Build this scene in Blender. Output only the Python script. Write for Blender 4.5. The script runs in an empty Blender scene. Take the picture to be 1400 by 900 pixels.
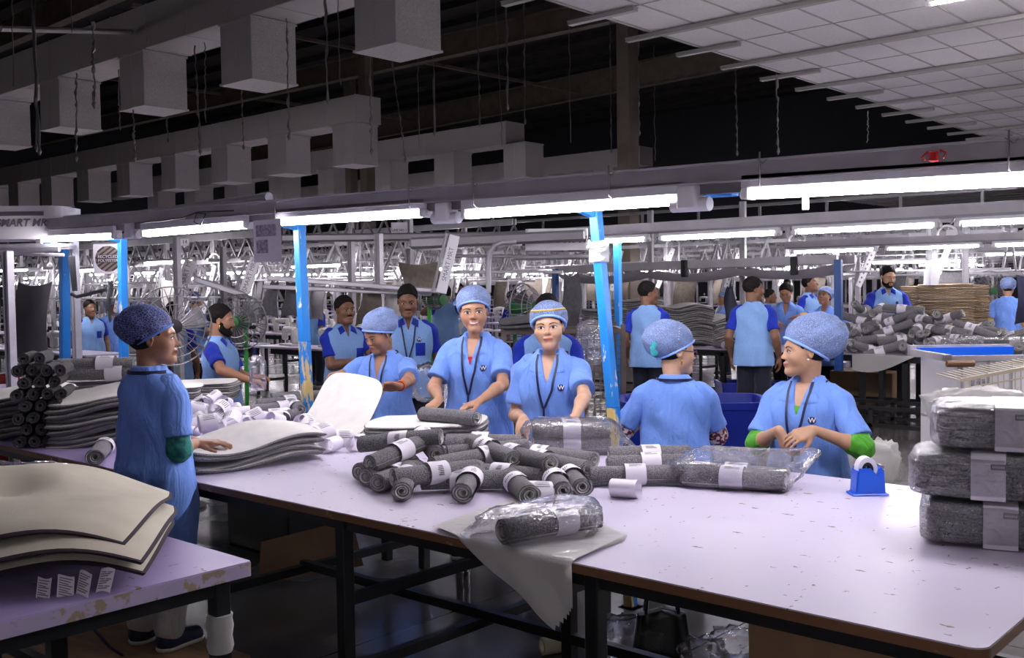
import bpy, math, random
import numpy as np
from mathutils import Vector, Matrix, Euler
from mathutils.bvhtree import BVHTree
rnd = random.Random(7)
PI = math.pi
COL = bpy.context.scene.collection

# ---------------------------------------------------------------- camera
FPX, EYE = 1403.0, 1.62
d1 = np.array([-1578., 37., -FPX]); d1 /= np.linalg.norm(d1)
d2 = np.array([1250., 75., -FPX]); d2 -= d1 * (d1 @ d2); d2 /= np.linalg.norm(d2)
RW = np.array([-d1, d2, np.cross(-d1, d2)])
CAMP = np.array([0., 0., EYE])
def ray(px, py): return RW @ np.array([px - 700., 450. - py, -FPX])
def onz(px, py, z):
    r = ray(px, py); return Vector(CAMP + r * ((z - EYE) / r[2]))
def ony(px, py, y):
    r = ray(px, py); return Vector(CAMP + r * (y / r[1]))
def dep(px, py, d): return Vector(CAMP + ray(px, py) * (d / FPX))
def proj(p):
    c = RW.T @ (np.array(p) - CAMP); return 700 + FPX * c[0] / -c[2], 450 - FPX * c[1] / -c[2], -c[2]
CR = Vector((RW[0][0], RW[1][0], 0)).normalized()          # camera right, level
CF = Vector((-CR.y, CR.x, 0))                              # camera forward, level
cd = bpy.data.cameras.new('camera'); cam = bpy.data.objects.new('camera', cd); COL.objects.link(cam)
cd.sensor_fit = 'HORIZONTAL'; cd.sensor_width = 36; cd.lens = FPX / 1400 * 36; cd.clip_end = 200; cd.clip_start = .05
M4 = Matrix(RW.tolist()).to_4x4(); M4.translation = Vector(CAMP); cam.matrix_world = M4
SC = bpy.context.scene; SC.camera = cam

# ---------------------------------------------------------------- materials
def new_mat(name):
    m = bpy.data.materials.new(name); m.use_nodes = True
    nt = m.node_tree; b = nt.nodes['Principled BSDF']; return m, nt, b
def nd(nt, t, **kw):
    n = nt.nodes.new(t)
    for k, v in kw.items():
        if hasattr(n, k): setattr(n, k, v)
        else: n.inputs[k].default_value = v
    return n
def coords(nt, sc=(1, 1, 1), kind='Object', rot=(0, 0, 0)):
    tc = nd(nt, 'ShaderNodeTexCoord'); mp = nd(nt, 'ShaderNodeMapping')
    mp.inputs['Scale'].default_value = sc; mp.inputs['Rotation'].default_value = rot
    nt.links.new(tc.outputs[kind], mp.inputs['Vector']); return mp.outputs[0]
def ramp(nt, fac, a, b, ca=(0, 0, 0, 1), cb=(1, 1, 1, 1)):
    r = nd(nt, 'ShaderNodeValToRGB'); e = r.color_ramp.elements
    e[0].position = a; e[1].position = b; e[0].color = ca; e[1].color = cb
    nt.links.new(fac, r.inputs[0]); return r.outputs[0]
def mixc(nt, fac, a, b):
    m = nd(nt, 'ShaderNodeMix', data_type='RGBA')
    for i, x in ((6, a), (7, b)):
        if hasattr(x, 'links'): nt.links.new(x, m.inputs[i])
        else: m.inputs[i].default_value = (*x, 1)
    if hasattr(fac, 'links'): nt.links.new(fac, m.inputs[0])
    else: m.inputs[0].default_value = fac
    return m.outputs[2]
def mat(name, col, rough=.5, metal=0., var=0., vscale=6., bump=0., bscale=60., spec=.5, sheen=0., sc=(1, 1, 1), detail=3., emit=None, coat=0., sub=0.):
    m, nt, b = new_mat(name)
    b.inputs['Base Color'].default_value = (*col, 1); b.inputs['Roughness'].default_value = rough
    b.inputs['Metallic'].default_value = metal; b.inputs['Specular IOR Level'].default_value = spec
    if sheen: b.inputs['Sheen Weight'].default_value = sheen
    if coat: b.inputs['Coat Weight'].default_value = coat
    if sub:
        b.inputs['Subsurface Weight'].default_value = sub; b.inputs['Subsurface Radius'].default_value = (.012, .005, .003); b.inputs['Subsurface Scale'].default_value = .6
    if emit: b.inputs['Emission Color'].default_value = (*emit[0], 1); b.inputs['Emission Strength'].default_value = emit[1]
    if var or bump: v = coords(nt, sc)
    if var:
        n = nd(nt, 'ShaderNodeTexNoise', Scale=vscale, Detail=detail); nt.links.new(v, n.inputs['Vector'])
        lo = tuple(c * (1 - var) for c in col); hi = tuple(min(1, c * (1 + var)) for c in col)
        nt.links.new(ramp(nt, n.outputs[0], .3, .7, (*lo, 1), (*hi, 1)), b.inputs['Base Color'])
    if bump:
        n = nd(nt, 'ShaderNodeTexNoise', Scale=bscale, Detail=detail); nt.links.new(v, n.inputs['Vector'])
        bp = nd(nt, 'ShaderNodeBump', Strength=min(1, bump), Distance=.01 if bscale < 40 else .004)
        nt.links.new(n.outputs[0], bp.inputs['Height']); nt.links.new(bp.outputs[0], b.inputs['Normal'])
    return m
def mat_chip(name, col, chips, rough=.35, scale=9., a=.62, b=.66, sc=(1, 1, 1), metal=0., rot=(0, 0, 0)):
    """paint or laminate with worn spots of another colour"""
    m, nt, bs = new_mat(name); v = coords(nt, sc, rot=rot)
    n = nd(nt, 'ShaderNodeTexNoise', Scale=scale, Detail=6., Roughness=.62); nt.links.new(v, n.inputs['Vector'])
    f = ramp(nt, n.outputs[0], a, b); nt.links.new(mixc(nt, f, col, chips), bs.inputs['Base Color'])
    bs.inputs['Roughness'].default_value = rough; bs.inputs['Metallic'].default_value = metal
    return m
def mat_film(name, gloss=.22, tint=(.95, .95, .99), wr=.8, milky=.06, scale=14., fres=.8):
    """clear plastic film: mostly see-through, wrinkled glossy coat"""
    m, nt, b = new_mat(name); nt.nodes.remove(b); out = nt.nodes['Material Output']; v = coords(nt)
    n = nd(nt, 'ShaderNodeTexNoise', Scale=scale, Detail=4., Distortion=1.2); nt.links.new(v, n.inputs['Vector'])
    bp = nd(nt, 'ShaderNodeBump', Strength=wr, Distance=.02); nt.links.new(n.outputs[0], bp.inputs['Height'])
    tr = nd(nt, 'ShaderNodeBsdfTransparent'); tr.inputs[0].default_value = (*tint, 1)
    gl = nd(nt, 'ShaderNodeBsdfGlossy', Roughness=.12); gl.inputs[0].default_value = (1, 1, 1, 1); nt.links.new(bp.outputs[0], gl.inputs['Normal'])
    df = nd(nt, 'ShaderNodeBsdfDiffuse'); df.inputs[0].default_value = (.93, .92, .9, 1)
    fr = nd(nt, 'ShaderNodeLayerWeight', Blend=.25); nt.links.new(bp.outputs[0], fr.inputs['Normal'])
    ma = nd(nt, 'ShaderNodeMath', operation='MULTIPLY_ADD'); nt.links.new(fr.outputs['Fresnel'], ma.inputs[0]); ma.inputs[1].default_value = fres; ma.inputs[2].default_value = gloss
    m1 = nd(nt, 'ShaderNodeMixShader'); m1.inputs[0].default_value = milky; tl = nd(nt, 'ShaderNodeBsdfTranslucent'); tl.inputs[0].default_value = (.93, .92, .9, 1); m0 = nd(nt, 'ShaderNodeMixShader'); m0.inputs[0].default_value = .45; nt.links.new(df.outputs[0], m0.inputs[1]); nt.links.new(tl.outputs[0], m0.inputs[2])
    nt.links.new(tr.outputs[0], m1.inputs[1]); nt.links.new(m0.outputs[0], m1.inputs[2])
    m2 = nd(nt, 'ShaderNodeMixShader'); nt.links.new(ma.outputs[0], m2.inputs[0]); nt.links.new(m1.outputs[0], m2.inputs[1]); nt.links.new(gl.outputs[0], m2.inputs[2])
    nt.links.new(m2.outputs[0], out.inputs['Surface']); return m
def mat_emit(name, col, s):
    m, nt, b = new_mat(name); b.inputs['Base Color'].default_value = (.9, .9, .9, 1)
    b.inputs['Emission Color'].default_value = (*col, 1); b.inputs['Emission Strength'].default_value = s; return m
def mat_table(name, col, chip):
    """laminate with small chips and scratches scattered over it"""
    m, nt, b = new_mat(name); v = coords(nt)
    n1 = nd(nt, 'ShaderNodeTexNoise', Scale=2.2, Detail=4.); nt.links.new(v, n1.inputs['Vector'])
    c = mixc(nt, n1.outputs[0], tuple(x * .94 for x in col), col)
    for sc, rot, lim, gate, seed in (((1., 2.6, 1), .5, .12, .5, 0.), ((2.8, 1., 1), -.3, .10, .5, 3.), ((1.5, 1.5, 1), .9, .085, .3, 7.)):
        vv = coords(nt, sc, rot=(0, 0, rot)); ds = nd(nt, 'ShaderNodeTexNoise', Scale=38., Detail=3.); nt.links.new(v, ds.inputs['Vector'])
        ad = nd(nt, 'ShaderNodeVectorMath', operation='MULTIPLY_ADD'); nt.links.new(ds.outputs['Color'], ad.inputs[0]); ad.inputs[1].default_value = (.09, .09, 0); nt.links.new(vv, ad.inputs[2])
        vo = nd(nt, 'ShaderNodeTexVoronoi', Scale=7. + seed); nt.links.new(ad.outputs[0], vo.inputs['Vector'])
        sp = nd(nt, 'ShaderNodeSeparateColor'); nt.links.new(vo.outputs['Color'], sp.inputs[0])
        k1 = nd(nt, 'ShaderNodeMath', operation='LESS_THAN'); nt.links.new(vo.outputs['Distance'], k1.inputs[0]); k1.inputs[1].default_value = lim
        k2 = nd(nt, 'ShaderNodeMath', operation='GREATER_THAN'); nt.links.new(sp.outputs[0], k2.inputs[0]); k2.inputs[1].default_value = gate
        mu = nd(nt, 'ShaderNodeMath', operation='MULTIPLY'); nt.links.new(k1.outputs[0], mu.inputs[0]); nt.links.new(k2.outputs[0], mu.inputs[1])
        c = mixc(nt, mu.outputs[0], c, chip)
    nt.links.new(c, b.inputs['Base Color'])
    nt.links.new(ramp(nt, n1.outputs[0], .3, .7, (.36, .36, .36, 1), (.46, .46, .46, 1)), b.inputs['Roughness'])
    return m
def mat_pile(name, c0, c1, scale=150., sc=(1, 1, 1)):
    """chenille pile: loops light on top, dark between, deep bump"""
    m, nt, b = new_mat(name); v = coords(nt, sc)
    n = nd(nt, 'ShaderNodeTexVoronoi', Scale=scale); nt.links.new(v, n.inputs['Vector'])
    n2 = nd(nt, 'ShaderNodeTexNoise', Scale=scale * .6, Detail=3.); nt.links.new(v, n2.inputs['Vector'])
    ad = nd(nt, 'ShaderNodeMath', operation='MULTIPLY_ADD'); nt.links.new(n.outputs['Distance'], ad.inputs[0]); ad.inputs[1].default_value = -.7; nt.links.new(n2.outputs[0], ad.inputs[2])
    nt.links.new(ramp(nt, ad.outputs[0], .0, .42, (*c0, 1), (*c1, 1)), b.inputs['Base Color'])
    bp = nd(nt, 'ShaderNodeBump', Strength=1., Distance=.006); nt.links.new(ad.outputs[0], bp.inputs['Height']); nt.links.new(bp.outputs[0], b.inputs['Normal'])
    b.inputs['Roughness'].default_value = .95; b.inputs['Specular IOR Level'].default_value = .15; b.inputs['Sheen Weight'].default_value = .15
    return m
def mat_net(name, c_hair, c_net, scale=95., lo=.03, hi=.10, line=None):
    """elastic net cap: pale threads over dark hair, denser towards the gathered rim"""
    m, nt, b = new_mat(name); v = coords(nt, (1, 1, 1.4))
    n = nd(nt, 'ShaderNodeTexVoronoi', feature='DISTANCE_TO_EDGE', Scale=scale); nt.links.new(v, n.inputs['Vector'])
    n2 = nd(nt, 'ShaderNodeTexNoise', Scale=11., Detail=3.); nt.links.new(v, n2.inputs['Vector'])
    net = ramp(nt, n.outputs['Distance'], lo, hi, (1, 1, 1, 1), (0, 0, 0, 1))
    hz = ramp(nt, n2.outputs[0], .32, .70, (.12, .12, .12, 1), (.62, .62, .62, 1))
    veil = mixc(nt, hz, c_hair, c_net)
    nt.links.new(mixc(nt, net, veil, line or tuple(min(1, c * 1.15 + .10) for c in c_net)), b.inputs['Base Color'])
    bp = nd(nt, 'ShaderNodeBump', Strength=.6, Distance=.003); nt.links.new(net, bp.inputs['Height']); nt.links.new(bp.outputs[0], b.inputs['Normal'])
    b.inputs['Roughness'].default_value = .65; return m

M = {}
M['lilac'] = mat_table('lilac_laminate', (.61, .56, .70), (.16, .13, .10))
M['lilac2'] = mat_table('worn_lilac_laminate', (.42, .345, .62), (.2, .16, .12))
M['edge'] = mat_chip('brown_table_edge', (.20, .095, .045), (.40, .28, .17), .5, 14)
M['edge_l'] = mat_chip('lilac_table_edge', (.40, .34, .5), (.30, .24, .16), .5, 16, .52, .56)
M['black'] = mat('black_steel', (.012, .012, .014), .4, .0, spec=.4)
M['blue'] = mat_chip('blue_paint', (.015, .22, .66), (.72, .66, .48), .35, 7, .64, .66, (2.2, 2.2, .55))
M['bluechip'] = mat_chip('chipped_blue_paint', (.015, .22, .66), (.72, .55, .2), .4, 6, .5, .54, (2, 2, .6))
M['dkblue'] = mat('dark_blue_paint', (.01, .07, .27), .4)
M['steel'] = mat('galvanised_steel', (.42, .40, .43), .45, .15, .12, 5)
M['alu'] = mat('aluminium', (.44, .43, .46), .42, .4, .08, 8)
M['alud'] = mat('dull_aluminium', (.26, .25, .27), .45, .6)
M['white'] = mat('white_plastic', (.78, .77, .80), .4)
M['cream'] = mat('aged_white_plastic', (.70, .62, .45), .5)
M['tube'] = mat_emit('lit_tube', (1., .94, 1.), 22.)
M['duct'] = mat('insulated_duct', (.60, .55, .55), .75, 0, .28, 90, bump=.3, bscale=120)
M['duct2'] = mat('duct_outlet', (.63, .585, .59), .75, 0, .25, 90, bump=.3, bscale=120)
M['brownsteel'] = mat('brown_painted_steel', (.17, .135, .10), .6, 0, .2, 3)
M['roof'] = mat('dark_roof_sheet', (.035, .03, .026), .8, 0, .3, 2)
M['tile'] = mat('ceiling_tile', (.78, .75, .78), .7, 0, .06, 40)
M['rail'] = mat('ceiling_rail', (.38, .36, .35), .5, .3)
M['film'] = mat_film('clear_film', gloss=.12, milky=.07)
M['film_t'] = mat_film('tight_film', gloss=.15, milky=.13, scale=30., wr=1.)
M['film_m'] = mat_film('milky_film', gloss=.05, milky=.78, tint=(.97, .97, .94), fres=.28, wr=.5)
M['pile'] = mat_pile('grey_chenille', (.15, .147, .155), (.34, .33, .352), 300)
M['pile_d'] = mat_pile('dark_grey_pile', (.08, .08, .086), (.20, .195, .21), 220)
M['pile_dk'] = mat_pile('charcoal_chenille', (.018, .017, .02), (.13, .125, .135), 210)
M['back_dk'] = mat('charcoal_backing', (.12, .115, .12), .9)
M['back'] = mat('white_backing', (.69, .67, .635), .9, 0, .06, 14, bump=.25, bscale=220)
M['rim_g'] = mat_pile('pale_grey_pile', (.25, .245, .25), (.52, .51, .52), 120)
M['cream_m'] = mat('cream_canvas', (.60, .56, .45), .9, 0, .06, 8, bump=.3, bscale=300)
M['bind'] = mat('dark_purple_binding', (.03, .018, .028), .85, bump=.4, bscale=200)
M['paper'] = mat('white_paper', (.80, .77, .84), .6, 0, .04, 12)
M['ink'] = mat('grey_print', (.20, .185, .21), .6)
M['binb'] = mat('blue_plastic', (.006, .02, .30), .35)
M['brightblue'] = mat('bright_blue_plastic', (.004, .11, .72), .3)
M['card'] = mat('cardboard', (.22, .13, .07), .8, 0, .15, 4)
M['wood'] = mat('plywood', (.20, .12, .06), .7, 0, .25, 5, sc=(1, 6, 1))
M['wire'] = mat('wire', (.25, .24, .25), .4, .7)
M['green'] = mat('green_plastic', (.03, .30, .04), .4)
M['red'] = mat('red_plastic', (.5, .015, .02), .4)
M['yellow'] = mat('yellow_plastic', (.6, .33, .02), .4)
M['navy'] = mat('navy_cloth', (.008, .010, .035), .8)
M['felt'] = mat('grey_felt', (.10, .098, .105), .95, 0, .2, 30, bump=.4, bscale=150)
M['felt_b'] = mat('brown_grey_felt', (.16, .135, .11), .95, 0, .2, 20)
M['towel'] = mat('brown_terry', (.36, .275, .19), .95, 0, .25, 60, bump=.6, bscale=140)
M['machine'] = mat('sewing_machine_enamel', (.55, .54, .52), .35)
M['glass_s'] = mat('bottle_steel', (.4, .4, .42), .15, .9)

# ---------------------------------------------------------------- mesh building
class MB:
    def __init__(s): s.v = []; s.f = []; s.m = []; s.c = 0
    def add(s, vs, fs, T=None):
        b = len(s.v)
        s.v += [tuple(T @ Vector(v)) for v in vs] if T is not None else [tuple(v) for v in vs]
        s.f += [tuple(i + b for i in f) for f in fs]; s.m += [s.c] * len(fs); return s
    def box(s, lo, hi, b=0., T=None):
        if b <= 0:
            vs = [(x, y, z) for z in (lo[2], hi[2]) for y in (lo[1], hi[1]) for x in (lo[0], hi[0])]
            return s.add(vs, [(0, 2, 3, 1), (4, 5, 7, 6), (0, 1, 5, 4), (2, 6, 7, 3), (0, 4, 6, 2), (1, 3, 7, 5)], T)
        c = [(lo[i] + hi[i]) / 2 for i in range(3)]; h = [abs(hi[i] - lo[i]) / 2 for i in range(3)]; b = min(b, min(h) * .95)
        vs = []; ix = {}
        for sx in (-1, 1):
            for sy in (-1, 1):
                for sz in (-1, 1):
                    sg = (sx, sy, sz)
                    for a in range(3):
                        ix[(sg, a)] = len(vs); vs.append([c[i] + sg[i] * (h[i] if i == a else h[i] - b) for i in range(3)])
        fs = []
        for a in range(3):
            u, w = [i for i in range(3) if i != a]
            for sa in (-1, 1):
                q = []
                for su, sw in ((-1, -1), (1, -1), (1, 1), (-1, 1)):
                    g = [0, 0, 0]; g[a] = sa; g[u] = su; g[w] = sw; q.append(ix[(tuple(g), a)])
                fs.append(tuple(q))
            for su in (-1, 1):
                for sw in (-1, 1):
                    g0 = [0, 0, 0]; g1 = [0, 0, 0]; g0[u] = g1[u] = su; g0[w] = g1[w] = sw; g0[a] = -1; g1[a] = 1
                    g0, g1 = tuple(g0), tuple(g1); fs.append((ix[(g0, u)], ix[(g1, u)], ix[(g1, w)], ix[(g0, w)]))
        for sx in (-1, 1):
            for sy in (-1, 1):
                for sz in (-1, 1): fs.append(tuple(ix[((sx, sy, sz), a)] for a in range(3)))
        return s.add(vs, fs, T)
    def bar(s, p, q, w, h=None, b=0., up=(0, 0, 1)):
        """rectangular bar from p to q, w wide and h high"""
        p, q = Vector(p), Vector(q); d = q - p; L = d.length; h = w if h is None else h
        d.normalize(); u = Vector(up)
        if abs(d.dot(u)) > .98: u = Vector((0, 1, 0)) if abs(d.y) < .9 else Vector((1, 0, 0))
        x = d.cross(u).normalized(); z = x.cross(d)
        T = Matrix((x, d, z)).transposed().to_4x4(); T.translation = p
        return s.box((-w / 2, 0, -h / 2), (w / 2, L, h / 2), b, T)
    def tube(s, pts, r, n=8, closed=False, cap=True, flat=None):
        pts = [Vector(p) for p in pts]; N = len(pts); rs = r if isinstance(r, (list, tuple)) else [r] * N
        t0 = (pts[1] - pts[0]).normalized(); u = Vector((0, 0, 1)) if abs(t0.z) < .9 else Vector((1, 0, 0)); u = (u - t0 * u.dot(t0)).normalized()
        vs = []
        for i, p in enumerate(pts):
            t = ((pts[(i + 1) % N] - pts[i - 1]) if closed else (pts[min(i + 1, N - 1)] - pts[max(i - 1, 0)])).normalized()
            u = (u - t * u.dot(t)).normalized(); w = t.cross(u)
            for k in range(n):
                a = 2 * PI * k / n; vs.append(p + (u * math.cos(a) + w * math.sin(a) * (flat or 1)) * rs[i])
        fs = [(i * n + k, i * n + (k + 1) % n, ((i + 1) % N) * n + (k + 1) % n, ((i + 1) % N) * n + k) for i in range(N if closed else N - 1) for k in range(n)]
        if cap and not closed: fs += [tuple(range(n - 1, -1, -1)), tuple(range((N - 1) * n, N * n))]
        return s.add(vs, fs)
    def lathe(s, prof, n=24, T=None, cap=True):
        vs = [(r * math.cos(2 * PI * k / n), r * math.sin(2 * PI * k / n), z) for r, z in prof for k in range(n)]
        fs = [(i * n + k, i * n + (k + 1) % n, (i + 1) * n + (k + 1) % n, (i + 1) * n + k) for i in range(len(prof) - 1) for k in range(n)]
        if cap: fs += [tuple(range(n - 1, -1, -1)), tuple(range((len(prof) - 1) * n, len(prof) * n))]
        return s.add(vs, fs, T)
    def prism(s, poly, z0, z1, T=None):
        n = len(poly); vs = [(x, y, z) for z in (z0, z1) for x, y in poly]
        return s.add(vs, [tuple(range(n - 1, -1, -1)), tuple(range(n, 2 * n))] + [(i, (i + 1) % n, n + (i + 1) % n, n + i) for i in range(n)], T)
    def grid(s, fn, nu, nv, T=None):
        vs = [fn(i / nu, j / nv) for j in range(nv + 1) for i in range(nu + 1)]
        return s.add(vs, [(j * (nu + 1) + i, j * (nu + 1) + i + 1, (j + 1) * (nu + 1) + i + 1, (j + 1) * (nu + 1) + i) for j in range(nv) for i in range(nu)], T)
    def mesh(s, name, mats, smooth=None, fix=False):
        me = bpy.data.meshes.new(name); me.from_pydata(s.v, [], s.f)
        for m in (mats if isinstance(mats, (list, tuple)) else [mats]): me.materials.append(M[m] if isinstance(m, str) else m)
        if any(s.m): me.polygons.foreach_set('material_index', s.m)
        if fix:
            import bmesh
            bm = bmesh.new(); bm.from_mesh(me); bmesh.ops.recalc_face_normals(bm, faces=bm.faces); bm.to_mesh(me); bm.free()
        if smooth is not None:
            me.polygons.foreach_set('use_smooth', [True] * len(me.polygons)); me.set_sharp_from_angle(angle=math.radians(smooth))
        me.update(); return me
    def build(s, name, mats, parent=None, smooth=None, fix=True): return link(name, s.mesh(name, mats, smooth, fix), parent)
def link(name, me, parent=None, loc=None, rotz=None):
    o = bpy.data.objects.new(name, me); COL.objects.link(o)
    if parent is not None: o.parent = parent
    if loc is not None: o.location = loc
    if rotz is not None: o.rotation_euler.z = rotz
    return o
def tag(o, label, cat, group=None, kind=None):
    o['label'] = label; o['category'] = cat
    if group: o['group'] = group
    if kind: o['kind'] = kind
    return o
def thing(name, label, cat, loc=(0, 0, 0), rotz=0., group=None):
    o = link(name, None, None, loc, rotz); return tag(o, label, cat, group)
def struct(o): o['kind'] = 'structure'; return o
KIDS = {}
def copy_tree(o, label=None, group=None, parent=None, loc=None):
    c = o.copy(); COL.objects.link(c)
    if parent is not None: c.parent = parent
    if loc is not None: c.location = loc
    if label: c['label'] = label
    if group: c['group'] = group
    if o not in KIDS: KIDS[o] = [k for k in bpy.data.objects if k.parent == o]
    for k in KIDS[o]: copy_tree(k, None, None, c)
    return c
def text_mesh(txt, size, T, name, material, parent, ext=.001, align='CENTER', shear=0., bold=0.):
    cu = bpy.data.curves.new('lettering', 'FONT'); cu.body = txt; cu.size = size; cu.align_x = align; cu.align_y = 'CENTER'; cu.extrude = ext; cu.shear = shear; cu.offset = bold
    t = bpy.data.objects.new('lettering', cu); COL.objects.link(t); bpy.context.view_layer.update()
    me = bpy.data.meshes.new_from_object(t.evaluated_get(bpy.context.evaluated_depsgraph_get())); bpy.data.objects.remove(t)
    me.transform(T); me.materials.clear(); me.materials.append(M[material]); return link(name, me, parent)
def frame(pos, xdir, ydir):
    """matrix with x along xdir, y along ydir (made square), z their cross, at pos"""
    x = Vector(xdir).normalized(); y = Vector(ydir); y = (y - x * y.dot(x)).normalized(); z = x.cross(y)
    T = Matrix((x, y, z)).transposed().to_4x4(); T.translation = Vector(pos); return T
# ================================================================ SETTING
def mfloor():
    m, nt, b = new_mat('polished_concrete'); v = coords(nt)
    n = nd(nt, 'ShaderNodeTexNoise', Scale=.9, Detail=6.); nt.links.new(v, n.inputs['Vector'])
    br = nd(nt, 'ShaderNodeTexBrick'); br.offset = 0.; br.inputs['Scale'].default_value = 1.; br.inputs['Mortar Size'].default_value = .006
    br.inputs['Brick Width'].default_value = 1.2; br.inputs['Row Height'].default_value = 1.2; nt.links.new(v, br.inputs['Vector'])
    c = ramp(nt, n.outputs[0], .3, .7, (.095, .09, .088, 1), (.21, .20, .195, 1))
    nt.links.new(mixc(nt, br.outputs['Fac'], c, (.06, .055, .05)), b.inputs['Base Color'])
    nt.links.new(ramp(nt, n.outputs[0], .35, .65, (.12, .12, .12, 1), (.3, .3, .3, 1)), b.inputs['Roughness']); return m
M['floor'] = mfloor()
HX0, HX1, HY0, HY1, HZ = -50., 14., -8., 46., 10.6
struct(MB().box((HX0, HY0, -.2), (HX1, HY1, 0)).build('floor', 'floor'))
M['hallwall'] = mat('dark_hall_wall', (.04, .04, .05), .8)
struct(MB().box((HX0, HY1, 0), (HX1, HY1 + .2, HZ)).build('wall_far', 'hallwall'))
struct(MB().box((HX0 - .2, HY0, 0), (HX0, HY1, HZ)).build('wall_left', 'hallwall'))
struct(MB().box((HX1, HY0, 0), (HX1 + .2, HY1, HZ)).build('wall_right', 'hallwall'))
struct(MB().box((HX0, HY0 - .2, 0), (HX1, HY0, HZ)).build('wall_near', 'hallwall'))
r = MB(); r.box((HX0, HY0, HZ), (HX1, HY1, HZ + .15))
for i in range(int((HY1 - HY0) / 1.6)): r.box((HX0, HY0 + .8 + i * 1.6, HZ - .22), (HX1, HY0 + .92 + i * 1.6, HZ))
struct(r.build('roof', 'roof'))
# lowered tile ceiling at the upper right, its tiles hung between steel rails
CZ, CX0 = 4.86, -7.46
c = MB(); c.box((CX0, -6, CZ), (12, 45.8, CZ + .03)); c.c = 1
c.box((CX0 - .03, -6, CZ - .012), (CX0 + .02, 45.8, CZ + .05))
for i in range(32): c.box((CX0 + .62 * (i + 1) - .014, -6, CZ - .006), (CX0 + .62 * (i + 1) + .014, 45.8, CZ))
rail_y0 = onz(868, 58, CZ - .08).y
y = rail_y0 - 1.21 * 11
while y < 45: c.box((CX0, y - .011, CZ - .006), (12, y + .011, CZ)); y += 1.21
struct(c.build('ceiling', ['tile', 'rail']))
c = MB(); c.box((-17.5, 27., CZ), (CX0 - .05, 45.8, CZ + .03)); c.c = 1
for i in range(15): c.box((-17.5, 27. + 1.21 * i, CZ - .02), (CX0 - .05, 27.03 + 1.21 * i, CZ))
struct(c.build('ceiling', ['tile', 'rail']))
rail_y0 = onz(868, 58, CZ - .08).y
RMS = []
for L in (19.4, .55):
    rm = MB(); rm.box((-.42, -.045, -.05), (L, .045, 0)); rm.box((-.42, -.06, -.012), (L, .06, 0)); RMS.append(rm.mesh('ceiling_rail', 'rail', fix=True))
for i in range(-11, 16):
    o = link('ceiling_rail', RMS[i % 2], None, (CX0, rail_y0 + i * 1.21, CZ - .012)); tag(o, ('grey steel light rail' if i % 2 == 0 else 'short grey steel bar') + ' under the tile ceiling, its end sticking out past the tiles', 'ceiling rail', 'long rails under the tile ceiling' if i % 2 == 0 else 'short bars under the tile ceiling')
# columns and roof girders
def i_beam(p, q, h, w, t=.03):
    b = MB(); b.bar(p, q, t, h)
    for s in (-1, 1):
        b.bar(Vector(p) + Vector((0, 0, s * h / 2)), Vector(q) + Vector((0, 0, s * h / 2)), w, t)
    return b
cpos = dep(858, 120, 21)
b = MB(); b.box((-.15, -.18, 0), (.15, .18, 9.2), .01); b.box((-.2, -.23, 0), (.2, .23, .35))
o = b.build('column', 'brownsteel'); o.location = (cpos.x, cpos.y, 0); struct(o)
for p, lo in ((dep(500, 110, 30), 0), (dep(478, 120, 37), 0)):
    b = MB(); b.box((-.16, -.16, 0), (.16, .16, 9.8), .01); b.box((-.22, -.22, 0), (.22, .22, .4)); o = b.build('column', 'brownsteel'); o.location = (p.x, p.y, 0); struct(o)
ga, gb = ony(350, 122, 21.3), ony(840, 12, 21.3); gs = (gb.z - ga.z) / (gb.x - ga.x); gz = lambda x: ga.z + gs * (x - ga.x)
for gy, z0, z1, h in ((21.3, gz(HX0), gz(HX1), .62), (13., 9.0, 9.8, .7), (31., 8.6, 9.9, .9)):
    b = i_beam((HX0, gy, z0), (HX1, gy, z1), h, .3)
    for k in range(24): b.bar((HX0 + k * 2.6, gy, z0 + (z1 - z0) * k * 2.6 / 64 - h / 2), (HX0 + k * 2.6, gy, z0 + (z1 - z0) * k * 2.6 / 64 + h / 2), .26, .02)
    o = b.build('roof_girder', 'brownsteel'); tag(o, {21.3: 'brown steel roof girder behind the second duct run', 13.: 'brown steel roof girder nearest, above the large duct', 31.: 'brown steel roof girder deepest in the hall'}[gy], 'girder'); o['kind'] = 'structure'
for k, gx in enumerate((-24., -16., -9., -33.)):
    b = MB(); b.bar((gx, 13., 8.7), (gx, 31, 8.9), .1, .1); struct(b.build('roof_purlin', 'brownsteel'))
for px, py, d, a, bq in ((10, 40, 14, (0, 40), (92, 43)),):
    b = MB(); b.tube([dep(0, 39, 15), dep(180, 44, 18)], .045); tag(b.build('conduit_pipe', 'rail'), 'pale pipe running across under the roof above the large duct', 'pipe')

# ---------------------------------------------------------------- air ducts with drop outlets
def air_duct(name_lab, Y, x0, x1, zb, zt, dep_, outs, zo, ow, seam=1.25):
    T = thing('air_duct', name_lab, 'air duct', (x1, Y, zb))
    b = MB(); b.box((x0 - x1, 0, 0), (0, dep_, zt - zb), .01)
    k = 0.
    while k > x0 - x1: b.box((k - .012, -.008, -.008), (k + .012, dep_ + .008, zt - zb + .008)); k -= seam
    b.build('duct_run', 'duct', T)
    ob = MB(); ob.box((0, 0, zo - zb + .02), (ow, dep_ * .98, 0), .008)
    for z in (zo - zb + .02, -.03): ob.box((-.02, -.02, z - .015), (ow + .02, dep_ + .0, z + .015))
    ob.box((ow * .5 - .006, -.006, zo - zb), (ow * .5 + .006, 0, 0))
    me = ob.mesh('outlet', 'duct2', fix=True)
    for xx in outs: link('outlet', me, T, (xx - x1, -.015, -.002))
    return T
air_duct('large speckled grey air duct nearest, with four big drop boxes at upper left', 9.3, -34., -9.2, 5.86, 6.61, .86, [-27.4, -24.15, -20.9, -17.65, -14.4, -11.1], 4.87, .84)
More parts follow.
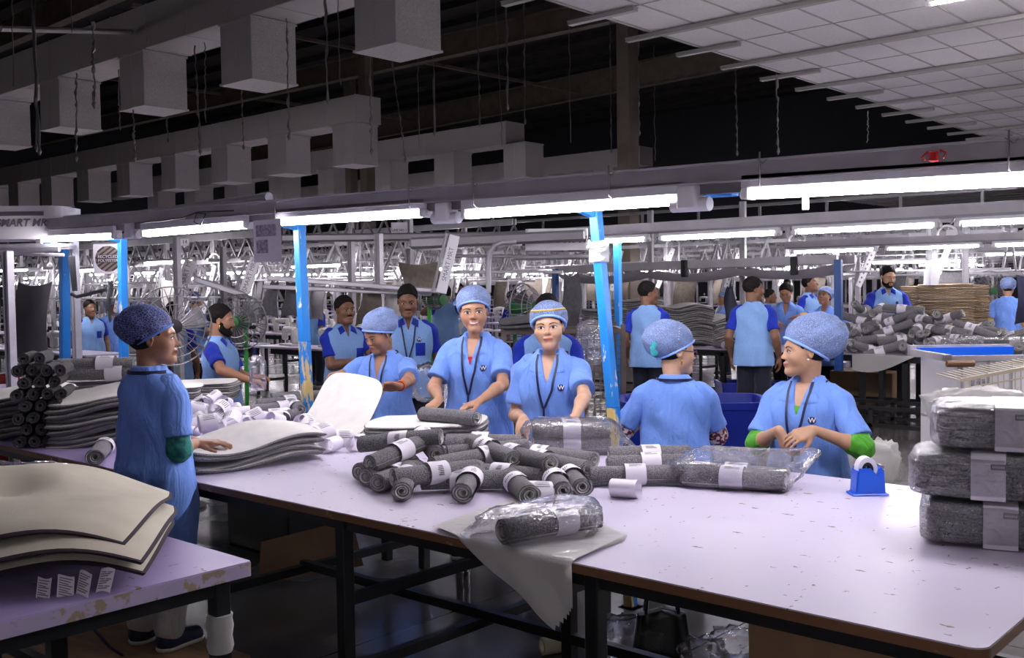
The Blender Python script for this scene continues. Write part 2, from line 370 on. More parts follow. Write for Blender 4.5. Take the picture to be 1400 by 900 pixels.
air_duct('second grey air duct, ending above the middle of the light beam', 17.3, -48., -20.72, 5.94, 6.63, .85, [-48 + i * 2.95 for i in range(0)] + [-21.65 - 2.9 * i for i in range(9)], 4.85, .86)
air_duct('third grey air duct, behind the second and ending left of the brown column', 24.7, -49., -22.15, 6.2, 6.93, .9, [-22.25 - 3.2 * i for i in range(8)], 5.08, .95)
air_duct('farthest pale air duct, passing behind the brown column', 33.9, -49., -23.3, 6.37, 7.1, .9, [-25.6 - 3.4 * i for i in range(6)], 5.2, 1.)
# hanging wires and lumpy dusty cords under the roof
wires = [(18, 8, 0, 20, 118, 13), (38, 0, 0, 54, 205, 14), (50, 0, 0, 50, 200, 15), (95, 0, 0, 98, 45, 14), (104, 100, 0, 104, 214, 15), (127, 30, 0, 129, 140, 12), (162, 95, 0, 164, 178, 14), (182, 150, 0, 184, 214, 15), (266, 62, 0, 274, 205, 16), (280, 58, 0, 281, 168, 15), (392, 25, 0, 395, 185, 16), (444, 8, 0, 448, 135, 15), (461, 5, 0, 465, 116, 15), (506, 70, 0, 508, 205, 16), (536, 85, 0, 554, 216, 20), (571, 62, 0, 573, 205, 20), (592, 0, 0, 594, 180, 19), (652, 10, 0, 656, 168, 22), (677, 0, 0, 687, 200, 22), (692, 0, 0, 694, 145, 17), (717, 15, 0, 718, 165, 20), (777, 10, 0, 780, 195, 19), (834, 30, 0, 836, 205, 24), (872, 40, 0, 874, 180, 18), (894, 62, 0, 896, 220, 21), (1005, 85, 0, 1008, 208, 20), (1062, 98, 0, 1064, 205, 16), (1187, 152, 0, 1186, 195, 17), (330, 120, 0, 333, 200, 22), (225, 130, 0, 230, 190, 22)]
for i, (x0, y0, _, x1, y1, d) in enumerate(wires):
    p = dep(x1, y1, d); q = dep(x0, y0, d); q = Vector((q.x, q.y, min(HZ - .1, max(q.z, 8.0))))if y0 < 20 else q
    n = 26; pts = [p.lerp(q, k / n) + Vector((rnd.uniform(-.012, .012), rnd.uniform(-.012, .012), 0)) for k in range(n + 1)]
    lump = i % 3 != 0
    b = MB(); b.tube(pts, [rnd.choice((.008, .012, .024)) if lump else .008 for _ in pts], 5)
    if lump: b.lathe([(.005, -.08), (.03, -.03), (.022, .0), (.006, .04)], 6, Matrix.Translation(p))
    where = 'left of the nearest duct boxes' if x0 < 240 else 'over the second duct' if x0 < 520 else 'in front of the third duct' if x0 < 760 else 'near the brown column' if x0 < 900 else 'left of the tile ceiling'
    tag(b.build('hanging_wire', 'wire', smooth=60), ('dusty lumpy cord' if lump else 'thin straight wire') + ' hanging from the dark roof ' + where, 'cord', 'dusty cords hanging from the roof')

# ---------------------------------------------------------------- tube lights
def tube_mesh(L, r=.016, hw=.05, hh=.03):
    h = MB(); h.box((0, -hw / 2, .022), (L, hw / 2, .022 + hh), .004)
    t = MB(); t.tube([(.035, 0, 0), (L - .035, 0, 0)], r, 10)
    e = MB(); e.box((0, -hw / 2 - .004, -.022), (.038, hw / 2 + .004, .028), .008); e.tube([(-.012, 0, 0), (.05, 0, 0)], .02, 10)
    return h.mesh('housing', 'white', fix=True), t.mesh('tube', 'tube', 60, True), e.mesh('end_cap', 'white', 40, True)
LM = {}
def tube_light(p, L, label, group=None, rotz=0., r=.016, slope=0., hw=.05, hh=.03):
    k = (round(L, 1), r)
    if k not in LM: LM[k] = tube_mesh(k[0], r, hw, hh)
    T = thing('tube_light', label, 'tube light', p, rotz, group); T.rotation_euler.y = slope
    h, t, e = LM[k]; link('housing', h, T); link('tube', t, T); link('end_cap', e, T)
    o = link('end_cap', e, T, (k[0], 0, 0)); o.rotation_euler.z = PI
    return T
BY = 3.72
segs = [(1018, 266, 1640, 233, 'longest lit tube light, along the top right of the packing table'), (636, 294, 928, 274, 'lit tube light above the two women in the middle of the table'), (382, 304, 578, 292, 'lit tube light above the chipped blue post'), (198, 320, 338, 308, 'lit tube light left of the hung sheet of paper'), (54, 328, 162, 323, 'lit tube light at the far left end of the beam')]
for x0, y0, x1, y1, lab in segs:
    a, b_ = ony(x0, y0, BY), ony(x1, y1, BY); L = round(min(2.4, (b_ - a).length), 1)
    tube_light((a.x, BY, a.z), L, lab, None, 0., .021, math.atan2(a.z - b_.z, b_.x - a.x), .07, .055)
# overhead beam
xl = ony(45, 318, BY).x
T = thing('overhead_beam', 'long grey steel light beam running above the packing table', 'beam', (xl, BY, 2.05))
BZ = ony(55, 324, BY).z + .012; zr = ony(1400, 246, BY).z + .012; BSL = (BZ - zr) / (ony(1400, 246, BY).x - xl); T.location.z = BZ; T.rotation_euler.y = math.atan(BSL); b = MB(); L = 5.5 - xl
b.box((0, -.035, .045), (L, -.028, .125)); b.box((0, -.06, .118), (L, .05, .126)); b.box((0, -.05, .045), (L, .05, .05)); b.box((0, .04, .05), (L, .046, .12)); b.build('channel', 'steel', T)
b = MB(); b.box((0, -.012, .005), (L, .03, .045)); b.build('lower_rail', 'alud', T)
b = MB(); b.tube([(0, .10, .13), (1.5, .11, .12), (3.2, .07, .16)], .03, 10); b.build('side_pipe', 'steel', T, 50)
for px in (388, 572, 660, 845, 1050, 1387):
    q = ony(px, 250, BY); b = MB(); b.tube([(q.x - xl, -.07, .15), (q.x - xl, -.068, .02), (q.x - xl + .01, -.03, -.01)], .0035, 5); b.tube([(q.x - xl - .012, -.072, .125), (q.x - xl + .014, -.068, .105), (q.x - xl + .03, -.07, .12)], .0025, 5); b.build('tie_wire', 'wire', T)
for px in (610, 945, 180):
    q = ony(px, 260, BY); b = MB(); b.box((q.x - xl - .05, -.045, -.06), (q.x - xl + .05, .045, .05), .012); b.tube([(q.x - xl - .09, 0, -.035), (q.x - xl + .09, 0, -.035)], .03, 10); b.build('connector', 'white', T, 40)
for x0, x1 in ((945, 1004), (1030, 1240)):
    p, q = ony(x0, 250, BY + .1), ony(x1, 248 if x1 < 1100 else 240, BY + .1); b = MB(); b.box((p.x - xl, .08, .0), (q.x - xl, .14, .045 if x1 < 1100 else .07), .003); b.build('blue_bracket', 'blue', T)
b = MB(); pts = [(ony(px, py, BY).x - xl, -.06, ony(px, py, BY).z - BZ) for px, py in ((195, 300), (230, 296), (262, 290), (278, 283), (292, 284), (285, 300), (276, 295), (280, 282), (330, 278))]; b.tube(pts, .005, 6); b.build('loose_cable', 'black', T, 60)
# red plug on the beam
q = ony(1277, 214, 3.65); b = MB(); b.box((-.015, -.012, -.018), (.015, .012, .018), .004); b.tube([(-.02, 0, .02), (-.045, 0, .0), (-.03, 0, -.01)], .004, 6); b.tube([(.02, 0, .02), (.04, 0, .01), (.03, 0, -.01)], .004, 6); o = b.build('electric_plug', 'red'); o.location = q; tag(o, 'small red plug clipped on the grey beam at upper right', 'plug')

# blue posts that carry the beam
PY_ = 4.2
def blue_post(p, q, w, label, low=None):
    p, q = Vector(p), Vector(q); T = thing('blue_post', label, 'post', q)
    mid = q.lerp(p, low) if low else q
    b = MB(); b.bar(mid - q, p - q, w, w, .004); b.build('upper_shaft', 'blue', T)
    if low: b = MB(); b.bar((0, 0, 0), mid - q, w, w, .004); b.build('lower_shaft', 'bluechip', T)
    b = MB(); b.box((-w, -w, -.012), (w, w, 0)); b.build('foot_plate', 'dkblue', T)
    b = MB(); b.bar(p - q + Vector((0, 0, -.02)), p - q + Vector((0, BY + .05 - PY_, .06)), .04); b.build('top_bracket', 'blue', T)
    return T
PY_ = 4.2
def pp(x, y): return ony(x, y, PY_)
def down(x0, y0, x1, y1, zb=0.):
    a, b = pp(x0, y0), pp(x1, y1); t = (a.z - zb) / (a.z - b.z); return a, a.lerp(b, t)
a, q = down(814, 288, 841, 590); P1 = blue_post(a, q, .052, 'leaning blue steel post with yellow chips beside the wire cage', .5)
a, q = down(409, 308, 420, 545); P2 = blue_post(a, q, .062, 'blue steel post with bare cream patches, left of the woman holding the white mat', .62)
a, q = down(88, 333, 89, 490); blue_post(a, q, .075, 'clean blue steel post farthest to the left')
a, q = down(167, 326, 169, 470); blue_post(a, q, .06, 'clean blue steel post just behind the standing worker at left')
# clear tape wound on the leaning post
q = pp(819, 345); b = MB()
for k in range(5): b.tube([(rnd.uniform(-.05, .05), -.034, .05 - k * .022), (rnd.uniform(-.01, .03), -.04, .045 - k * .022), (.04 + rnd.uniform(0, .03), -.03, .05 - k * .025 + rnd.uniform(-.02, .02))], .009, 6)
b.box((-.036, -.036, -.05), (.036, .036, .05)); o = b.build('tape_wrap', 'film_m'); o.location = q; tag(o, 'clear sticky tape wound around the leaning blue post', 'tape')

# ---------------------------------------------------------------- work tables
TZ = .8
def rounded_rect(x0, y0, x1, y1, r, n=6):
    P = []
    for cx, cy, a0 in ((x1 - r, y0 + r, -90), (x1 - r, y1 - r, 0), (x0 + r, y1 - r, 90), (x0 + r, y0 + r, 180)):
        for k in range(n + 1): a = math.radians(a0 + 90 * k / n); P.append((cx + r * math.cos(a), cy + r * math.sin(a)))
    return P
def table(label, x0, y0, x1, y1, top, edge, legs, rails=(), r=.04, z=TZ, lw=.05, th=.03):
    T = thing('packing_table', label, 'table', ((x0 + x1) / 2, (y0 + y1) / 2, 0)); ox, oy = (x0 + x1) / 2, (y0 + y1) / 2
    b = MB(); b.prism(rounded_rect(x0 - ox, y0 - oy, x1 - ox, y1 - oy, r), z - th, z - .004); b.build('edge_board', edge, T)
    b = MB(); b.prism(rounded_rect(x0 - ox + .002, y0 - oy + .002, x1 - ox - .002, y1 - oy - .002, r), z - .004, z); b.build('table_top', top, T)
    b = MB()
    for yy in (y0 + .07, y1 - .07): b.box((x0 - ox + .05, yy - oy - .02, z - th - .05), (x1 - ox - .05, yy - oy + .02, z - th))
    for xx in sorted({l[0] for l in legs}): b.box((xx - ox - .02, y0 - oy + .07, z - th - .05), (xx - ox + .02, y1 - oy - .07, z - th - .002))
    b.build('top_frame', 'black', T)
    for lx, ly in legs:
        b = MB(); b.box((lx - ox - lw / 2, ly - oy - lw / 2, 0), (lx - ox + lw / 2, ly - oy + lw / 2, z - th), .003); b.build('leg', 'black', T)
    for p, q in rails:
        b = MB(); b.bar((p[0] - ox, p[1] - oy, p[2]), (q[0] - ox, q[1] - oy, q[2]), .04); b.build('cross_rail', 'black', T)
    return T
AX0, AX1, AY0, AY1 = -4.42, -.713, 2.361, 4.1
l1, l2 = ony(470, 712, 2.42).x, ony(814, 795, 2.42).x
lx = [AX0 + .12, l1, l2, AX1 - .12]
rl = [((x, AY0 + .06, .18), (x, AY1 - .06, .18)) for x in lx] + [((AX0 + .1, AY1 - .07, .2), (AX1 - .1, AY1 - .07, .2)), ((AX0 + .1, 3.2, .2), (AX1 - .1, 3.2, .2)), ((l2, AY0 + .06, .2), (AX1 - .12, AY0 + .06, .2)), ((l1, AY0 + .06, .45), (l1, AY1 - .06, .45))]
TA = table('large white laminate packing table with brown edge, women standing along its far side', AX0, AY0, AX1, AY1, 'lilac', 'edge', [(x, y) for x in lx for y in (AY0 + .06, AY1 - .06)] + [(l1 + .45, 3.2), (l2 + .6, 3.2)], rl)
BX1 = -4.46
TB = table('dark topped table at left holding stacks of mats and rolls', -9.6, 2.29, BX1, 4.1, 'lilac2', 'edge', [(x, y) for x in (-9.4, -7.6, -6.2, -5.3, -4.6) for y in (2.36, 4.02)], [((-9.4, 2.36, .25), (-4.6, 2.36, .25)), ((-9.4, 4.02, .25), (-4.6, 4.02, .25))])
cc = onz(345, 767, TZ)
TC = table('lilac topped table with chipped edge in the lower left corner', -6.2, -.9, cc.x, cc.y, 'lilac2', 'edge_l', [(cc.x - .06, cc.y - .08), (cc.x - .06, .3), (-4.4, cc.y - .08), (-4.4, .2), (cc.x - .45, cc.y - .4)], [((cc.x - .06, .3, .2), (cc.x - .06, cc.y - .08, .2)), ((-4.4, cc.y - .08, .2), (cc.x - .06, cc.y - .08, .2))], r=.012, th=.045)
# tape around the front leg of that table
b = MB(); b.lathe([(.036, 0), (.041, .02), (.037, .05), (.042, .08), (.038, .1), (.04, .115)], 14); o = b.build('leg_wrap', 'film_m', smooth=60); o.location = (cc.x - .06, cc.y - .08, .53); tag(o, 'torn clear tape wound round the leg of the lilac table', 'tape')
DY0, DX0, DX1 = 11.2, -10.2, onz(1430, 492, TZ).x
dl = [ony(x, 500, DY0 + .1).x for x in (880, 990, 1015, 1050, 1180, 1207, 1240, 1285)]
TD = table('long packing table in the middle distance heaped with mats and rolls', DX0, DY0, DX1, 12.5, 'lilac', 'black', [(x, y) for x in dl for y in (DY0 + .08, 12.4)], [((DX0 + .3, DY0 + .08, .18), (DX1 - .1, DY0 + .08, .18)), ((DX0 + .3, 12.4, .18), (DX1 - .1, 12.4, .18))] + [((x, DY0 + .1, .18), (x, 12.4, .18)) for x in dl[::2]], lw=.06)
# far light rows
rowdefs = [(8.0, -6.6, 8), (13.3, -6.6, 8), (18., -5.5, 7)]
for j, (ry, x0, n) in enumerate(rowdefs):
    T = thing('overhead_beam', ['grey light beam over the middle distance packing table', 'second grey light beam behind the middle table', 'third grey light beam deepest at right'][j], 'beam', (x0, ry, 2.06))
    b = MB(); b.box((-.1, -.04, .05), (n * 1.35, .04, .13)); b.build('channel', 'steel', T)
    b = MB(); b.box((-.1, -.02, .03), (n * 1.35, .02, .05)); b.build('lower_rail', 'alud', T)
    for i in range(n):
        tube_light((x0 + i * 1.32, ry, 2.04), 1.2, ['lit tube light on the beam over the middle packing table', 'lit tube light on the second beam at right', 'lit tube light on the third beam at right'][j] , 'tube lights on the %s beam' % ['first', 'second', 'third'][j])
for k, (px, py) in enumerate([(1268, 7)]):
    q = onz(px, py, CZ - .1); tube_light((q.x, q.y, CZ - .1), 1.2, 'lit tube light under the tile ceiling, at the very top right')

# tubes added out of view, right and above the camera, brightening goods and tiles
for xx, kk in ((-3.4, -1), (2.6, -1), (-4.6, -4), (-.6, -4), (3.4, -4), (-3.2, -7), (2.8, -7), (-.5, 1), (3., 1), (0., 3), (4., 4), (-1.2, 5), (2.5, 6)):
    tube_light((xx, rail_y0 + kk * 1.21, CZ - .16), 1.2, 'lit tube light under the tile ceiling outside the picture', 'ceiling tube lights outside the picture')
for xx, yy in ((-3.5, 22.), (-4.8, 26.5), (-6.6, 31.), (-7.3, 35.), (-3., 33.)): tube_light((xx, yy, CZ - .16), 1.2, 'lit tube light under the tile ceiling outside the picture', 'ceiling tube lights outside the picture')  # more unseen tubes, added to lift the dark far ceiling
# beams and tubes added out of view to brighten faces, bundles and ducts
for ry, x0, n, lab in ((-1.4, -.2, 2, 'behind the camera'), (-4.5, -30., 6, 'at the far left outside the picture')):
    T = thing('overhead_beam', 'grey light beam ' + lab, 'beam', (x0, ry, 2.06)); st_ = 1.4 if n == 2 else 3.2
    b = MB(); b.box((-.1, -.04, .05), (n * st_, .04, .13)); b.build('channel', 'steel', T)
    for i in range(n): tube_light((x0 + i * st_, ry, 2.04), 1.2, 'lit tube light on the beam ' + lab, 'tube lights on the beam ' + lab, 0, .021, 0, .07, .055)
# ================================================================ GOODS ON THE TABLES
from mathutils import noise as mnoise
RL, RR = .37, .0475
def roll_mesh(seed, L=RL, R=RR, turns=3.4, flat=.9, seg=20, mats=('pile', 'back')):
    q = random.Random(seed); b = MB(); n = int(turns * seg); r0 = .007; pitch = (R - r0) / (turns + .95); t = pitch * .93
    def pt(r, a, y): return (r * math.cos(a), y, r * math.sin(a) * flat)
    ph = q.uniform(0, 6.28)
    ys = [-L / 2, -L / 6, L / 6, L / 2]
    for side in (0, 1):
        b.c = 1 - side
        vs = []
        for i in range(n + 1):
            a = 2 * PI * i / seg; r = r0 + pitch * a / (2 * PI) + (t if side else 0)
            if side and i > n - 4: r -= t * .35 * (i - n + 4) / 4
            e = .005 * math.sin(a * .5 + ph)
            for k, y in enumerate(ys): vs.append(pt(r * (1 + .035 * math.sin(3 * a + y * 9 + ph) * side), a + ph, y + (e if k in (0, 3) else 0)))
        b.add(vs, [(4 * i + k, 4 * i + k + 1, 4 * i + 5 + k, 4 * i + 4 + k) if side else (4 * i + k, 4 * i + 4 + k, 4 * i + 5 + k, 4 * i + k + 1) for i in range(n) for k in range(3)])
    for s in (-1, 1):
        for c0, c1, mi in ((0, .32, 1), (.32, 1, 0)):
            b.c = mi; vs = []
            for i in range(n + 1):
                a = 2 * PI * i / seg; r = r0 + pitch * a / (2 * PI); e = .005 * math.sin(a * .5 + ph); sh = t * (.35 * (i - n + 4) / 4 if i > n - 4 else 0)
                for c in (c0, c1): vs.append(pt(r + t * c - (sh if c == 1 else 0), a + ph, s * L / 2 + e + s * (.0025 if .2 < c < .9 else 0)))
            b.add(vs, [(2 * i, 2 * i + 1, 2 * i + 3, 2 * i + 2) if s < 0 else (2 * i, 2 * i + 2, 2 * i + 3, 2 * i + 1) for i in range(n)])
    b.c = 0
    for y in (-L / 2, L / 2):
        pass
    return b.mesh('roll', list(mats), 50)
def band_mesh(seed, L=.085, R=RR, flat=.9):
    q = random.Random(seed); b = MB(); R *= 1.055; n = 28
    def P(a, y, o=0): return ((R + o) * math.cos(a), y, (R + o) * math.sin(a) * flat)
    b.add([P(2 * PI * k / n, y) for y in (-L / 2, L / 2) for k in range(n)], [(k, (k + 1) % n, n + (k + 1) % n, n + k) for k in range(n)])
    b.c = 1
    for j in range(4):                                        # faint printed lines
        a0 = 1.0 + j * .11; y0 = -L * .3; y1 = L * q.uniform(.05, .35)
        b.add([P(a0, y0, .0008), P(a0 + .05, y0, .0008), P(a0 + .05, y1, .0008), P(a0, y1, .0008)], [(0, 1, 2, 3)])
    for j in range(6):
        a0 = 2.0 + j * .16; b.add([P(a0, -.012, .0008), P(a0 + .1, -.012, .0008), P(a0 + .1, .012 * (j % 3) / 2, .0008), P(a0, .012, .0008)], [(0, 1, 2, 3)])
    return b.mesh('paper_band', ['paper', 'ink'], 60)
ROLLS = [roll_mesh(s, turns=rnd.uniform(2.6, 3.4)) for s in range(5)]; BANDS = [band_mesh(s) for s in range(3)]
DROLLS = [roll_mesh(s + 9, turns=rnd.uniform(2.6, 3.4), mats=('pile_dk', 'back_dk')) for s in range(3)]
RCNT = [0]
def place_roll(c, dirv, label, group=None, roll=0., band=0., sc=1., withband=True, dark=False):
    d = Vector(dirv).normalized(); i = RCNT[0]; RCNT[0] += 1
    o = link('rolled_mat', DROLLS[i % 3] if dark else ROLLS[i % 5]); x = d.cross(Vector((0, 0, 1))).normalized(); z = x.cross(d)
    T = Matrix((x, d, z)).transposed().to_4x4(); T.translation = Vector(c); o.matrix_world = T @ Matrix.Rotation(roll, 4, 'Y') @ Matrix.Scale(sc, 4)
    tag(o, label, 'rolled mat', group)
    if withband: k = link('paper_band', BANDS[i % 3], o, (0, band, 0)); k.rotation_euler.y = -roll + rnd.uniform(-.3, .3)
    return o
ZR = TZ + RR * .93
def roll_px(e1, e2, z1, z2, label, group=None, band=0., withband=True, anchor=.5):
    """roll whose near end centre shows at e1 and whose axis runs towards e2"""
    a, b = onz(*e1, z1), onz(*e2, z2); d = (b - a).normalized(); return place_roll(a + d * RL / 2, d, label, group, rnd.uniform(-.2, .2), band, 1., withband)
G1 = 'rolled grey mats heaped in the middle of the packing table'
for e1, e2, z1, z2, lab, bd in (
    ((550, 672), (566, 617), ZR, .885, 'rolled grey mat pointing at the camera at the front left of the heap', .03),
    ((632, 674), (667, 613), ZR, .90, 'rolled grey mat pointing at the camera, front middle of the heap, wide white band', .0),
    ((506, 634), (592, 598), .895, .955, 'rolled grey mat lying slanted across the top left of the heap', .0),
    ((597, 621), (581, 600), .90, .93, 'rolled grey mat showing its round spiral end near the top of the heap', .1),
    ((602, 598), (560, 602), .965, .95, 'topmost rolled grey mat on the heap, against the white mats', .0),
    ((519, 607), (566, 601), ZR, ZR, 'rolled grey mat at the back left of the heap beside the white mats', .1),
    ((491, 645), (540, 632), ZR, ZR, 'outermost of three rolled mats side by side at the left end of the heap', .0),
    ((500, 652), (546, 638), ZR, ZR, 'middle of three rolled mats side by side at the left end of the heap', .0),
    ((516, 660), (546, 648), ZR, ZR, "inner of three rolled mats side by side at the heap's left end", .0),
    ((577, 658), (698, 656), ZR, ZR, 'rolled grey mat lying lengthwise under the two front rolls', -.03),
    ((591, 637), (640, 628), .885, .89, 'rolled grey mat in the middle layer behind the front rolls', .1),
    ((610, 621), (654, 617), .885, .89, 'rolled grey mat in the middle layer with its band behind the front middle roll', -.02),
    ((703, 628), (660, 610), .90, .92, 'rolled grey mat with spiral end facing right, right of the front middle roll', .05),
    ((714, 604), (643, 603), .87, .87, 'rolled grey mat at the back of the heap touching the bagged rolls', .02),
    ((724, 677), (694, 650), ZR, ZR, 'small looking rolled mat front right of the heap, beside a loose paper loop', .03),
    ((753, 634), (714, 624), .90, .90, 'rolled grey mat on the upper right of the heap, dark spiral end facing right', .1),
    ((743, 652), (690, 648), ZR, ZR, 'rolled grey mat at the bottom of the heap behind the loose paper loop', .0),
    ((771, 671), (750, 645), ZR, ZR, "left of two paired rolled mats with spiral ends at the heap's right front", .02),
    ((796, 666), (766, 634), ZR, ZR, "right of two paired rolled mats with spiral ends at the heap's right front", .04),
    ((812, 630), (760, 624), ZR, ZR, 'rolled grey mat just below the bagged rolls', .1),
    ((804, 642), (766, 634), .87, .87, 'rolled grey mat between the bagged rolls and the front pair', .12),
    ((652, 640), (600, 646), .88, .88, 'rolled grey mat buried behind the front middle roll', .0)):
    roll_px(e1, e2, z1, z2, lab, G1, bd)
for e1, e2, lab in (((806, 650), (925, 648), 'front one of three rolled mats lying in a row right of the heap'), ((831, 634), (940, 631), 'middle one of three rolled mats lying in a row right of the heap'), ((834, 623), (950, 620), 'back one of three rolled mats in a row, nearest the woman seen from behind')):
    roll_px(e1, e2, ZR, ZR, lab, 'row of three rolled mats', .0)
for e1, e2, z, lab in (((342, 562), (395, 556), .85, 'rolled grey mat lying behind the pile of paper loops, in front'), ((352, 553), (405, 548), .845, 'rolled grey mat at the back behind the paper loops'), ((398, 552), (440, 580), .86, 'rolled grey mat end on beside the held white mat'), ((322, 572), (385, 568), .85, 'rolled grey mat half covered by paper loops'), ((372, 545), (420, 542), .85, 'rolled grey mat nearest the chipped blue post')):
    roll_px(e1, e2, z, z, lab, 'rolled mats behind the paper loops', .05)
# ---- stacked rolls on the dark topped table, ends towards the camera
G2 = 'rolled mats stacked end on at left'
ax = (CF - CR * .27).normalized()
base = onz(54, 606, TZ + .036); side = Vector((ax.y, -ax.x, 0))
for k in range(8):
    for j in range(3 if k % 2 else 4):
        if k == 7 and j == 2: continue
        c = base + side * (.073 * (j - 1.5) + (.0365 if k % 2 else 0)) + Vector((0, 0, .0625 * k)) + ax * rnd.uniform(-.03, .03)
        place_roll(c + ax * RL / 2, ax, 'rolled mat in the pile of roll ends, %s layer, %s from left' % (('bottom', 'second', 'third', 'fourth', 'fifth', 'sixth', 'seventh', 'top')[k], ('first', 'second', 'third', 'fourth')[j]), G2, rnd.uniform(-2, 2), .06, .76, False, True)
for e1, e2, lab in (((85, 500), (150, 498), 'rolled mat with white band lying crosswise on top of the left stacks, behind'), ((97, 510), (160, 513), 'rolled mat with wide white band crosswise on the left stacks, in front')):
    a = dep(*e1, 5.75); d = (CR + CF * .1).normalized(); place_roll(a + d * RL / 2, d, lab, 'rolls on top of the left stacks', 0, .05, 1.12)
a = onz(133, 622, ZR); place_roll(a + ax * .1, ax, 'rolled grey mat lying behind the standing worker on the dark topped table', None, 0, .15)
# ---- mats
def mat_mesh(w, d, t, wave, nu=22, nv=16, k=.22, mats=('back', 'pile', 'pile'), name='bath_mat'):
    def base(u, v):
        x = (u * 2 - 1); y = (v * 2 - 1); X = x * math.sqrt(max(0, 1 - k * y * y * x * x)) ; Y = y * math.sqrt(max(0, 1 - k * x * x * y * y))
        return X * w / 2, Y * d / 2
    b = MB()
    def S(off):
        def f(u, v):
            x, y = base(u, v); e = max(abs(u * 2 - 1), abs(v * 2 - 1)); rr = t / 2 * (1 - .55 * max(0, (e - .93) / .07) ** 2)
            return (x, y, wave(x, y) + off * rr)
        return f
    b.c = 0; b.grid(S(1), nu, nv); n1 = len(b.v); b.c = 1; b.grid(S(-1), nu, nv)
    b.f[len(b.f) // 2:] = [f[::-1] for f in b.f[len(b.f) // 2:]]
    rim = [i for i in range(nu + 1)] + [(j + 1) * (nu + 1) - 1 for j in range(1, nv + 1)] + [nv * (nu + 1) + i for i in range(nu - 1, -1, -1)] + [j * (nu + 1) for j in range(nv - 1, 0, -1)]
    N = len(rim); b.c = 2; vs = []
    for i in rim:
        p, q = Vector(b.v[i]), Vector(b.v[i + n1]); m = (p + q) / 2; o = Vector((m.x, m.y, 0)).normalized() * t * .35
        vs.append(m + o)
    s0 = len(b.v); b.add(vs, [])
    for k2 in range(N):
        k3 = (k2 + 1) % N; b.f += [(rim[k2], s0 + k2, s0 + k3, rim[k3]), (s0 + k2, rim[k2] + n1, rim[k3] + n1, s0 + k3)]; b.m += [2, 2]
    return b.mesh(name, list(mats), 60, True)
def mat_stack(c, yaw, n, w, d, t, label, group, amp=.012, mats=('back', 'pile', 'pile'), jit=.012, seed=1, tops=None, wl=7., name='bath_mat', nv=4, bend=0.):
    q = random.Random(seed); meshes = []
    for k in range(min(n, nv)):
        a1, a2, p1, p2 = q.uniform(.5, 1) * amp, q.uniform(.3, .8) * amp, q.uniform(0, .8), q.uniform(0, .8)
        meshes.append(mat_mesh(w * q.uniform(.97, 1.02), d * q.uniform(.97, 1.02), t, lambda x, y, a1=a1, a2=a2, p1=p1, p2=p2: a1 * math.sin(wl * x + p1 + 1.5 * y) + a2 * math.sin(wl * 1.3 * y + p2) - bend * (x * x + y * y), mats=mats, name=name))
    out = []
    for i in range(n):
        o = link(name, meshes[i % len(meshes)], None, (c[0] + q.uniform(-jit, jit), c[1] + q.uniform(-jit, jit), c[2] + t * (i + .5) * 1.02 + amp * .7), yaw + q.uniform(-.03, .03))
        lab = label % ('topmost of' if i == n - 1 else 'lowest of' if i == 0 else 'inside')
        tag(o, lab, 'bath mat', group); out.append(o)
    return out
yw = math.atan2(CR.y, CR.x)
p0, p1 = onz(268, 650, TZ), onz(445, 628, TZ); c1 = (p0 + p1) / 2 + (p1 - p0).normalized().cross(Vector((0, 0, -1))) * .2
mat_stack((c1.x, c1.y, TZ), math.atan2((p1 - p0).y, (p1 - p0).x), 4, .70, .46, .027, 'wavy white backed mat, %s the drooping pile under the standing worker\'s hand', 'mats under the worker\'s hand', .034, seed=4, wl=8.5)
p0, p1 = onz(503, 611, TZ), onz(655, 606, TZ); c1 = (p0 + p1) / 2 + Vector((-.64, .75, 0)) * .2
mat_stack((c1.x, c1.y, TZ), yw - .12, 5, .66, .46, .02, 'white backed grey mat, %s the neat pile in front of the smiling woman', 'mats before the smiling woman', .008, seed=9, wl=6)
# care label ribbons sticking out of that pile
b = MB()
for k in range(4): b.bar((k * .012, 0, 0), (k * .02 + .005, -.05, -.045), .022, .0012)
o = b.build('care_labels', 'paper'); o.location = onz(574, 578, .9); tag(o, 'bunch of white care labels sticking out of the middle white mats', 'labels')
q = onz(120, 612, TZ) + CF * .2; mat_stack((q.x, q.y, TZ), yw + .15, 9, .52, .44, .0275, 'grey mat with white backing, %s the tall stack behind the standing worker', 'tall mat stack at left', .036, seed=3, wl=9)
q = onz(8, 604, TZ) + CF * .22; mat_stack((q.x, q.y, TZ), yw - .1, 8, .52, .44, .028, 'grey mat with white backing, %s the stack cut by the left edge', 'mat stack at the left edge', .036, seed=5, wl=9)
q = onz(272, 549, TZ) + CF * .15; mat_stack((q.x, q.y, TZ), yw + .05, 9, .5, .4, .0145, 'flat grey mat with white backing, %s the low stack behind the paper loops', 'low mat stack behind the loops', .004, seed=6)
q = dep(155, 500, 7.2); mat_stack((q.x, q.y, TZ), yw, 14, .62, .4, .0165, 'white backed mat, %s the farther stack beyond the standing worker', 'farther mat stack at left', .006, seed=7)
q = dep(228, 505, 7.0); mat_stack((q.x, q.y, TZ), yw + .3, 10, .45, .36, .0165, 'grey mat, %s the stack seen between the worker and the big fan', 'stack by the big fan', .006, seed=8)
# roll being turned on top of the pile by the smiling woman
o = roll_px((652, 572), (582, 566), .945, .945, 'rolled grey mat under the hands of the smiling woman', None, 0, False)
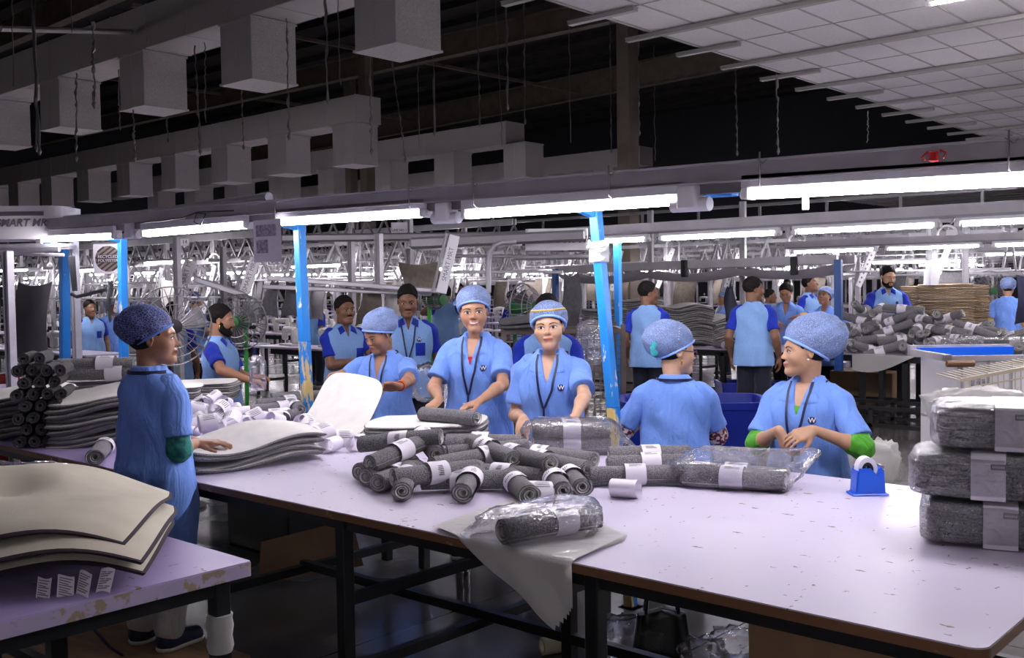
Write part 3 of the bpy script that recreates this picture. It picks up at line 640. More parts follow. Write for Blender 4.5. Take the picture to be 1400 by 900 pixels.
# white mat held up by the woman looking down
A, B_, C_, D_ = ony(449, 509, 4.08), ony(529, 523, 4.03), onz(490, 598, .812), onz(402, 586, .812)
def sheet(u, v, o=0):
    top = A.lerp(B_, u) + Vector((0, 0, .018 * math.sin(u * PI))); bot = D_.lerp(C_, u); p = top.lerp(bot, v); p.z -= .05 * math.sin(v * PI) * (1 - .3 * u); p += CF * (-.06 * math.sin(v * PI * .9) * (1 - v * .3))
    e = (1 - abs(2 * u - 1) ** 6 * abs(2 * v - 1) ** 6 * .0)
    return p - CF * .5 * o + Vector((0, 0, -o * .6))
b = MB(); b.c = 0; b.grid(lambda u, v: sheet(.5 + (u - .5) * (1 - .12 * abs(2 * v - 1) ** 8), .5 + (v - .5) * (1 - .1 * abs(2 * u - 1) ** 8)), 24, 24); b.c = 1; b.grid(lambda u, v: sheet(.5 + (u - .5) * (1 - .12 * abs(2 * v - 1) ** 8), .5 + (v - .5) * (1 - .1 * abs(2 * u - 1) ** 8), .014), 24, 24)
nu = 24; rim = [i for i in range(nu + 1)] + [(j + 1) * (nu + 1) - 1 for j in range(1, nu + 1)] + [nu * (nu + 1) + i for i in range(nu - 1, -1, -1)] + [j * (nu + 1) for j in range(nu - 1, 0, -1)]; n1 = (nu + 1) ** 2
for k in range(len(rim)): k2 = (k + 1) % len(rim); b.f.append((rim[k], rim[k2], rim[k2] + n1, rim[k] + n1)); b.m.append(1)
tag(b.build('bath_mat', ['back', 'pile'], smooth=60), 'white backed mat held upright by the woman who looks down', 'bath mat')
# ---- loose paper loops
def loop_mesh(seed):
    q = random.Random(seed); b = MB(); L = .09; R = .047; f = q.uniform(.7, .95); n = 30; vs = []; tw = q.uniform(1.92, 2.15)
    for i in range(n + 1):
        a = tw * PI * i / n; r = R * (1 + .08 * i / n)
        for y in (-L / 2, L / 2): vs.append((r * math.cos(a), y, r * math.sin(a) * f))
    b.add(vs, [(2 * i, 2 * i + 1, 2 * i + 3, 2 * i + 2) for i in range(n)]); b.c = 1
    for j in range(5):
        a = 1.2 + j * .2; rr = R * 1.05; b.add([(rr * 1.02 * math.cos(x), y, rr * 1.02 * math.sin(x) * f) for x, y in ((a, -.03), (a + .08, -.03), (a + .08, .025 - .01 * (j % 2)), (a, .03))], [(0, 1, 2, 3)])
    return b.mesh('paper_loop', ['paper', 'ink'], 60)
LOOPS = [loop_mesh(s) for s in range(4)]
def loop(px, py, z, yaw, tilt, label, group):
    p = onz(px, py, z); o = link('paper_loop', LOOPS[rnd.randrange(4)], None, p); o.rotation_euler = (tilt, rnd.uniform(-1, 1), yaw); return tag(o, label, 'paper loop', group)
LP = [(262, 545, 1), (275, 552, 2), (292, 545, 1), (306, 552, 2), (318, 560, 1), (332, 566, 1), (285, 566, 1), (300, 572, 2), (268, 575, 1), (258, 590, 0), (276, 592, 0), (292, 588, 1), (308, 590, 0), (322, 584, 1), (338, 580, 1), (352, 580, 0), (366, 584, 0), (348, 570, 1), (362, 572, 0), (376, 576, 0), (330, 592, 0), (316, 575, 2), (284, 578, 2), (270, 560, 2), (300, 560, 3), (388, 570, 0)]
for i, (x, y, k) in enumerate(LP):
    loop(x, y, TZ + .04 + .045 * k, rnd.uniform(0, 6.28), rnd.uniform(-.5, .5), 'loose white printed paper loop in the pile beside the standing worker', 'paper loops piled beside the standing worker')
for x, y, k, lab in ((416, 578, 1, 'paper loop leaning on the held white mat, upper left'), (442, 590, 1, 'paper loop below the held white mat, middle'), (452, 608, 0, 'paper loop showing its open mauve inside, left of the middle white mats'), (487, 606, 0, 'paper loop lying nearest the middle white mats'), (470, 600, 0, 'paper loop between two others below the held white mat'), (425, 590, 0, 'paper loop at the end of the drooping mats')):
    loop(x, y, TZ + .04 + .05 * k, rnd.uniform(-.8, .8), rnd.uniform(-.2, .2), lab, None)
loop(738, 672, TZ + .038, 2.5, .1, 'paper loop standing between the front rolled mats', None)
o = loop(855, 668, TZ + .034, -.35 + yw + PI / 2, 0, 'single flattened paper loop lying alone in front of the three rolled mats', None); o.rotation_euler.y = .3; o.scale = (1.25, 1.15, .8)
# ---- film wrapped packs
def film_blob(c, T, sx, sy, sz, seed, label, cat='plastic bag', m='film', tips=(), e=.55, amp=.10, n=40, name='plastic_bag'):
    q = random.Random(seed); off = Vector((q.uniform(0, 50), q.uniform(0, 50), 0)); b = MB()
    def pw(x, p): return math.copysign(abs(x) ** p, x)
    def f(u, v):
        a = u * 2 * PI; w = (v - .5) * PI * .999; d = Vector((pw(math.cos(a), e) * pw(math.cos(w), e), pw(math.sin(a), e) * pw(math.cos(w), e), pw(math.sin(w), e)))
        nn = d.normalized(); k = 1 + amp * mnoise.noise(nn * 2.3 + off) + amp * .55 * abs(mnoise.noise(nn * 6 + off)) * 1.5
        p = Vector((d.x * sx, d.y * sy, d.z * sz)) * k
        for tx, ty, tz, s, wd in tips:
            t = Vector((tx, ty, tz)); g = max(0, nn.dot(t.normalized())); p += t * s * g ** wd
        p.z = max(p.z, -sz * 1.0); return p
    b.grid(f, n, n // 2); o = b.build(name, m, smooth=80); o.matrix_world = Matrix.Translation(Vector(c)) @ T; return tag(o, label, cat)
yr = math.atan2((onz(925, 648, TZ) - onz(806, 650, TZ)).y, (onz(925, 648, TZ) - onz(806, 650, TZ)).x)
# bagged rolls in front of the woman with the grey band on her cap
c = onz(782, 622, TZ); dv = Vector((math.cos(yr), math.sin(yr), 0)); nv = Vector((-dv.y, dv.x, 0))
for k, (o1, z, lab) in enumerate(((-.045, ZR, 'lower front'), (.045, ZR, 'lower back'), (-.045, ZR + .078, 'upper front'), (.045, ZR + .078, 'upper back'))):
    place_roll(c + nv * (o1 + .06) + Vector((0, 0, z - TZ)), dv, '%s rolled mat inside the clear bag before the woman with the striped cap' % lab, 'rolled mats in the clear bag', 0, 0.0)
film_blob(c + nv * .06 + Vector((0, 0, .086)), Matrix.Rotation(yr, 4, 'Z'), .235, .115, .088, 3, 'clear plastic bag around four rolled mats before the woman with the striped cap', tips=((1, -.3, -.4, .09, 5),), amp=.09)
# bag with two rolls on the right
p0, p1 = onz(925, 667, TZ), onz(1075, 677, TZ); dv = (p1 - p0).normalized(); nv = Vector((-dv.y, dv.x, 0)); c = (p0 + p1) / 2 + nv * .05; y2 = math.atan2(dv.y, dv.x)
for o1, lab in ((0, 'front'), (.086, 'back')): place_roll(c + nv * o1 + Vector((0, 0, RR * .93)), dv, '%s rolled mat inside the clear bag left of the tape dispenser' % lab, 'rolled mats in the bag by the dispenser', 0, .0, 1.08)
film_blob(c + nv * .045 + Vector((0, 0, .054)), Matrix.Rotation(y2, 4, 'Z'), .235, .115, .055, 8, 'clear plastic bag with two rolled mats left of the blue tape dispenser', tips=((-1, -.1, .1, .07, 14), (.8, .5, .5, .12, 5), (-.3, .4, .9, .05, 6)), amp=.12)
# roll in a bag lying on the flat bags
p0, p1 = onz(692, 726, TZ + .06), onz(810, 706, TZ + .06); dv = (p1 - p0).normalized(); nv = Vector((-dv.y, dv.x, 0)); c = (p0 + p1) / 2; y3 = math.atan2(dv.y, dv.x)
place_roll(c, dv, 'rolled mat half slipped into a clear bag near the front table edge', None, .4, .04, 1.0)
film_blob(c + nv * .05 + Vector((0, 0, .0)), Matrix.Rotation(y3, 4, 'Z'), .19, .125, .052, 12, 'clear open bag drawn over the rolled mat near the front table edge', tips=((.9, .35, .1, .1, 6), (-1, .5, -.3, .05, 6)), amp=.16, name='plastic_bag')
# flat bags draped over the front edge
Lc, Tc, Rc = onz(598, 722, TZ), onz(716, 686, TZ), onz(858, 738, TZ)
for k in range(7):
    rot = (k - 3) * .025; ctr = (Lc + Rc) / 2
    def f(u, v, k=k, rot=rot):
        p = Tc + (Lc - Tc) * u * 1.02 + (Rc - Tc) * v; d = p - ctr; p = ctr + Vector((d.x * math.cos(rot) - d.y * math.sin(rot), d.x * math.sin(rot) + d.y * math.cos(rot), 0))
        z = TZ + .003 + .0022 * k + .0015 * math.sin(u * 9 + k) * math.sin(v * 7); ye = AY0 - .006 - .0015 * k
        if p.y < ye: ex = ye - p.y; z -= min(ex, .02) * .5 + max(0, ex - .02) * .97; p.y = ye - min(ex, .02) - max(0, ex - .02) * .2 - .012 * math.sin(p.x * 22 + k * .4) * min(1, ex * 5)
        return (p.x, p.y, z)
    b = MB(); b.grid(f, 64, 64); o = b.build('plastic_bag', 'film_m' if k < 7 else 'film', smooth=70); tag(o, 'flat milky plastic bag in the sheaf draped over the front edge of the table', 'plastic bag', 'flat plastic bags over the table edge')
# three film wrapped bundles at right
p0, p1 = onz(1259, 744, TZ), onz(1400, 756, TZ); yb = math.atan2((p1 - p0).y, (p1 - p0).x)
def bundle(pos, yaw, seed, label, L=.44, D=.3, Hh=.136):
    q = random.Random(seed); T = thing('wrapped_bundle', label, 'wrapped bundle', pos, yaw, None); nL = 7; t = Hh / nL
    for k in range(nL):
        e = q.uniform(-.004, .004); a = q.uniform(.0, .004); ph = q.uniform(0, 6)
        def f(u, v, k=k, e=e, a=a, ph=ph):
            an = u * 2 * PI; w = (v - .5) * PI; cx, cy = math.cos(an), math.sin(an); X = math.copysign(abs(cx) ** .22, cx); Y = math.copysign(abs(cy) ** .22, cy); s = max(abs(math.cos(w)), .0) ** .3
            sq = 1 - .05 * ((k - 3) / 3) ** 4
            return ((X * s * (L / 2 - .012) + e) * sq + L / 2, Y * s * (D / 2 - .01) * sq + D / 2, t * (k + .5) + math.copysign(abs(math.sin(w)) ** .6, w) * t * .49 + a * math.sin(an * 5 + ph))
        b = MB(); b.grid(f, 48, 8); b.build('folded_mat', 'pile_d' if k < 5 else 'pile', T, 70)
    b = MB(); w0, w1 = L * .40, L * .62; z1 = Hh + .003
    prof = [(-.003, .0), (-.005, .03), (-.005, Hh - .02), (.0, Hh - .004), (.02, z1), (D - .02, z1), (D + .003, Hh - .01), (D + .003, 0)]
    b.add([(x, yy, zz) for yy, zz in prof for x in (w0, w1)], [(2 * i, 2 * i + 1, 2 * i + 3, 2 * i + 2) for i in range(len(prof) - 1)])
    bd = b.build('paper_band', 'paper', T, 30)
    b = MB(); b.box((w0 + .055, -.0065, Hh - .04), (w1 + .001, -.0045, Hh - .022)); lb = b.build('label_strip', 'ink', bd)
    b = MB()
    for k in range(7): b.box((w0 + .06 + k * .005, -.0072, Hh - .034), (w0 + .0628 + k * .005, -.0060, Hh - .028))
    b.build('print_mark', 'paper', lb)
    b = MB(); off = Vector((q.uniform(0, 30), 0, 0))
    def g(u, v):
        an = u * 2 * PI; w = (v - .5) * PI * .998; pw = lambda x: math.copysign(abs(x) ** .3, x); d = Vector((pw(math.cos(an)) * pw(math.cos(w)), pw(math.sin(an)) * pw(math.cos(w)), pw(math.sin(w))))
        k = 1.035 + .02 * mnoise.noise(d * 6 + off) + .022 * abs(mnoise.noise(d * 13 + off)); return (d.x * L / 2 * k + L / 2, d.y * D / 2 * (k + .02) + D / 2, max(-.002, d.z * Hh / 2 * k + Hh / 2))
    b.grid(g, 64, 32); b.build('film_wrap', 'film_t', T, 80)
    return T
dx = Vector((math.cos(yb), math.sin(yb), 0)); b0 = Vector((p0.x, p0.y, TZ + .003))
bundle(b0, yb, 1, 'film wrapped bundle of grey mats, lowest of the three at right')
bundle(b0 + Vector((0, 0, .148)) - dx * .035 + Vector((.0, .0, 0)), yb - .03, 2, 'film wrapped bundle of grey mats, middle of the three at right')
bundle(b0 + Vector((0, 0, .296)) + dx * .035 + Vector((-.01, .02, 0)), yb + .02, 3, 'film wrapped bundle of grey mats, topmost of the three at right')
# ---- tape dispenser
p0, p1 = onz(1166, 678, TZ), onz(1190, 682, TZ); c = onz(1186, 676, TZ); T = thing('tape_dispenser', 'bright blue tape dispenser with a roll of tape', 'tape dispenser', c, math.atan2(p1.y - p0.y, p1.x - p0.x) + .9)
b = MB(); prof = [(-.075, 0), (.075, 0), (.075, .006), (.066, .012), (.06, .085), (.045, .095), (.035, .088), (.028, .06), (-.01, .05), (-.03, .07), (-.058, .085), (-.064, .012), (-.075, .006)]
b.prism([(x, z) for x, z in prof], -.033, .033, Matrix(((1, 0, 0, 0), (0, 0, -1, 0), (0, 1, 0, 0), (0, 0, 0, 1)))); b.box((-.08, -.042, 0), (.08, .042, .007), .003)
for s in (-1, 1): b.prism([(-.06, .01), (.058, .01), (.05, .05), (.0, .092), (-.05, .092)], s * .036 - .004, s * .036 + .004, Matrix(((1, 0, 0, 0), (0, 0, -1, 0), (0, 1, 0, 0), (0, 0, 0, 1))))
b.build('body', 'brightblue', T); T.scale = (.88, .95, 1.15)
RT = Matrix.Translation((-.008, 0, .085)) @ Matrix.Rotation(PI / 2, 4, 'X')
b = MB(); b.lathe([(.026, -.024), (.043, -.024), (.043, .024), (.026, .024), (.026, -.024)], 28, RT, False); b.build('tape_roll', 'white', T, 40)
b = MB(); b.lathe([(.014, -.022), (.0262, -.022), (.0262, .022), (.014, .022), (.014, -.022)], 20, RT, False); b.build('tape_core', 'black', T, 40)
b = MB(); b.box((.05, -.028, .09), (.062, .028, .1)); b.build('cutter', 'alud', T)
# ---- cream canvas mats on the lilac table
def dome(cx, cy, k, a):
    return lambda x, y: -k * ((x - cx) ** 2 + (y - cy) ** 2) + a * math.sin(x * 6 + y * 3) + a * .6 * math.sin(x * 11 - y * 7 + 1) - 3.2 * a * math.exp(-((x - .12) ** 2 + (y - .02) ** 2) / .012)
def place_by_corner(me, w, d, corner, yaw, label, name='canvas_mat'):
    R_ = Matrix.Rotation(yaw, 4, 'Z'); o = link(name, me, None, Vector(corner) - R_ @ Vector((w / 2 * .93, -d / 2 * .93, 0)), yaw); return tag(o, label, 'canvas mat', 'cream canvas mats')
# right near corner shows at (192,787); near edge runs to the left
for i, (cx, cy, zc, zz, yaw, lab, k) in enumerate(((190, 787, .832, .04, .0, 'cream mat with dark binding, lowest of the pile on the lilac table', .16), (187, 772, .872, .06, .03, 'cream mat with dark binding, in the middle of the pile on the lilac table', .17), (163, 747, .915, .12, .02, 'cream mat with dark binding, topmost of the pile on the lilac table', .18))):
    cn = onz(cx, cy, zc); e = onz(0, cy + 4 - i * 3, zc + .02); yaw = math.atan2(cn.y - e.y, cn.x - e.x) + yaw
    w, d = 1.15, .85
    me = mat_mesh(w, d, .03, dome(-.12, .1, .165, .021), 30, 22, .1, ('cream_m', 'bind', 'bind'), 'canvas_mat'); mz = me.vertices[0].co.z
    lowz = min(v.co.z for v in me.vertices if v.co.x > w * .4 and v.co.y < -d * .4)
    o = place_by_corner(me, w, d, (cn.x, cn.y, zc - lowz), yaw, lab)
for k, (px, py, z, lab) in enumerate(((152, 776, .868, 'white care label nearest the right corner of the cream mats'), (122, 780, .86, 'white care label second from the right corner of the cream mats'), (95, 784, .85, 'white care label third from the right corner of the cream mats'), (66, 786, .85, 'white care label farthest left under the cream mats'), (143, 735, .925, 'white care label lying on the topmost cream mat'))):
    p = onz(px, py, z) - CF * (.02 if k < 4 else .0); w_, L_ = .042, (.066 if k < 4 else .05)
    def lf(u, v, o=0.): s_ = 1. if k < 4 else .35; return ((u - .5) * w_ + .012 * v * (k % 2), -v * L_ * (.45 if s_ == 1. else .9) - o, -v * L_ * .85 * s_ + .006 * math.sin(u * 3 + k) + o * .5)
    b = MB(); b.grid(lf, 4, 6); b.c = 1
    for j in range(8): v0 = .12 + .1 * j; b.add([lf(.1, v0, .0015), lf(.9 - .12 * (j % 3), v0, .0015), lf(.9 - .12 * (j % 3), v0 + .045, .0015), lf(.1, v0 + .045, .0015)], [(0, 1, 2, 3)])
    o = b.build('care_label', ['paper', 'ink'], fix=False); o.location = p; o.rotation_euler.z = yw + rnd.uniform(-.4, .4); tag(o, lab, 'label')
c = dep(40, 660, 4.0); film_blob((c.x, c.y, c.z), Matrix.Rotation(yw, 4, 'Z'), .2, .1, .07, 21, 'crumpled clear bag behind the cream mats on the lilac table', amp=.2)
q = dep(10, 634, 3.6); place_roll((q.x, q.y, TZ + .14), CR, 'rolled grey mat at the left edge behind the cream mats', None, 0, .3, 1.0, False)
# ---- under the tables
pl = onz(215, 880, .1); T = thing('wooden_platform', 'low plywood platform the left worker stands on', 'platform', (pl.x - .1, pl.y - .15, 0), .05)
b = MB(); b.box((-.75, -.45, .075), (.55, .3, .1), .003); b.build('deck', 'wood', T)
for x in (-.7, -.1, .5): b = MB(); b.box((x - .03, -.43, 0), (x + .03, .28, .075)); b.build('bearer', 'wood', T)
a, c = onz(352, 800, .05), onz(490, 775, .05); b = MB(); b.prism([(0, 0), (.62, 0), (.6, .2), (.5, .26), (.05, .22)], 0, .006, Matrix.Rotation(1.25, 4, 'X')); o = b.build('cardboard_sheet', 'card'); o.location = a; o.rotation_euler.z = math.atan2(c.y - a.y, c.x - a.x); tag(o, 'brown cardboard sheet leaning under the packing table', 'cardboard')
p = onz(320, 760, .0); T = thing('black_box', 'black metal box under the far left end of the packing table', 'box', (p.x, p.y + .4, 0)); b = MB(); b.box((-.3, -.25, 0), (.35, .25, .42), .01); b.build('body', 'black', T); b = MB(); b.box((-.32, -.27, .42), (.37, .27, .45), .006); b.build('lid', 'black', T)
p = onz(634, 830, 0.02); T = thing('steel_bottle', 'steel water bottle standing under the packing table', 'bottle', p); b = MB(); b.lathe([(.0, 0), (.034, .0), (.036, .02), (.036, .18), (.03, .2), (.022, .205)], 20); b.build('body', 'glass_s', T, 50); b = MB(); b.lathe([(.026, .2), (.028, .205), (.028, .235), (.02, .24)], 20); b.build('cap', 'black', T, 50)
b = MB(); b.lathe([(.026, -.055), (.038, -.055), (.038, .055), (.026, .055), (.026, -.055)], 22, Matrix.Rotation(PI / 2, 4, 'X'), False); o = b.build('tape_roll', 'cream', smooth=40); o.location = onz(757, 882, .04); o.rotation_euler.z = yw + 1.9; tag(o, 'wide roll of clear brown tape lying on the floor under the table', 'tape')
p = onz(905, 885, .05); T = thing('handbag', 'dark handbag standing on the floor under the table front', 'handbag', (p.x, p.y, .0), yw)
b = MB(); b.grid(lambda u, v: ((.13 - .03 * v) * math.copysign(abs(math.cos(u * 2 * PI)) ** .5, math.cos(u * 2 * PI)) * (1 if v < .999 else 0), .06 * math.copysign(abs(math.sin(u * 2 * PI)) ** .6, math.sin(u * 2 * PI)) * (1 - .5 * v) + .01 * math.sin(u * 30), .22 * v), 30, 10); b.build('body', 'black', T, 60)
for s in (-1, 1): b = MB(); b.tube([(-.07, s * .02, .2)] + [(-.07 * math.cos(k * PI / 8), s * .025, .22 + .1 * math.sin(k * PI / 8)) for k in range(9)] + [(.07, s * .02, .2)], .007, 6); b.build('handle', 'black', T, 60)
for px, py, s, lab in ((868, 880, .13, 'crumpled clear bag on the floor left of the handbag'), (1003, 885, .1, 'crumpled clear bag on the floor right of the handbag'), (960, 893, .09, 'small crumpled film in front of the handbag')):
    p = onz(px, py, .06); film_blob((p.x, p.y, s * .6 + .01), Matrix.Rotation(yw, 4, 'Z'), s, s * .7, s * .6, int(px), lab, amp=.35)
b = MB(); q0 = onz(1030, 840, .7); b.box((0, -.012, 0), (.42, .012, .62), .002); o = b.build('cardboard_sheet', 'card'); o.location = (ony(1026, 850, 2.46).x, 2.46, .1); tag(o, 'brown board panel closing the front of the table at right', 'board')
b = MB(); b.tube([onz(118, 838, .5), onz(130, 862, .35), onz(150, 885, .2), onz(180, 905, .02)], .006, 6); tag(b.build('cable', 'navy', smooth=60), 'dark blue cable hanging under the lilac table', 'cable')
# ================================================================ THE HALL BEHIND
def alu_post_mesh(h, w=.08, d=.05):
    b = MB(); g = .012
    for sx in (-1, 1): b.box((sx * w / 2 - (.022 if sx > 0 else 0), -d / 2, 0), (sx * w / 2 + (.022 if sx < 0 else 0), d / 2, h))
    b.box((-w / 2 + .022, -d / 2 + g, 0), (w / 2 - .022, d / 2 - g, h)); return b.mesh('post', 'alu', fix=True)
POST = alu_post_mesh(2.75)
def felt_mesh(seed, w, h, m, shape='taper'):
    q = random.Random(seed); ph = q.uniform(0, 6); b = MB()
    def f(u, v, o=0):
        ww = w * (.45 + .55 * v ** .7 if shape == 'taper' else 1); y = .05 * math.sin(u * 3 + ph) * (1 - v * .3) + .02 * math.sin(v * 6 + ph); e = (2 * u - 1); return (e * ww / 2 + .03 * math.sin(v * 3 + ph), y + o * .02, -v * h - .03 * e * e * (1 if v > .9 else -1))
    b.grid(lambda u, v: f(u, v), 12, 14); b.grid(lambda u, v: f(u, v, 1), 12, 14)
    n1 = 13 * 15; nu, nv = 12, 14; rim = [i for i in range(nu + 1)] + [(j + 1) * (nu + 1) - 1 for j in range(1, nv + 1)] + [nv * (nu + 1) + i for i in range(nu - 1, -1, -1)] + [j * (nu + 1) for j in range(nv - 1, 0, -1)]
    for k in range(len(rim)): k2 = (k + 1) % len(rim); b.f.append((rim[k], rim[k2], rim[k2] + n1, rim[k] + n1)); b.m.append(0)
    return b.mesh('hanging_mat', m, 60, True)
FELT = [felt_mesh(1, .34, .55, 'felt'), felt_mesh(2, .36, .6, 'back'), felt_mesh(3, .4, .55, 'felt_b', 'sq'), felt_mesh(4, .32, .6, 'felt', 'sq')]
def arm_mesh():
    b = MB(); b.box((-.045, -.012, -.78), (.045, .012, 0), .004); b.c = 1
    for k in range(9): b.box((-.012, -.0135, -.72 + k * .075), (.012, -.012, -.69 + k * .075))
    return b.mesh('slanted_arm', ['white', 'alud'], fix=True)
ARM = arm_mesh()
def parts_for_bay(L):
    P = []
    b = MB(); b.box((0, -.05, 2.66), (L, -.01, 2.76)); b.box((0, .03, 2.66), (L, .07, 2.76)); b.box((0, -.03, 2.3), (L, .03, 2.36)); P.append(('header_rail', b.mesh('header_rail', 'alu', fix=True)))
    b = MB(); b.tube([(0, -.3, 1.78), (L, -.3, 1.78)], .017, 6); b.tube([(0, .3, 1.72), (L, .3, 1.72)], .017, 6); b.tube([(0, -.25, 2.02), (L, -.25, 2.02)], .012, 5); P.append(('carrier_rail', b.mesh('carrier_rail', 'alu', 60, True)))
    b = MB()
    for k in range(6):
        x = .2 + k * L / 6; b.bar((x, 0, 2.36), (x + .2, 0, 2.66), .025); b.bar((x + .2, 0, 2.66), (x + .38, 0, 2.36), .025)
    b.bar((0, 0, 2.95), (L, 0, 2.95), .05); b.bar((L * .3, 0, 2.7), (L * .3, 0, 2.95), .04); b.bar((L * .8, 0, 2.7), (L * .8, 0, 2.95), .04); P.append(('lattice', b.mesh('lattice', 'alud', fix=True)))
    b = MB(); pts = [(L * .55, -.1, 2.3)] + [(L * .55 + .14 - .14 * math.cos(a * PI / 12), -.12, 2.3 + .14 * math.sin(a * PI / 12)) for a in range(1, 12)] + [(L * .55 + .28, -.14, 2.3), (L * .55 + .28, -.14, 1.75)]; b.tube(pts, .02, 6); P.append(('curved_hook', b.mesh('curved_hook', 'white', 60, True)))
    return P
bkb = MB(); bkb.bar((0, -.32, 1.78), (0, -.02, 2.32), .03); bkb.bar((0, .02, 2.32), (0, .32, 1.72), .03); bkb.bar((0, -.3, 2.34), (0, .3, 2.34), .035, .05); BRK = bkb.mesh('bracket', 'alu', fix=True)
BL = 2.4; BAY = parts_for_bay(BL)
def dev_table(L=2.0):
    t = MB(); t.box((-L / 2, -.3, .73), (L / 2, .3, .76), .004)
    f = MB()
    for x in (-L / 2 + .06, L / 2 - .06):
        for y in (-.26, .26): f.box((x - .02, y - .02, 0), (x + .02, y + .02, .73))
        f.box((x - .02, -.26, .2), (x + .02, .26, .24))
    f.box((-L / 2 + .06, -.02, .62), (L / 2 - .06, .02, .7)); return t.mesh('table_top', 'lilac', fix=True), f.mesh('underframe', 'black', fix=True)
DT = dev_table()
def machine_mesh():
    b = MB(); b.box((-.22, -.09, 0), (.22, .09, .03), .008); b.box((.12, -.06, .03), (.22, .06, .27), .03); b.box((-.2, -.05, .19), (.2, .05, .29), .03); b.box((-.22, -.045, .08), (-.13, .045, .24), .02); b.tube([(.22, 0, .22), (.25, 0, .22)], .06, 14); b.tube([(-.17, 0, .08), (-.17, 0, .02)], .008, 6); b.tube([(.05, 0, .29), (.05, 0, .42)], .006, 5); b.lathe([(.03, .36), (.022, .42), (.008, .44)], 10, Matrix.Translation((.05, 0, 0)))
    return b.mesh('sewing_machine', 'machine', 40, True)
SM = machine_mesh()
def tote_mesh(m):
    b = MB(); w, d, h = .25, .18, .3
    for s in (-1, 1):
        b.box((-w, s * d - .01, 0), (w, s * d + .01, h), .004); b.box((s * w - .01, -d, 0), (s * w + .01, d, h), .004)
    b.box((-w, -d, 0), (w, d, .02)); b.box((-w - .02, -d - .02, h - .03), (w + .02, -d + .01, h)); b.box((-w - .02, d - .01, h - .03), (w + .02, d + .02, h)); return b.mesh('crate', m, fix=True)
TOTES = {m: tote_mesh(m) for m in ('red', 'binb', 'yellow', 'green')}
rowsY = [(7.6, -20.4, -10.9), (10.2, -26, -11.2), (13.0, -33, -11.5), (15.9, -40, -4.4), (18.9, -48, -5), (22.2, -49, -6), (26., -49, -7), (30.5, -49, -8), (36., -49, -9.5), (41.5, -49, -11)]
depthw = ['first', 'second', 'third', 'fourth', 'fifth', 'sixth', 'seventh', 'eighth', 'ninth', 'tenth']
nb = 0
far_tub = MB(); far_tub.tube([(.03, 0, 0), (1.17, 0, 0)], .016, 6); FT = far_tub.mesh('tube', 'tube', 60, True)
hb = MB(); hb.box((0, -.03, .02), (1.2, .03, .05)); FH = hb.mesh('housing', 'white', fix=True)
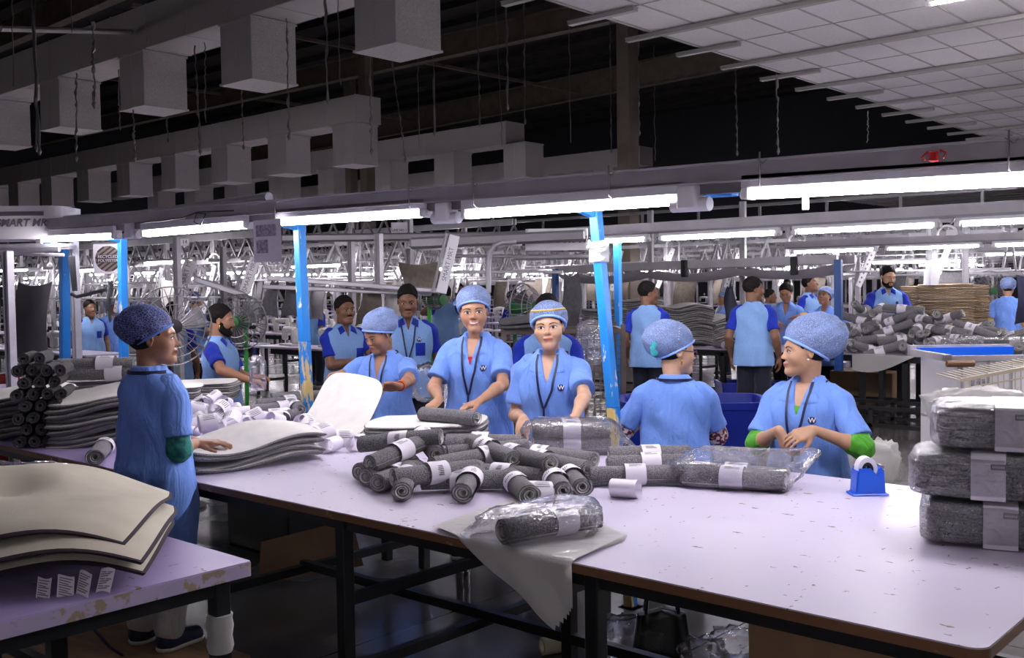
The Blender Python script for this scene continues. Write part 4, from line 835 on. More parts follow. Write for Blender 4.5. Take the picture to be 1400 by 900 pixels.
# frames beyond the fifth row are too small to show single parts: frame in one mesh
fb = MB()
for nm, me in BAY[:3]:
    fb.add([v.co for v in me.vertices], [tuple(p.vertices) for p in me.polygons])
for x in (.1, .84, 1.56, 2.3): fb.add([(v.co.x + x, v.co.y, v.co.z) for v in BRK.vertices], [tuple(p.vertices) for p in BRK.polygons])
for x in (.04, 1.2): fb.add([(v.co.x + x, v.co.y, v.co.z) for v in POST.vertices], [tuple(p.vertices) for p in POST.polygons])
FARF = fb.mesh('conveyor_frame', 'alu')
ft = MB(); ft.box((-1, -.3, .73), (1, .3, .76)); 
for x in (-.9, .9):
    for y in (-.26, .26): ft.box((x - .02, y - .02, 0), (x + .02, y + .02, .73))
FARTB = ft.mesh('work_table', 'lilac2', fix=True)
for j, (ry, xa, xb) in enumerate(rowsY):
    n = int((xb - xa) / BL); g = 'conveyor frames of the %s row' % depthw[j]
    for i in range(n):
        x = xb - (i + 1) * BL; nb += 1
        if j < 4:
            T = thing('conveyor_frame', 'aluminium overhead conveyor frame in the %s row of the hall' % depthw[j], 'conveyor frame', (x, ry, 0), 0, g)
            for nm, me in BAY: link(nm, me, T)
            for bx in (.1, .84, 1.56, 2.3): link('bracket', BRK, T, (bx, 0, 0))
            link('post', POST, T, (.04, 0, 0)); link('post', POST, T, (1.24, 0, 0))
            for ax_, ry_ in ((.45, .38), (1.65, .38)):
                o = link('slanted_arm', ARM, T, (ax_ + rnd.uniform(-.1, .1), -.28, 2.26)); o.rotation_euler.y = ry_ + rnd.uniform(-.1, .1)
            tt = thing('work_table', 'white topped sewing table under the conveyor in the %s row' % depthw[j], 'table', (x + 1.1, ry - .75, 0), 0, 'sewing tables of the %s row' % depthw[j])
            link('table_top', DT[0], tt); link('underframe', DT[1], tt)
            for k in (-.5, .5):
                if rnd.random() < .75: o = link('sewing_machine', SM, None, (x + 1.1 + k, ry - .72, .762), rnd.uniform(-.2, .2) + (PI if rnd.random() < .5 else 0)); tag(o, 'pale sewing machine on a table in the %s row' % depthw[j], 'sewing machine', 'sewing machines of the %s row' % depthw[j])
            for k in range(2):
                if rnd.random() < .7: o = link('hanging_mat', FELT[rnd.choice((0, 0, 2, 3, 1))], None, (x + rnd.uniform(.2, 2.2), ry - .3, 1.76), rnd.uniform(-.7, .7)); tag(o, 'mat hanging from the carrier rail in the %s row' % depthw[j], 'hanging mat', 'hanging mats of the %s row' % depthw[j])
            if rnd.random() < .5:
                m = rnd.choice(('red', 'binb', 'red', 'yellow')); o = link('crate', TOTES[m], None, (x + rnd.uniform(.4, 1.8), ry - .75, 0)); tag(o, '%s plastic crate on the floor under a table in the %s row' % ({'red': 'red', 'binb': 'blue', 'yellow': 'yellow'}[m], depthw[j]), 'crate', '%s crates of the %s row' % (m, depthw[j]))
            tl = thing('tube_light', 'lit tube light on the conveyor frames of the %s row' % depthw[j], 'tube light', (x + .5, ry - .6, 1.93 + rnd.uniform(-.04, .06)), 0, 'tube lights of the %s row' % depthw[j]); link('tube', FT, tl); link('housing', FH, tl)
            if j == 0: T.scale.z = .86
        else:
            o = link('conveyor_frame', FARF, None, (x, ry, 0)); tag(o, 'aluminium overhead conveyor frame in the %s row of the hall' % depthw[j], 'conveyor frame', g)
            o = link('work_table', FARTB, None, (x + 1.1, ry - .75, 0)); tag(o, 'sewing table in the %s row of the hall' % depthw[j], 'table', 'sewing tables of the %s row' % depthw[j])
            if rnd.random() < .8: o = link('sewing_machine', SM, None, (x + .8, ry - .72, .762)); tag(o, 'pale sewing machine on a table in the %s row' % depthw[j], 'sewing machine', 'sewing machines of the %s row' % depthw[j])
            if rnd.random() < .6: o = link('hanging_mat', FELT[rnd.choice((0, 2, 3, 1))], None, (x + rnd.uniform(.2, 2.2), ry - .3, 1.76), rnd.uniform(-.7, .7)); tag(o, 'mat hanging from the carrier rail in the %s row' % depthw[j], 'hanging mat', 'hanging mats of the %s row' % depthw[j])
            if (i + j) % 2 == 0 or j < 6:
                tl = thing('tube_light', 'lit tube light on the conveyor frames of the %s row' % depthw[j], 'tube light', (x + .5, ry - .6, 1.93 + rnd.uniform(-.04, .06)), 0, 'tube lights of the %s row' % depthw[j]); link('tube', FT, tl); link('housing', FH, tl)
# ---- nearer conveyor pieces, placed one by one
def near_post(px, d, label, h=2.15):
    p = dep(px, 400, d); o = link('aluminium_post', POST, None, (p.x, p.y, 0), rnd.uniform(-.1, .1)); o.scale.z = h / 2.75; return tag(o, label, 'post')
near_post(12, 7.6, 'slotted aluminium post at the left edge beside the dark hanging mat', 1.93)
near_post(103, 8.6, 'slotted aluminium post just right of the farthest blue post')
near_post(243, 10.2, 'slotted aluminium post with a number plate, behind the big fan')
near_post(306, 12.5, 'slotted aluminium post left of the hung sheet of paper')
near_post(481, 10.6, 'slotted aluminium post above the moustached man in blue'); near_post(519, 10.0, 'slotted aluminium post between the two standing men')
near_post(561, 12., 'slotted aluminium post with a number plate, above the tall man with moustache', 2.75)
near_post(1016, 13.6, 'slotted aluminium post behind the man with dark trousers at right', 2.7); near_post(1143, 14.2, 'slotted aluminium post behind the dark blue hanging post'); near_post(1320, 14.6, 'slotted aluminium post above the brown terry stacks', 2.4); near_post(1270, 15., 'slotted aluminium post left of the brown terry stacks', 2.4); near_post(890, 15., 'slotted aluminium post above the man in front of the mat stacks', 2.7)
def motor_box(px0, px1, py0, py1, d, label, txt, tx, rad=.12):
    a, c = dep(px0, py1, d), dep(px1, py0, d); L = (Vector((c.x, c.y, 0)) - Vector((a.x, a.y, 0))).length; h = c.z - a.z
    T = thing('motor_housing', label, 'motor housing', a, yw)
    b = MB(); b.prism(rounded_rect(0, 0, L, .5, rad), 0, h); b.build('casing', 'white', T, 40)
    b = MB(); b.box((-.02, -.006, h * .70), (L * .85, 0, h * .83), .002); b.build('trim_strip', 'alud', T)
    text_mesh(txt, .085, frame((L * tx, -.004, h * .48), (1, 0, 0), (0, 0, 1)), 'lettering', 'ink', T, .002, shear=.25, bold=.002)
    b = MB(); b.tube([(-.1, -.08, -.06)] + [(L - .1 + .16 * math.sin(k * PI / 10), .09 - .17 * math.cos(k * PI / 10), -.06) for k in range(11)] + [(-.1, .26, -.06)], .018, 6); b.build('turning_rail', 'alu', T, 60)
    for xx in (.2, L - .2): b = MB(); b.box((xx - .02, .05, -.12), (xx + .02, .09, 0)); b.build('hanger', 'alud', T)
    return T
motor_box(-60, 82, 281, 328, 8.2, 'white conveyor motor housing with SMART lettering at the far left', 'SMART MRT', .66)
motor_box(719, 804, 312, 343, 9.2, 'white conveyor motor housing with SMART lettering left of the leaning post', 'SMART MRT', .74, .04)
def px_plate(px0, py0, px1, py1, d, name, label, cat, m, txt=None, ts=.5, th=.01):
    a, c = dep(px0, py1, d), dep(px1, py0, d); w = (Vector((c.x, c.y)) - Vector((a.x, a.y))).length; h = c.z - a.z
    T = thing(name, label, cat, a, yw); b = MB(); b.box((0, 0, 0), (w, th, h), .002); b.build('plate', m, T)
    if txt: text_mesh(txt, h * ts, frame((w / 2, -.002, h / 2), (1, 0, 0), (0, 0, 1)), 'lettering', 'ink', T, .0015, bold=.001)
    return T, w, h
px_plate(247, 326, 258, 336, 10.0, 'number_plate', 'white number plate reading 14, left of the hung sheet of paper', 'sign', 'white', '14', .75)
px_plate(553, 330, 564, 340, 11.8, 'number_plate', 'white number plate reading 13, above the tall man with moustache', 'sign', 'white', '13', .75)
px_plate(535, 304, 557, 326, 11.6, 'paper_notice', 'white paper notice reading LINE NO 1 high above the men', 'notice', 'paper', 'LINE NO 1', .2)
px_plate(1097, 270, 1106, 287, 4.1, 'paper_notice', 'small white paper notice below the upper right tube light', 'notice', 'paper', None, .5, .002)
px_plate(1294, 314, 1307, 322, 12., 'paper_notice', 'small blank white plate on the beam at right', 'notice', 'white')
px_plate(1272, 356, 1283, 390, 13., 'control_cabinet', 'narrow white control cabinet with yellow sticker above the brown stacks', 'cabinet', 'white', th=.15)
# round striped sign
c0 = dep(148, 354, 8.9); T = thing('round_sign', 'round brown striped sign reading RECYCLED POLYESTER on a white board at left', 'sign', c0, yw)
b = MB(); b.box((-.13, 0, -.13), (.13, .012, .13), .003); b.build('board', 'white', T)
M['signbrown'] = mat('sign_brown', (.05, .022, .02), .6); M['signtan'] = mat('sign_tan', (.22, .18, .165), .6)
RX = Matrix.Rotation(PI / 2, 4, 'X'); b = MB(); b.lathe([(0.001, 0), (.112, 0), (.112, .004), (.001, .004)], 36, RX); dsc = b.build('disc', 'signtan', T)
b = MB()
for k in range(-3, 4):
    o = k * .034 - .0; hw = math.sqrt(max(0, .108 ** 2 - o * o)); d_ = Vector((.8, 0, .6)); n_ = Vector((-.6, 0, .8)); p = n_ * o; b.bar(p - d_ * hw + Vector((0, -.0055, 0)), p + d_ * hw + Vector((0, -.0055, 0)), .003, .015)
b.build('stripe', 'signbrown', dsc)
b = MB(); b.box((-.095, -.0095, -.032), (.095, -.007, .036)); b.build('text_panel', 'signbrown', dsc)
text_mesh('RECYCLED', .036, frame((0, -.0105, .018), (1, 0, 0), (0, 0, 1)), 'lettering', 'white', dsc, .001); text_mesh('POLYESTER', .034, frame((0, -.0105, -.016), (1, 0, 0), (0, 0, 1)), 'lettering', 'white', dsc, .001)
# A4 sheet hung from the light beam
a = ony(346, 302, BY - .07); w_ = (ony(384, 302, BY - .07) - a).length; T = thing('paper_sheet', 'white printed sheet of paper hung from the light beam', 'paper', a, 0)
b = MB(); b.grid(lambda u, v: (u * w_, .012 * math.sin(u * 3) * v, -.01 * u * 0 - v * .255), 8, 8); b.build('sheet', 'paper', T, 60)
b = MB(); M['print'] = mat('grey_halftone', (.36, .34, .40), .7, 0, .6, 60)
for x0, x1, z0, z1 in ((.1, .82, -.03, -.1), (.1, .5, -.12, -.2)): b.grid(lambda u, v: (w_ * (x0 + (x1 - x0) * u), .012 * math.sin((x0 + (x1 - x0) * u) * 3) * -(z0 + (z1 - z0) * v) / .255 - .0025, z0 + (z1 - z0) * v), 6, 4)
b.build('printed_picture', 'print', T)
# slanted white arms near
def near_arm(p0, p1, d, label, w=.085):
    a, c = dep(*p0, d), dep(*p1, d); T = thing('slanted_arm', label, 'conveyor arm', a); v = c - a; L = v.length
    zd = v.normalized(); xd = CR - zd * CR.dot(zd); F_ = frame((0, 0, 0), zd, -xd)
    b = MB(); b.box((0, -w / 2, -.015), (L, w / 2, .015), .004, F_); b.build('arm_plate', 'white', T)
    text_mesh('SMART MRT', w * .62, F_ @ Matrix.Translation((L * .5, 0, .017)), 'lettering', 'ink', T, .001) if F_.to_3x3().col[2].dot(CF) < 0 else text_mesh('SMART MRT', w * .62, F_ @ Matrix.Translation((L * .5, 0, -.017)) @ Matrix.Rotation(PI, 4, 'X') , 'lettering', 'ink', T, .001)
    b = MB(); b.tube([F_ @ Vector((0, w * .8, .02)), F_ @ Vector((L, w * .8, .02))], .012, 6); b.build('guide_rod', 'alu', T, 60); return T
near_arm((603, 401), (622, 322), 8.4, 'slanted white arm with SMART lettering above the smiling woman'); near_arm((252, 387), (260, 356), 10.3, 'slanted white arm beside the number 14 post', .11); near_arm((334, 400), (350, 353), 10., 'slanted white arm below the hung paper', .1)
for (x0, y0, x1, y1, d, r, m, lab) in ((265, 381, 335, 404, 9.8, .03, 'alu', 'sloping pale conveyor rail behind the man with the beard'), (365, 380, 600, 398, 9.2, .022, 'alu', 'long carrier rail running behind the two standing men'), (360, 392, 590, 402, 9.4, .02, 'alu', 'lower long carrier rail running behind the two standing men'), (385, 326, 720, 322, 10.5, .04, 'alud', 'long horizontal rail under the light beam'), (560, 333, 800, 322, 9., .05, 'alud', 'thick grey rail ending at the motor housing'), (-20, 345, 82, 341, 8., .02, 'alu', 'curved carrier rail under the far left housing'), (0, 347, 88, 349, 8.1, .012, 'alu', 'thin rail under the far left housing'), (620, 350, 790, 351, 9.3, .014, 'alud', 'thin rail below the centre motor housing'), (620, 372, 770, 372, 9.5, .016, 'alu', 'carrier rail behind the woman with the striped cap')):
    b = MB(); b.bar(dep(x0, y0, d), dep(x1, y1, d), r * 2, r * 2, r * .4); tag(b.build('carrier_rail', m), lab, 'rail')
b = MB(); pts = [dep(x, y, 8.8) for x, y in ((668, 400), (668, 360), (670, 345), (676, 336), (686, 332), (706, 331))]; b.tube(pts, .022, 8); tag(b.build('curved_tube', 'alu', smooth=60), 'curved pale conduit tube behind the smiling woman', 'tube')
b = MB()
for k in range(7): b.tube([dep(94 + k * 1.2, 350, 8.3), dep(97 + k, 375, 8.3), dep(100 + k * .8, 398 - k % 3 * 4, 8.3)], .008, 5)
b.tube([dep(97, 402, 8.3), dep(105, 406, 8.3), dep(145, 396, 8.3)], .015, 6); tag(b.build('cable_bundle', 'black', smooth=60), 'black cable bundle hanging beside the farthest blue post', 'cable')
def hang(px, py, d, w, h, m, yawo, label, shape='taper'):
    p = dep(px, py, d); o = link('hanging_mat', felt_mesh(int(px), w, h, m, shape), None, p, yw + yawo); return tag(o, label, 'hanging mat')
hang(44, 391, 7.7, .24, .52, 'felt', .3, 'dark grey mat hanging at the left edge', 'sq'); M['felt_d'] = mat('dark_felt', (.035, .034, .037), .95)
bpy.data.objects['hanging_mat' if False else [o.name for o in bpy.data.objects if o.get('label') == 'dark grey mat hanging at the left edge'][0]].data.materials[0] = M['felt_d']
hang(371, 387, 9.5, .17, .3, 'felt', 0, 'grey tapered mat hanging left of the chipped blue post, left one'); hang(396, 387, 9.5, .18, .3, 'felt', .2, 'grey tapered mat hanging left of the chipped blue post, right one')
hang(505, 392, 9.6, .22, .34, 'felt_b', .4, 'grey and white mat hanging behind the moustached man'); hang(538, 386, 9.7, .2, .33, 'back', -.2, 'white mat hanging between the two standing men'); hang(576, 362, 10.2, .38, .26, 'felt_b', 0, 'brown grey mats hanging above the tall standing man', 'sq')
hang(780, 378, 8.9, .17, .45, 'felt', .5, 'grey mat hanging left of the leaning blue post'); hang(1000, 395, 12., .25, .35, 'navy', .3, 'dark navy cloth hanging behind the mat stacks'); hang(1416, 379, 12.6, .45, .55, 'navy', 0, 'navy towel hanging at the right edge before the seated worker', 'sq')
# ---- fans
M['fan_green'] = mat('dull_green_fan_plastic', (.015, .12, .03), .5)
M['bladep'] = mat('grey_fan_blade', (.10, .10, .11), .6)
def fan(px, py, d, R, face, label, m='black', cage='wire', zc=None, green=True):
    p = dep(px, py, d); T = thing('pedestal_fan', label, 'fan', (p.x, p.y, 0), face); z = p.z
    b = MB(); b.lathe([(.22, 0), (.22, .02), (.05, .05), (.02, .08)], 24); b.build('base', 'black', T, 40); b = MB(); b.tube([(0, .06, .05), (0, .06, z)], .02, 8); b.build('pole', 'green' if green else 'black', T)
    b = MB()
    for k in range(26):
        a = 2 * PI * k / 26; b.tube([(R * rr * math.cos(a + off), -.1 + yy, z + R * rr * math.sin(a + off)) for rr, yy, off in ((.18, -.04, 0), (.6, -.03, .05), (.95, .03, .08), (1, .09, .08), (.8, .16, .08), (.3, .18, .08))], .0035, 4)
    for rr, yy in ((1., .08), (.55, -.03), (.78, -.005)): b.tube([(R * rr * math.cos(2 * PI * k / 40), -.1 + yy, z + R * rr * math.sin(2 * PI * k / 40)) for k in range(40)], .006 if rr == 1. else .0035, 5, True)
    b.build('cage', cage, T, 60)
    for k in range(3):
        b = MB(); a = k * 2.094 + .3
        b.grid(lambda u, v: (R * (.12 + .72 * v) * math.cos(a + (u - .5) * (.9 - .2 * v)), -.06 + (u - .5) * .07, z + R * (.12 + .72 * v) * math.sin(a + (u - .5) * (.9 - .2 * v))), 6, 8); o = b.build('blade', 'bladep', T, 60)
    b = MB(); b.lathe([(.05, -.09), (.06, -.05), (.06, .08), (.03, .12)], 16, Matrix.Translation((0, 0, z)) @ Matrix.Rotation(-PI / 2, 4, 'X')); b.lathe([(.001, 0), (.05, .0), (.05, .03), (.001, .035)], 16, Matrix.Translation((0, -.14, z)) @ Matrix.Rotation(PI / 2, 4, 'X')); b.build('motor', 'fan_green' if green else 'black', T, 40); return T
fan(234, 446, 7.6, .29, yw + .5, 'large pedestal fan behind the standing worker, its wire cage seen from the side', green=False); fan(331, 440, 9.0, .24, yw - .2, 'pedestal fan with green hub in front of the bearded man'); fan(712, 420, 8.6, .2, yw + 1.0, 'green fan tilted behind the woman with the striped cap', cage='alud')
fan(592, 410, 9.5, .09, yw + .7, 'small bright green fan behind the tall standing man'); fan(1352, 398, 15.5, .3, yw, 'dark fan standing behind the brown stacks at right')
# ---- canopy with sagging cloth over the middle table
a, c = ony(760, 369, 11.3), ony(1145, 354, 11.3); T = thing('hanging_light_frame', 'grey light frame with sagging grey cloth over the middle packing table', 'light frame', a)
b = MB(); b.bar((0, 0, 0), c - a, .06, .1); b.bar((0, .5, 0), c - a + Vector((0, .5, 0)), .06, .1); b.build('rail', 'steel', T)
v = c - a; b = MB(); M['cloth'] = mat('grey_shade_cloth', (.42, .40, .42), .9)
b.grid(lambda u, w: tuple(v * u + Vector((0, .5 * w, -.05 - .07 * abs(math.sin(u * PI * 3)) ** .8 - .1 * math.sin(w * PI)))), 36, 6); b.build('sagging_cloth', 'cloth', T, 80)
for px in (935, 1085): q = ony(px, 366, 11.25) - a; b = MB(); b.box((q.x - .04, -.07, -.14), (q.x + .04, .0, .08), .01); b.build('clamp', 'black', T)
a2, q2 = ony(1146, 355, 11.05), ony(1147, 507, 11.05); o = MB(); o.bar(q2, a2, .085, .06, .004); tag(o.build('dark_blue_post', 'dkblue'), 'dark blue post hanging down in front of the heap of rolled mats', 'post')
p = ony(759, 368, 11.2); b = MB(); b.bar((p.x, p.y, 0), (p.x, p.y, p.z), .07); tag(b.build('dark_blue_post', 'dkblue'), 'dark blue post at the left end of the sagging cloth frame', 'post')
p = ony(844, 330, 8.1); q = ony(846, 395, 8.1); b = MB(); b.bar((q.x, 8.1, 0), (p.x, 8.1, p.z), .06, .06, .004); tag(b.build('blue_post', 'blue'), 'blue post standing behind the leaning post by the mat stacks', 'post')
# ---- stacks of mats on the middle table
def stack_px(px, py, d_y, n, w, d, t, lab, grp, amp, seed, mats=('back', 'pile', 'rim_g'), bend=0., z0=TZ, yo=0.):
    p = ony(px, py, d_y); return mat_stack((p.x, d_y, z0), yw + yo, n, w, d, t, lab, grp, amp, mats, .02, seed, None, 11, 'bath_mat', 3, bend)
stack_px(828, 474, 11.75, 16, .66, .5, .029, 'grey mat with pale backing, %s the stack left of the young man', 'mat stack left of the young man', .022, 31, yo=.1)
stack_px(872, 472, 12.6, 20, .75, .5, .0285, 'grey mat with white backing, %s the tall stack behind the young man', 'mat stack behind the young man', .022, 32, yo=-.1)
stack_px(938, 474, 11.8, 18, .72, .5, .0285, 'grey mat with white backing, %s the big stack right of the young man', 'mat stack right of the young man', .028, 33, yo=.05)
stack_px(975, 476, 12.2, 11, .5, .42, .03, 'crumpled pale grey mat, %s the low stack at the right end', 'low mat stack right of the young man', .035, 34, yo=.3)
for i in range(9):
    p = ony(988 + i * 7.5, 474, 11.42 + .16 * (i % 3)); place_roll((p.x, p.y, TZ + .045 + .0 * i), (CF + CR * rnd.uniform(-.3, .3)), 'dark rolled mat with white band lying before the crumpled mat stack', 'rolled mats before the crumpled stack', 0, -.1, 1.1)
# ---- heap of rolls on the middle table
hc = 0
for layer, (ya, ny, xa_, xb_, nx) in enumerate(((11.36, 4, 1150, 1400, 10), (11.58, 4, 1154, 1390, 8), (11.8, 3, 1158, 1350, 7), (12.0, 2, 1162, 1300, 5), (12.1, 1, 1165, 1250, 3))):
    for jy in range(ny):
        for ix in range(nx):
            yy = ya + jy * .3 + rnd.uniform(-.06, .06); px = xa_ + (xb_ - xa_) * (ix + .5 + rnd.uniform(-.25, .25)) / nx; p = ony(px, 470, yy); z = TZ + .05 + layer * .105 + rnd.uniform(0, .02)
            ang = rnd.uniform(-1.2, 1.9); d = CR * math.cos(ang) + CF * math.sin(ang) + Vector((0, 0, rnd.uniform(-.45, .45)))
            if rnd.random() < .5: d = -d
            place_roll((p.x, p.y, z), d, 'dark grey rolled mat with white band in the big heap on the middle table', 'rolled mats in the big heap', rnd.uniform(-2, 2), rnd.uniform(-.04, .08), 1.22); hc += 1
# film over the near table corner
p = ony(1165, 488, 11.18); b = MB(); b.grid(lambda u, v: (p.x + u * 1.0, (11.55 - .37 * min(1, v * 2)) - .012 * math.sin(u * 14) * v, TZ + .006 + .004 * math.sin(u * 9) - max(0, v - .5) * (.28 + .16 * math.sin(u * 5 + .5) - .2 * u)), 30, 12); tag(b.build('plastic_sheet', 'film_m', smooth=70), 'milky plastic sheet hanging over the front edge below the heap of rolls', 'plastic sheet')
c = ony(1350, 470, 11.3); film_blob((c.x, c.y, TZ + .12), Matrix.Rotation(yw, 4, 'Z'), .42, .2, .1, 77, 'clear crumpled film over the right end of the heap of rolls', amp=.22)
# ---- brown terry stacks
bt = onz(1290, 452, .8)
for k, (px, dy, n, w, lab) in enumerate(((1262, 13.9, 37, .5, 'left, half hidden'), (1292, 13.7, 38, .62, 'middle, widest'), (1318, 14.1, 37, .5, 'right, folded edges showing'))):
    p = ony(px, 450, dy); mat_stack((p.x, dy, .78), yw + .03 * k, n, w, .5, .0205, 'brown terry towel, %s the ' + lab + ' brown stack', 'brown towels in the %s stack' % lab.split(',')[0], .004, ('towel', 'towel', 'towel'), .008, 41 + k, None, 8, 'terry_towel', 3)
p = ony(1300, 450, 14.); T = thing('packing_table', 'far table carrying the brown terry stacks', 'table', (p.x, 14.1, 0), 0); b = MB(); b.box((-1.2, -.5, .74), (1.4, .6, .78), .004); b.build('table_top', 'lilac', T)
for x in (-1.1, 1.3):
    for y in (-.4, .5): b = MB(); b.box((x - .03, y - .03, 0), (x + .03, y + .03, .74)); b.build('leg', 'black', T)
c = ony(1345, 438, 13.6); film_blob((c.x, c.y, .86), Matrix.Rotation(yw, 4, 'Z'), .3, .2, .1, 91, 'crumpled beige towels right of the brown stacks', 'towels', 'towel', amp=.3, name='towel_heap')
# ---- blue tub, cage, trolley
p0, p1 = dep(848, 552, 7.2), dep(1053, 548, 7.2); w = (p1 - p0).length; T = thing('blue_tub', 'dark blue plastic tub on wheels behind the woman seen from behind', 'tub', ((p0.x + p1.x) / 2, (p0.y + p1.y) / 2, 0), yw - .1)
b = MB(); zt = p0.z
prof = [(.36, .12), (.42, .2), (.5, zt - .06), (.5, zt), (.55, zt), (.55, zt - .03), (.52, zt - .05), (.52, zt - .07)]
def ring(k, z): return [((w / 2) * 2 * k * math.copysign(abs(math.cos(a)) ** .3, math.cos(a)), .68 * k * math.copysign(abs(math.sin(a)) ** .3, math.sin(a)) + .3, z) for a in [2 * PI * i / 40 for i in range(40)]]
lv = [(.38, .14), (.4, .16), (.485, zt - .05), (.5, zt - .05), (.5, zt), (.47, zt), (.385, .2)]; vs = []; [vs.extend(ring(k, z)) for k, z in lv]; fs = [(i * 40 + j, i * 40 + (j + 1) % 40, (i + 1) * 40 + (j + 1) % 40, (i + 1) * 40 + j) for i in range(len(lv) - 1) for j in range(40)] + [tuple(range(39, -1, -1)), tuple(range((len(lv) - 1) * 40, len(lv) * 40))]
b.add(vs, fs); b.build('tub_body', 'binb', T, 40)
for x in (-.3, .3):
    for y in (.1, .5): b = MB(); b.tube([(x - .02, y, .06), (x + .02, y, .06)], .06, 14); b.box((x - .03, y - .03, .06), (x + .03, y + .03, .145)); b.build('wheel', 'black', T)
p0, p1 = dep(688, 455, 7.9), dep(852, 452, 7.7); w = Vector((p1.x - p0.x, p1.y - p0.y, 0)).length; T = thing('wire_cage', 'rusty wire mesh cage trolley behind the woman with the striped cap', 'cage', (p0.x, p0.y, 0), yw)
M['rust'] = mat('rusty_wire', (.16, .12, .10), .6, .4, .2, 8); b = MB()
for x in (0, w):
    for y in (0, .7): b.bar((x, y, .1), (x, y, p0.z + .05), .035)
for z in (.15, p0.z): [b.bar(q, r_, .03) for q, r_ in (((0, 0, z), (w, 0, z)), ((0, .7, z), (w, .7, z)), ((0, 0, z), (0, .7, z)), ((w, 0, z), (w, .7, z)))]
b.build('cage_frame', 'rust', T)
for y in (0, .7):
    b = MB(); k = 0.
    while k < w: b.tube([(k, y, .15), (k, y, p0.z)], .0035, 4); k += .05
    z = .2
    while z < p0.z: b.tube([(0, y, z), (w, y, z)], .0035, 4); z += .05
    b.build('mesh_panel', 'rust', T)
for x in (.05, w - .05):
    for y in (.05, .65): b = MB(); b.tube([(x - .015, y, .05), (x + .015, y, .05)], .05, 12); b.build('wheel', 'black', T)
c = dep(808, 470, 7.55); film_blob((c.x, c.y, c.z), Matrix.Rotation(yw, 4, 'Z'), .1, .03, .16, 55, 'torn clear film hanging on the wire cage beside the leaning post', amp=.3)
c = dep(685, 450, 7.9); mat_stack((c.x + .1, c.y + .25, c.z), yw, 2, .5, .4, .03, 'dark mat lying on the wire cage, %s two', 'dark mats on the wire cage', .02, ('felt', 'felt', 'felt'), seed=66)
c = dep(590, 520, 7.4); film_blob((c.x, c.y, c.z - .02), Matrix.Rotation(yw, 4, 'Z'), .13, .1, .13, 58, 'clear bag between the two middle women', amp=.25)
c = dep(353, 512, 7.0); film_blob((c.x, c.y, c.z), Matrix.Rotation(yw, 4, 'Z'), .05, .05, .11, 59, 'clear bag held by the bearded man', amp=.3)
# trolley with blue rim at right
p0, p1 = dep(1292, 489, 7.6), dep(1440, 487, 7.6); w = (p1 - p0).length; T = thing('box_trolley', 'white panelled box trolley with a blue rim at the right edge', 'trolley', (p0.x, p0.y, 0), yw)
z1 = p0.z; b = MB(); b.box((.1, .02, .25), (w, .03, z1 - .02)); b.box((.1, .02, .25), (.11, .7, z1 - .02)); b.box((.1, .69, .25), (w, .7, z1 - .02)); b.box((.1, .02, .25), (w, .7, .27)); b.build('panel', 'white', T)
b = MB()
for x in (.13, .33, .5): b.box((x - .006, .005, .27), (x + .006, .02, z1 - .02))
b.build('panel_trim', 'steel', T)
b = MB(); b.box((.0, 0, z1 - .03), (w, .05, z1 + .01)); b.box((.0, .66, z1 - .03), (w, .72, z1 + .05)); b.box((0, 0, z1 - .03), (.05, .72, z1 + .02)); b.build('rim', 'steel', T); b = MB(); b.box((.05, .6, z1 - .03), (w, .66, z1 + .035)); b.build('inner_rim', 'brightblue', T)
b = MB(); b.tube([(.0, -.03, z1 - .045), (.2, -.03, z1 - .045)], .025, 10); b.build('handle', 'edge', T)
b = MB(); b.box((.2, .004, z1 - .22), (.3, .018, z1 - .16)); b.build('printed_label', 'print', T)
for x in (.15, w - .1):
    for y in (.08, .62): b = MB(); b.tube([(x - .015, y, .1), (x + .015, y, .1)], .1, 14); b.box((x - .02, y - .02, .1), (x + .02, y + .02, .26)); b.build('wheel', 'black', T)
q0 = dep(1318, 520, 6.3); T = thing('wire_basket', 'tilted white wire basket full of crumpled bags at right', 'basket', q0, yw)
b = MB()
for k in range(16): b.tube([(k * .035, 0, -.2), (k * .035, 0, -.005 + k * .006), (k * .035, .4, .005 + k * .006)], .0045, 4)
for z in (-.2, -.12, -.05): b.tube([(0, 0, z), (.55, 0, z + (.09 if z > -.1 else 0))], .0045, 4)
b.bar((-.02, 0, 0), (.55, 0, .1), .02); b.build('basket_wires', 'cream', T)
b = MB()
for x in (0, .5): b.bar((x, .02, -q0.z), (x, .02, -.2), .025); b.bar((x, .38, -q0.z), (x, .38, -.1), .025)
b.bar((0, .02, -.2), (.5, .02, -.2), .025); b.bar((0, .38, -.2), (.5, .38, -.2), .025); b.build('basket_stand', 'alud', T)
c = dep(1330, 538, 5.9); film_blob((c.x, c.y, c.z - .08), Matrix.Rotation(yw, 4, 'Z'), .24, .15, .1, 61, 'crumpled milky bags heaped behind the topmost bundle', m='film_m', amp=.3)
c = dep(1195, 590, 8.); film_blob((c.x, c.y, .2), Matrix.Rotation(yw, 4, 'Z'), .18, .15, .16, 62, 'crumpled grey bag lying on the lower shelf behind the woman at right', m='film_m', amp=.35)
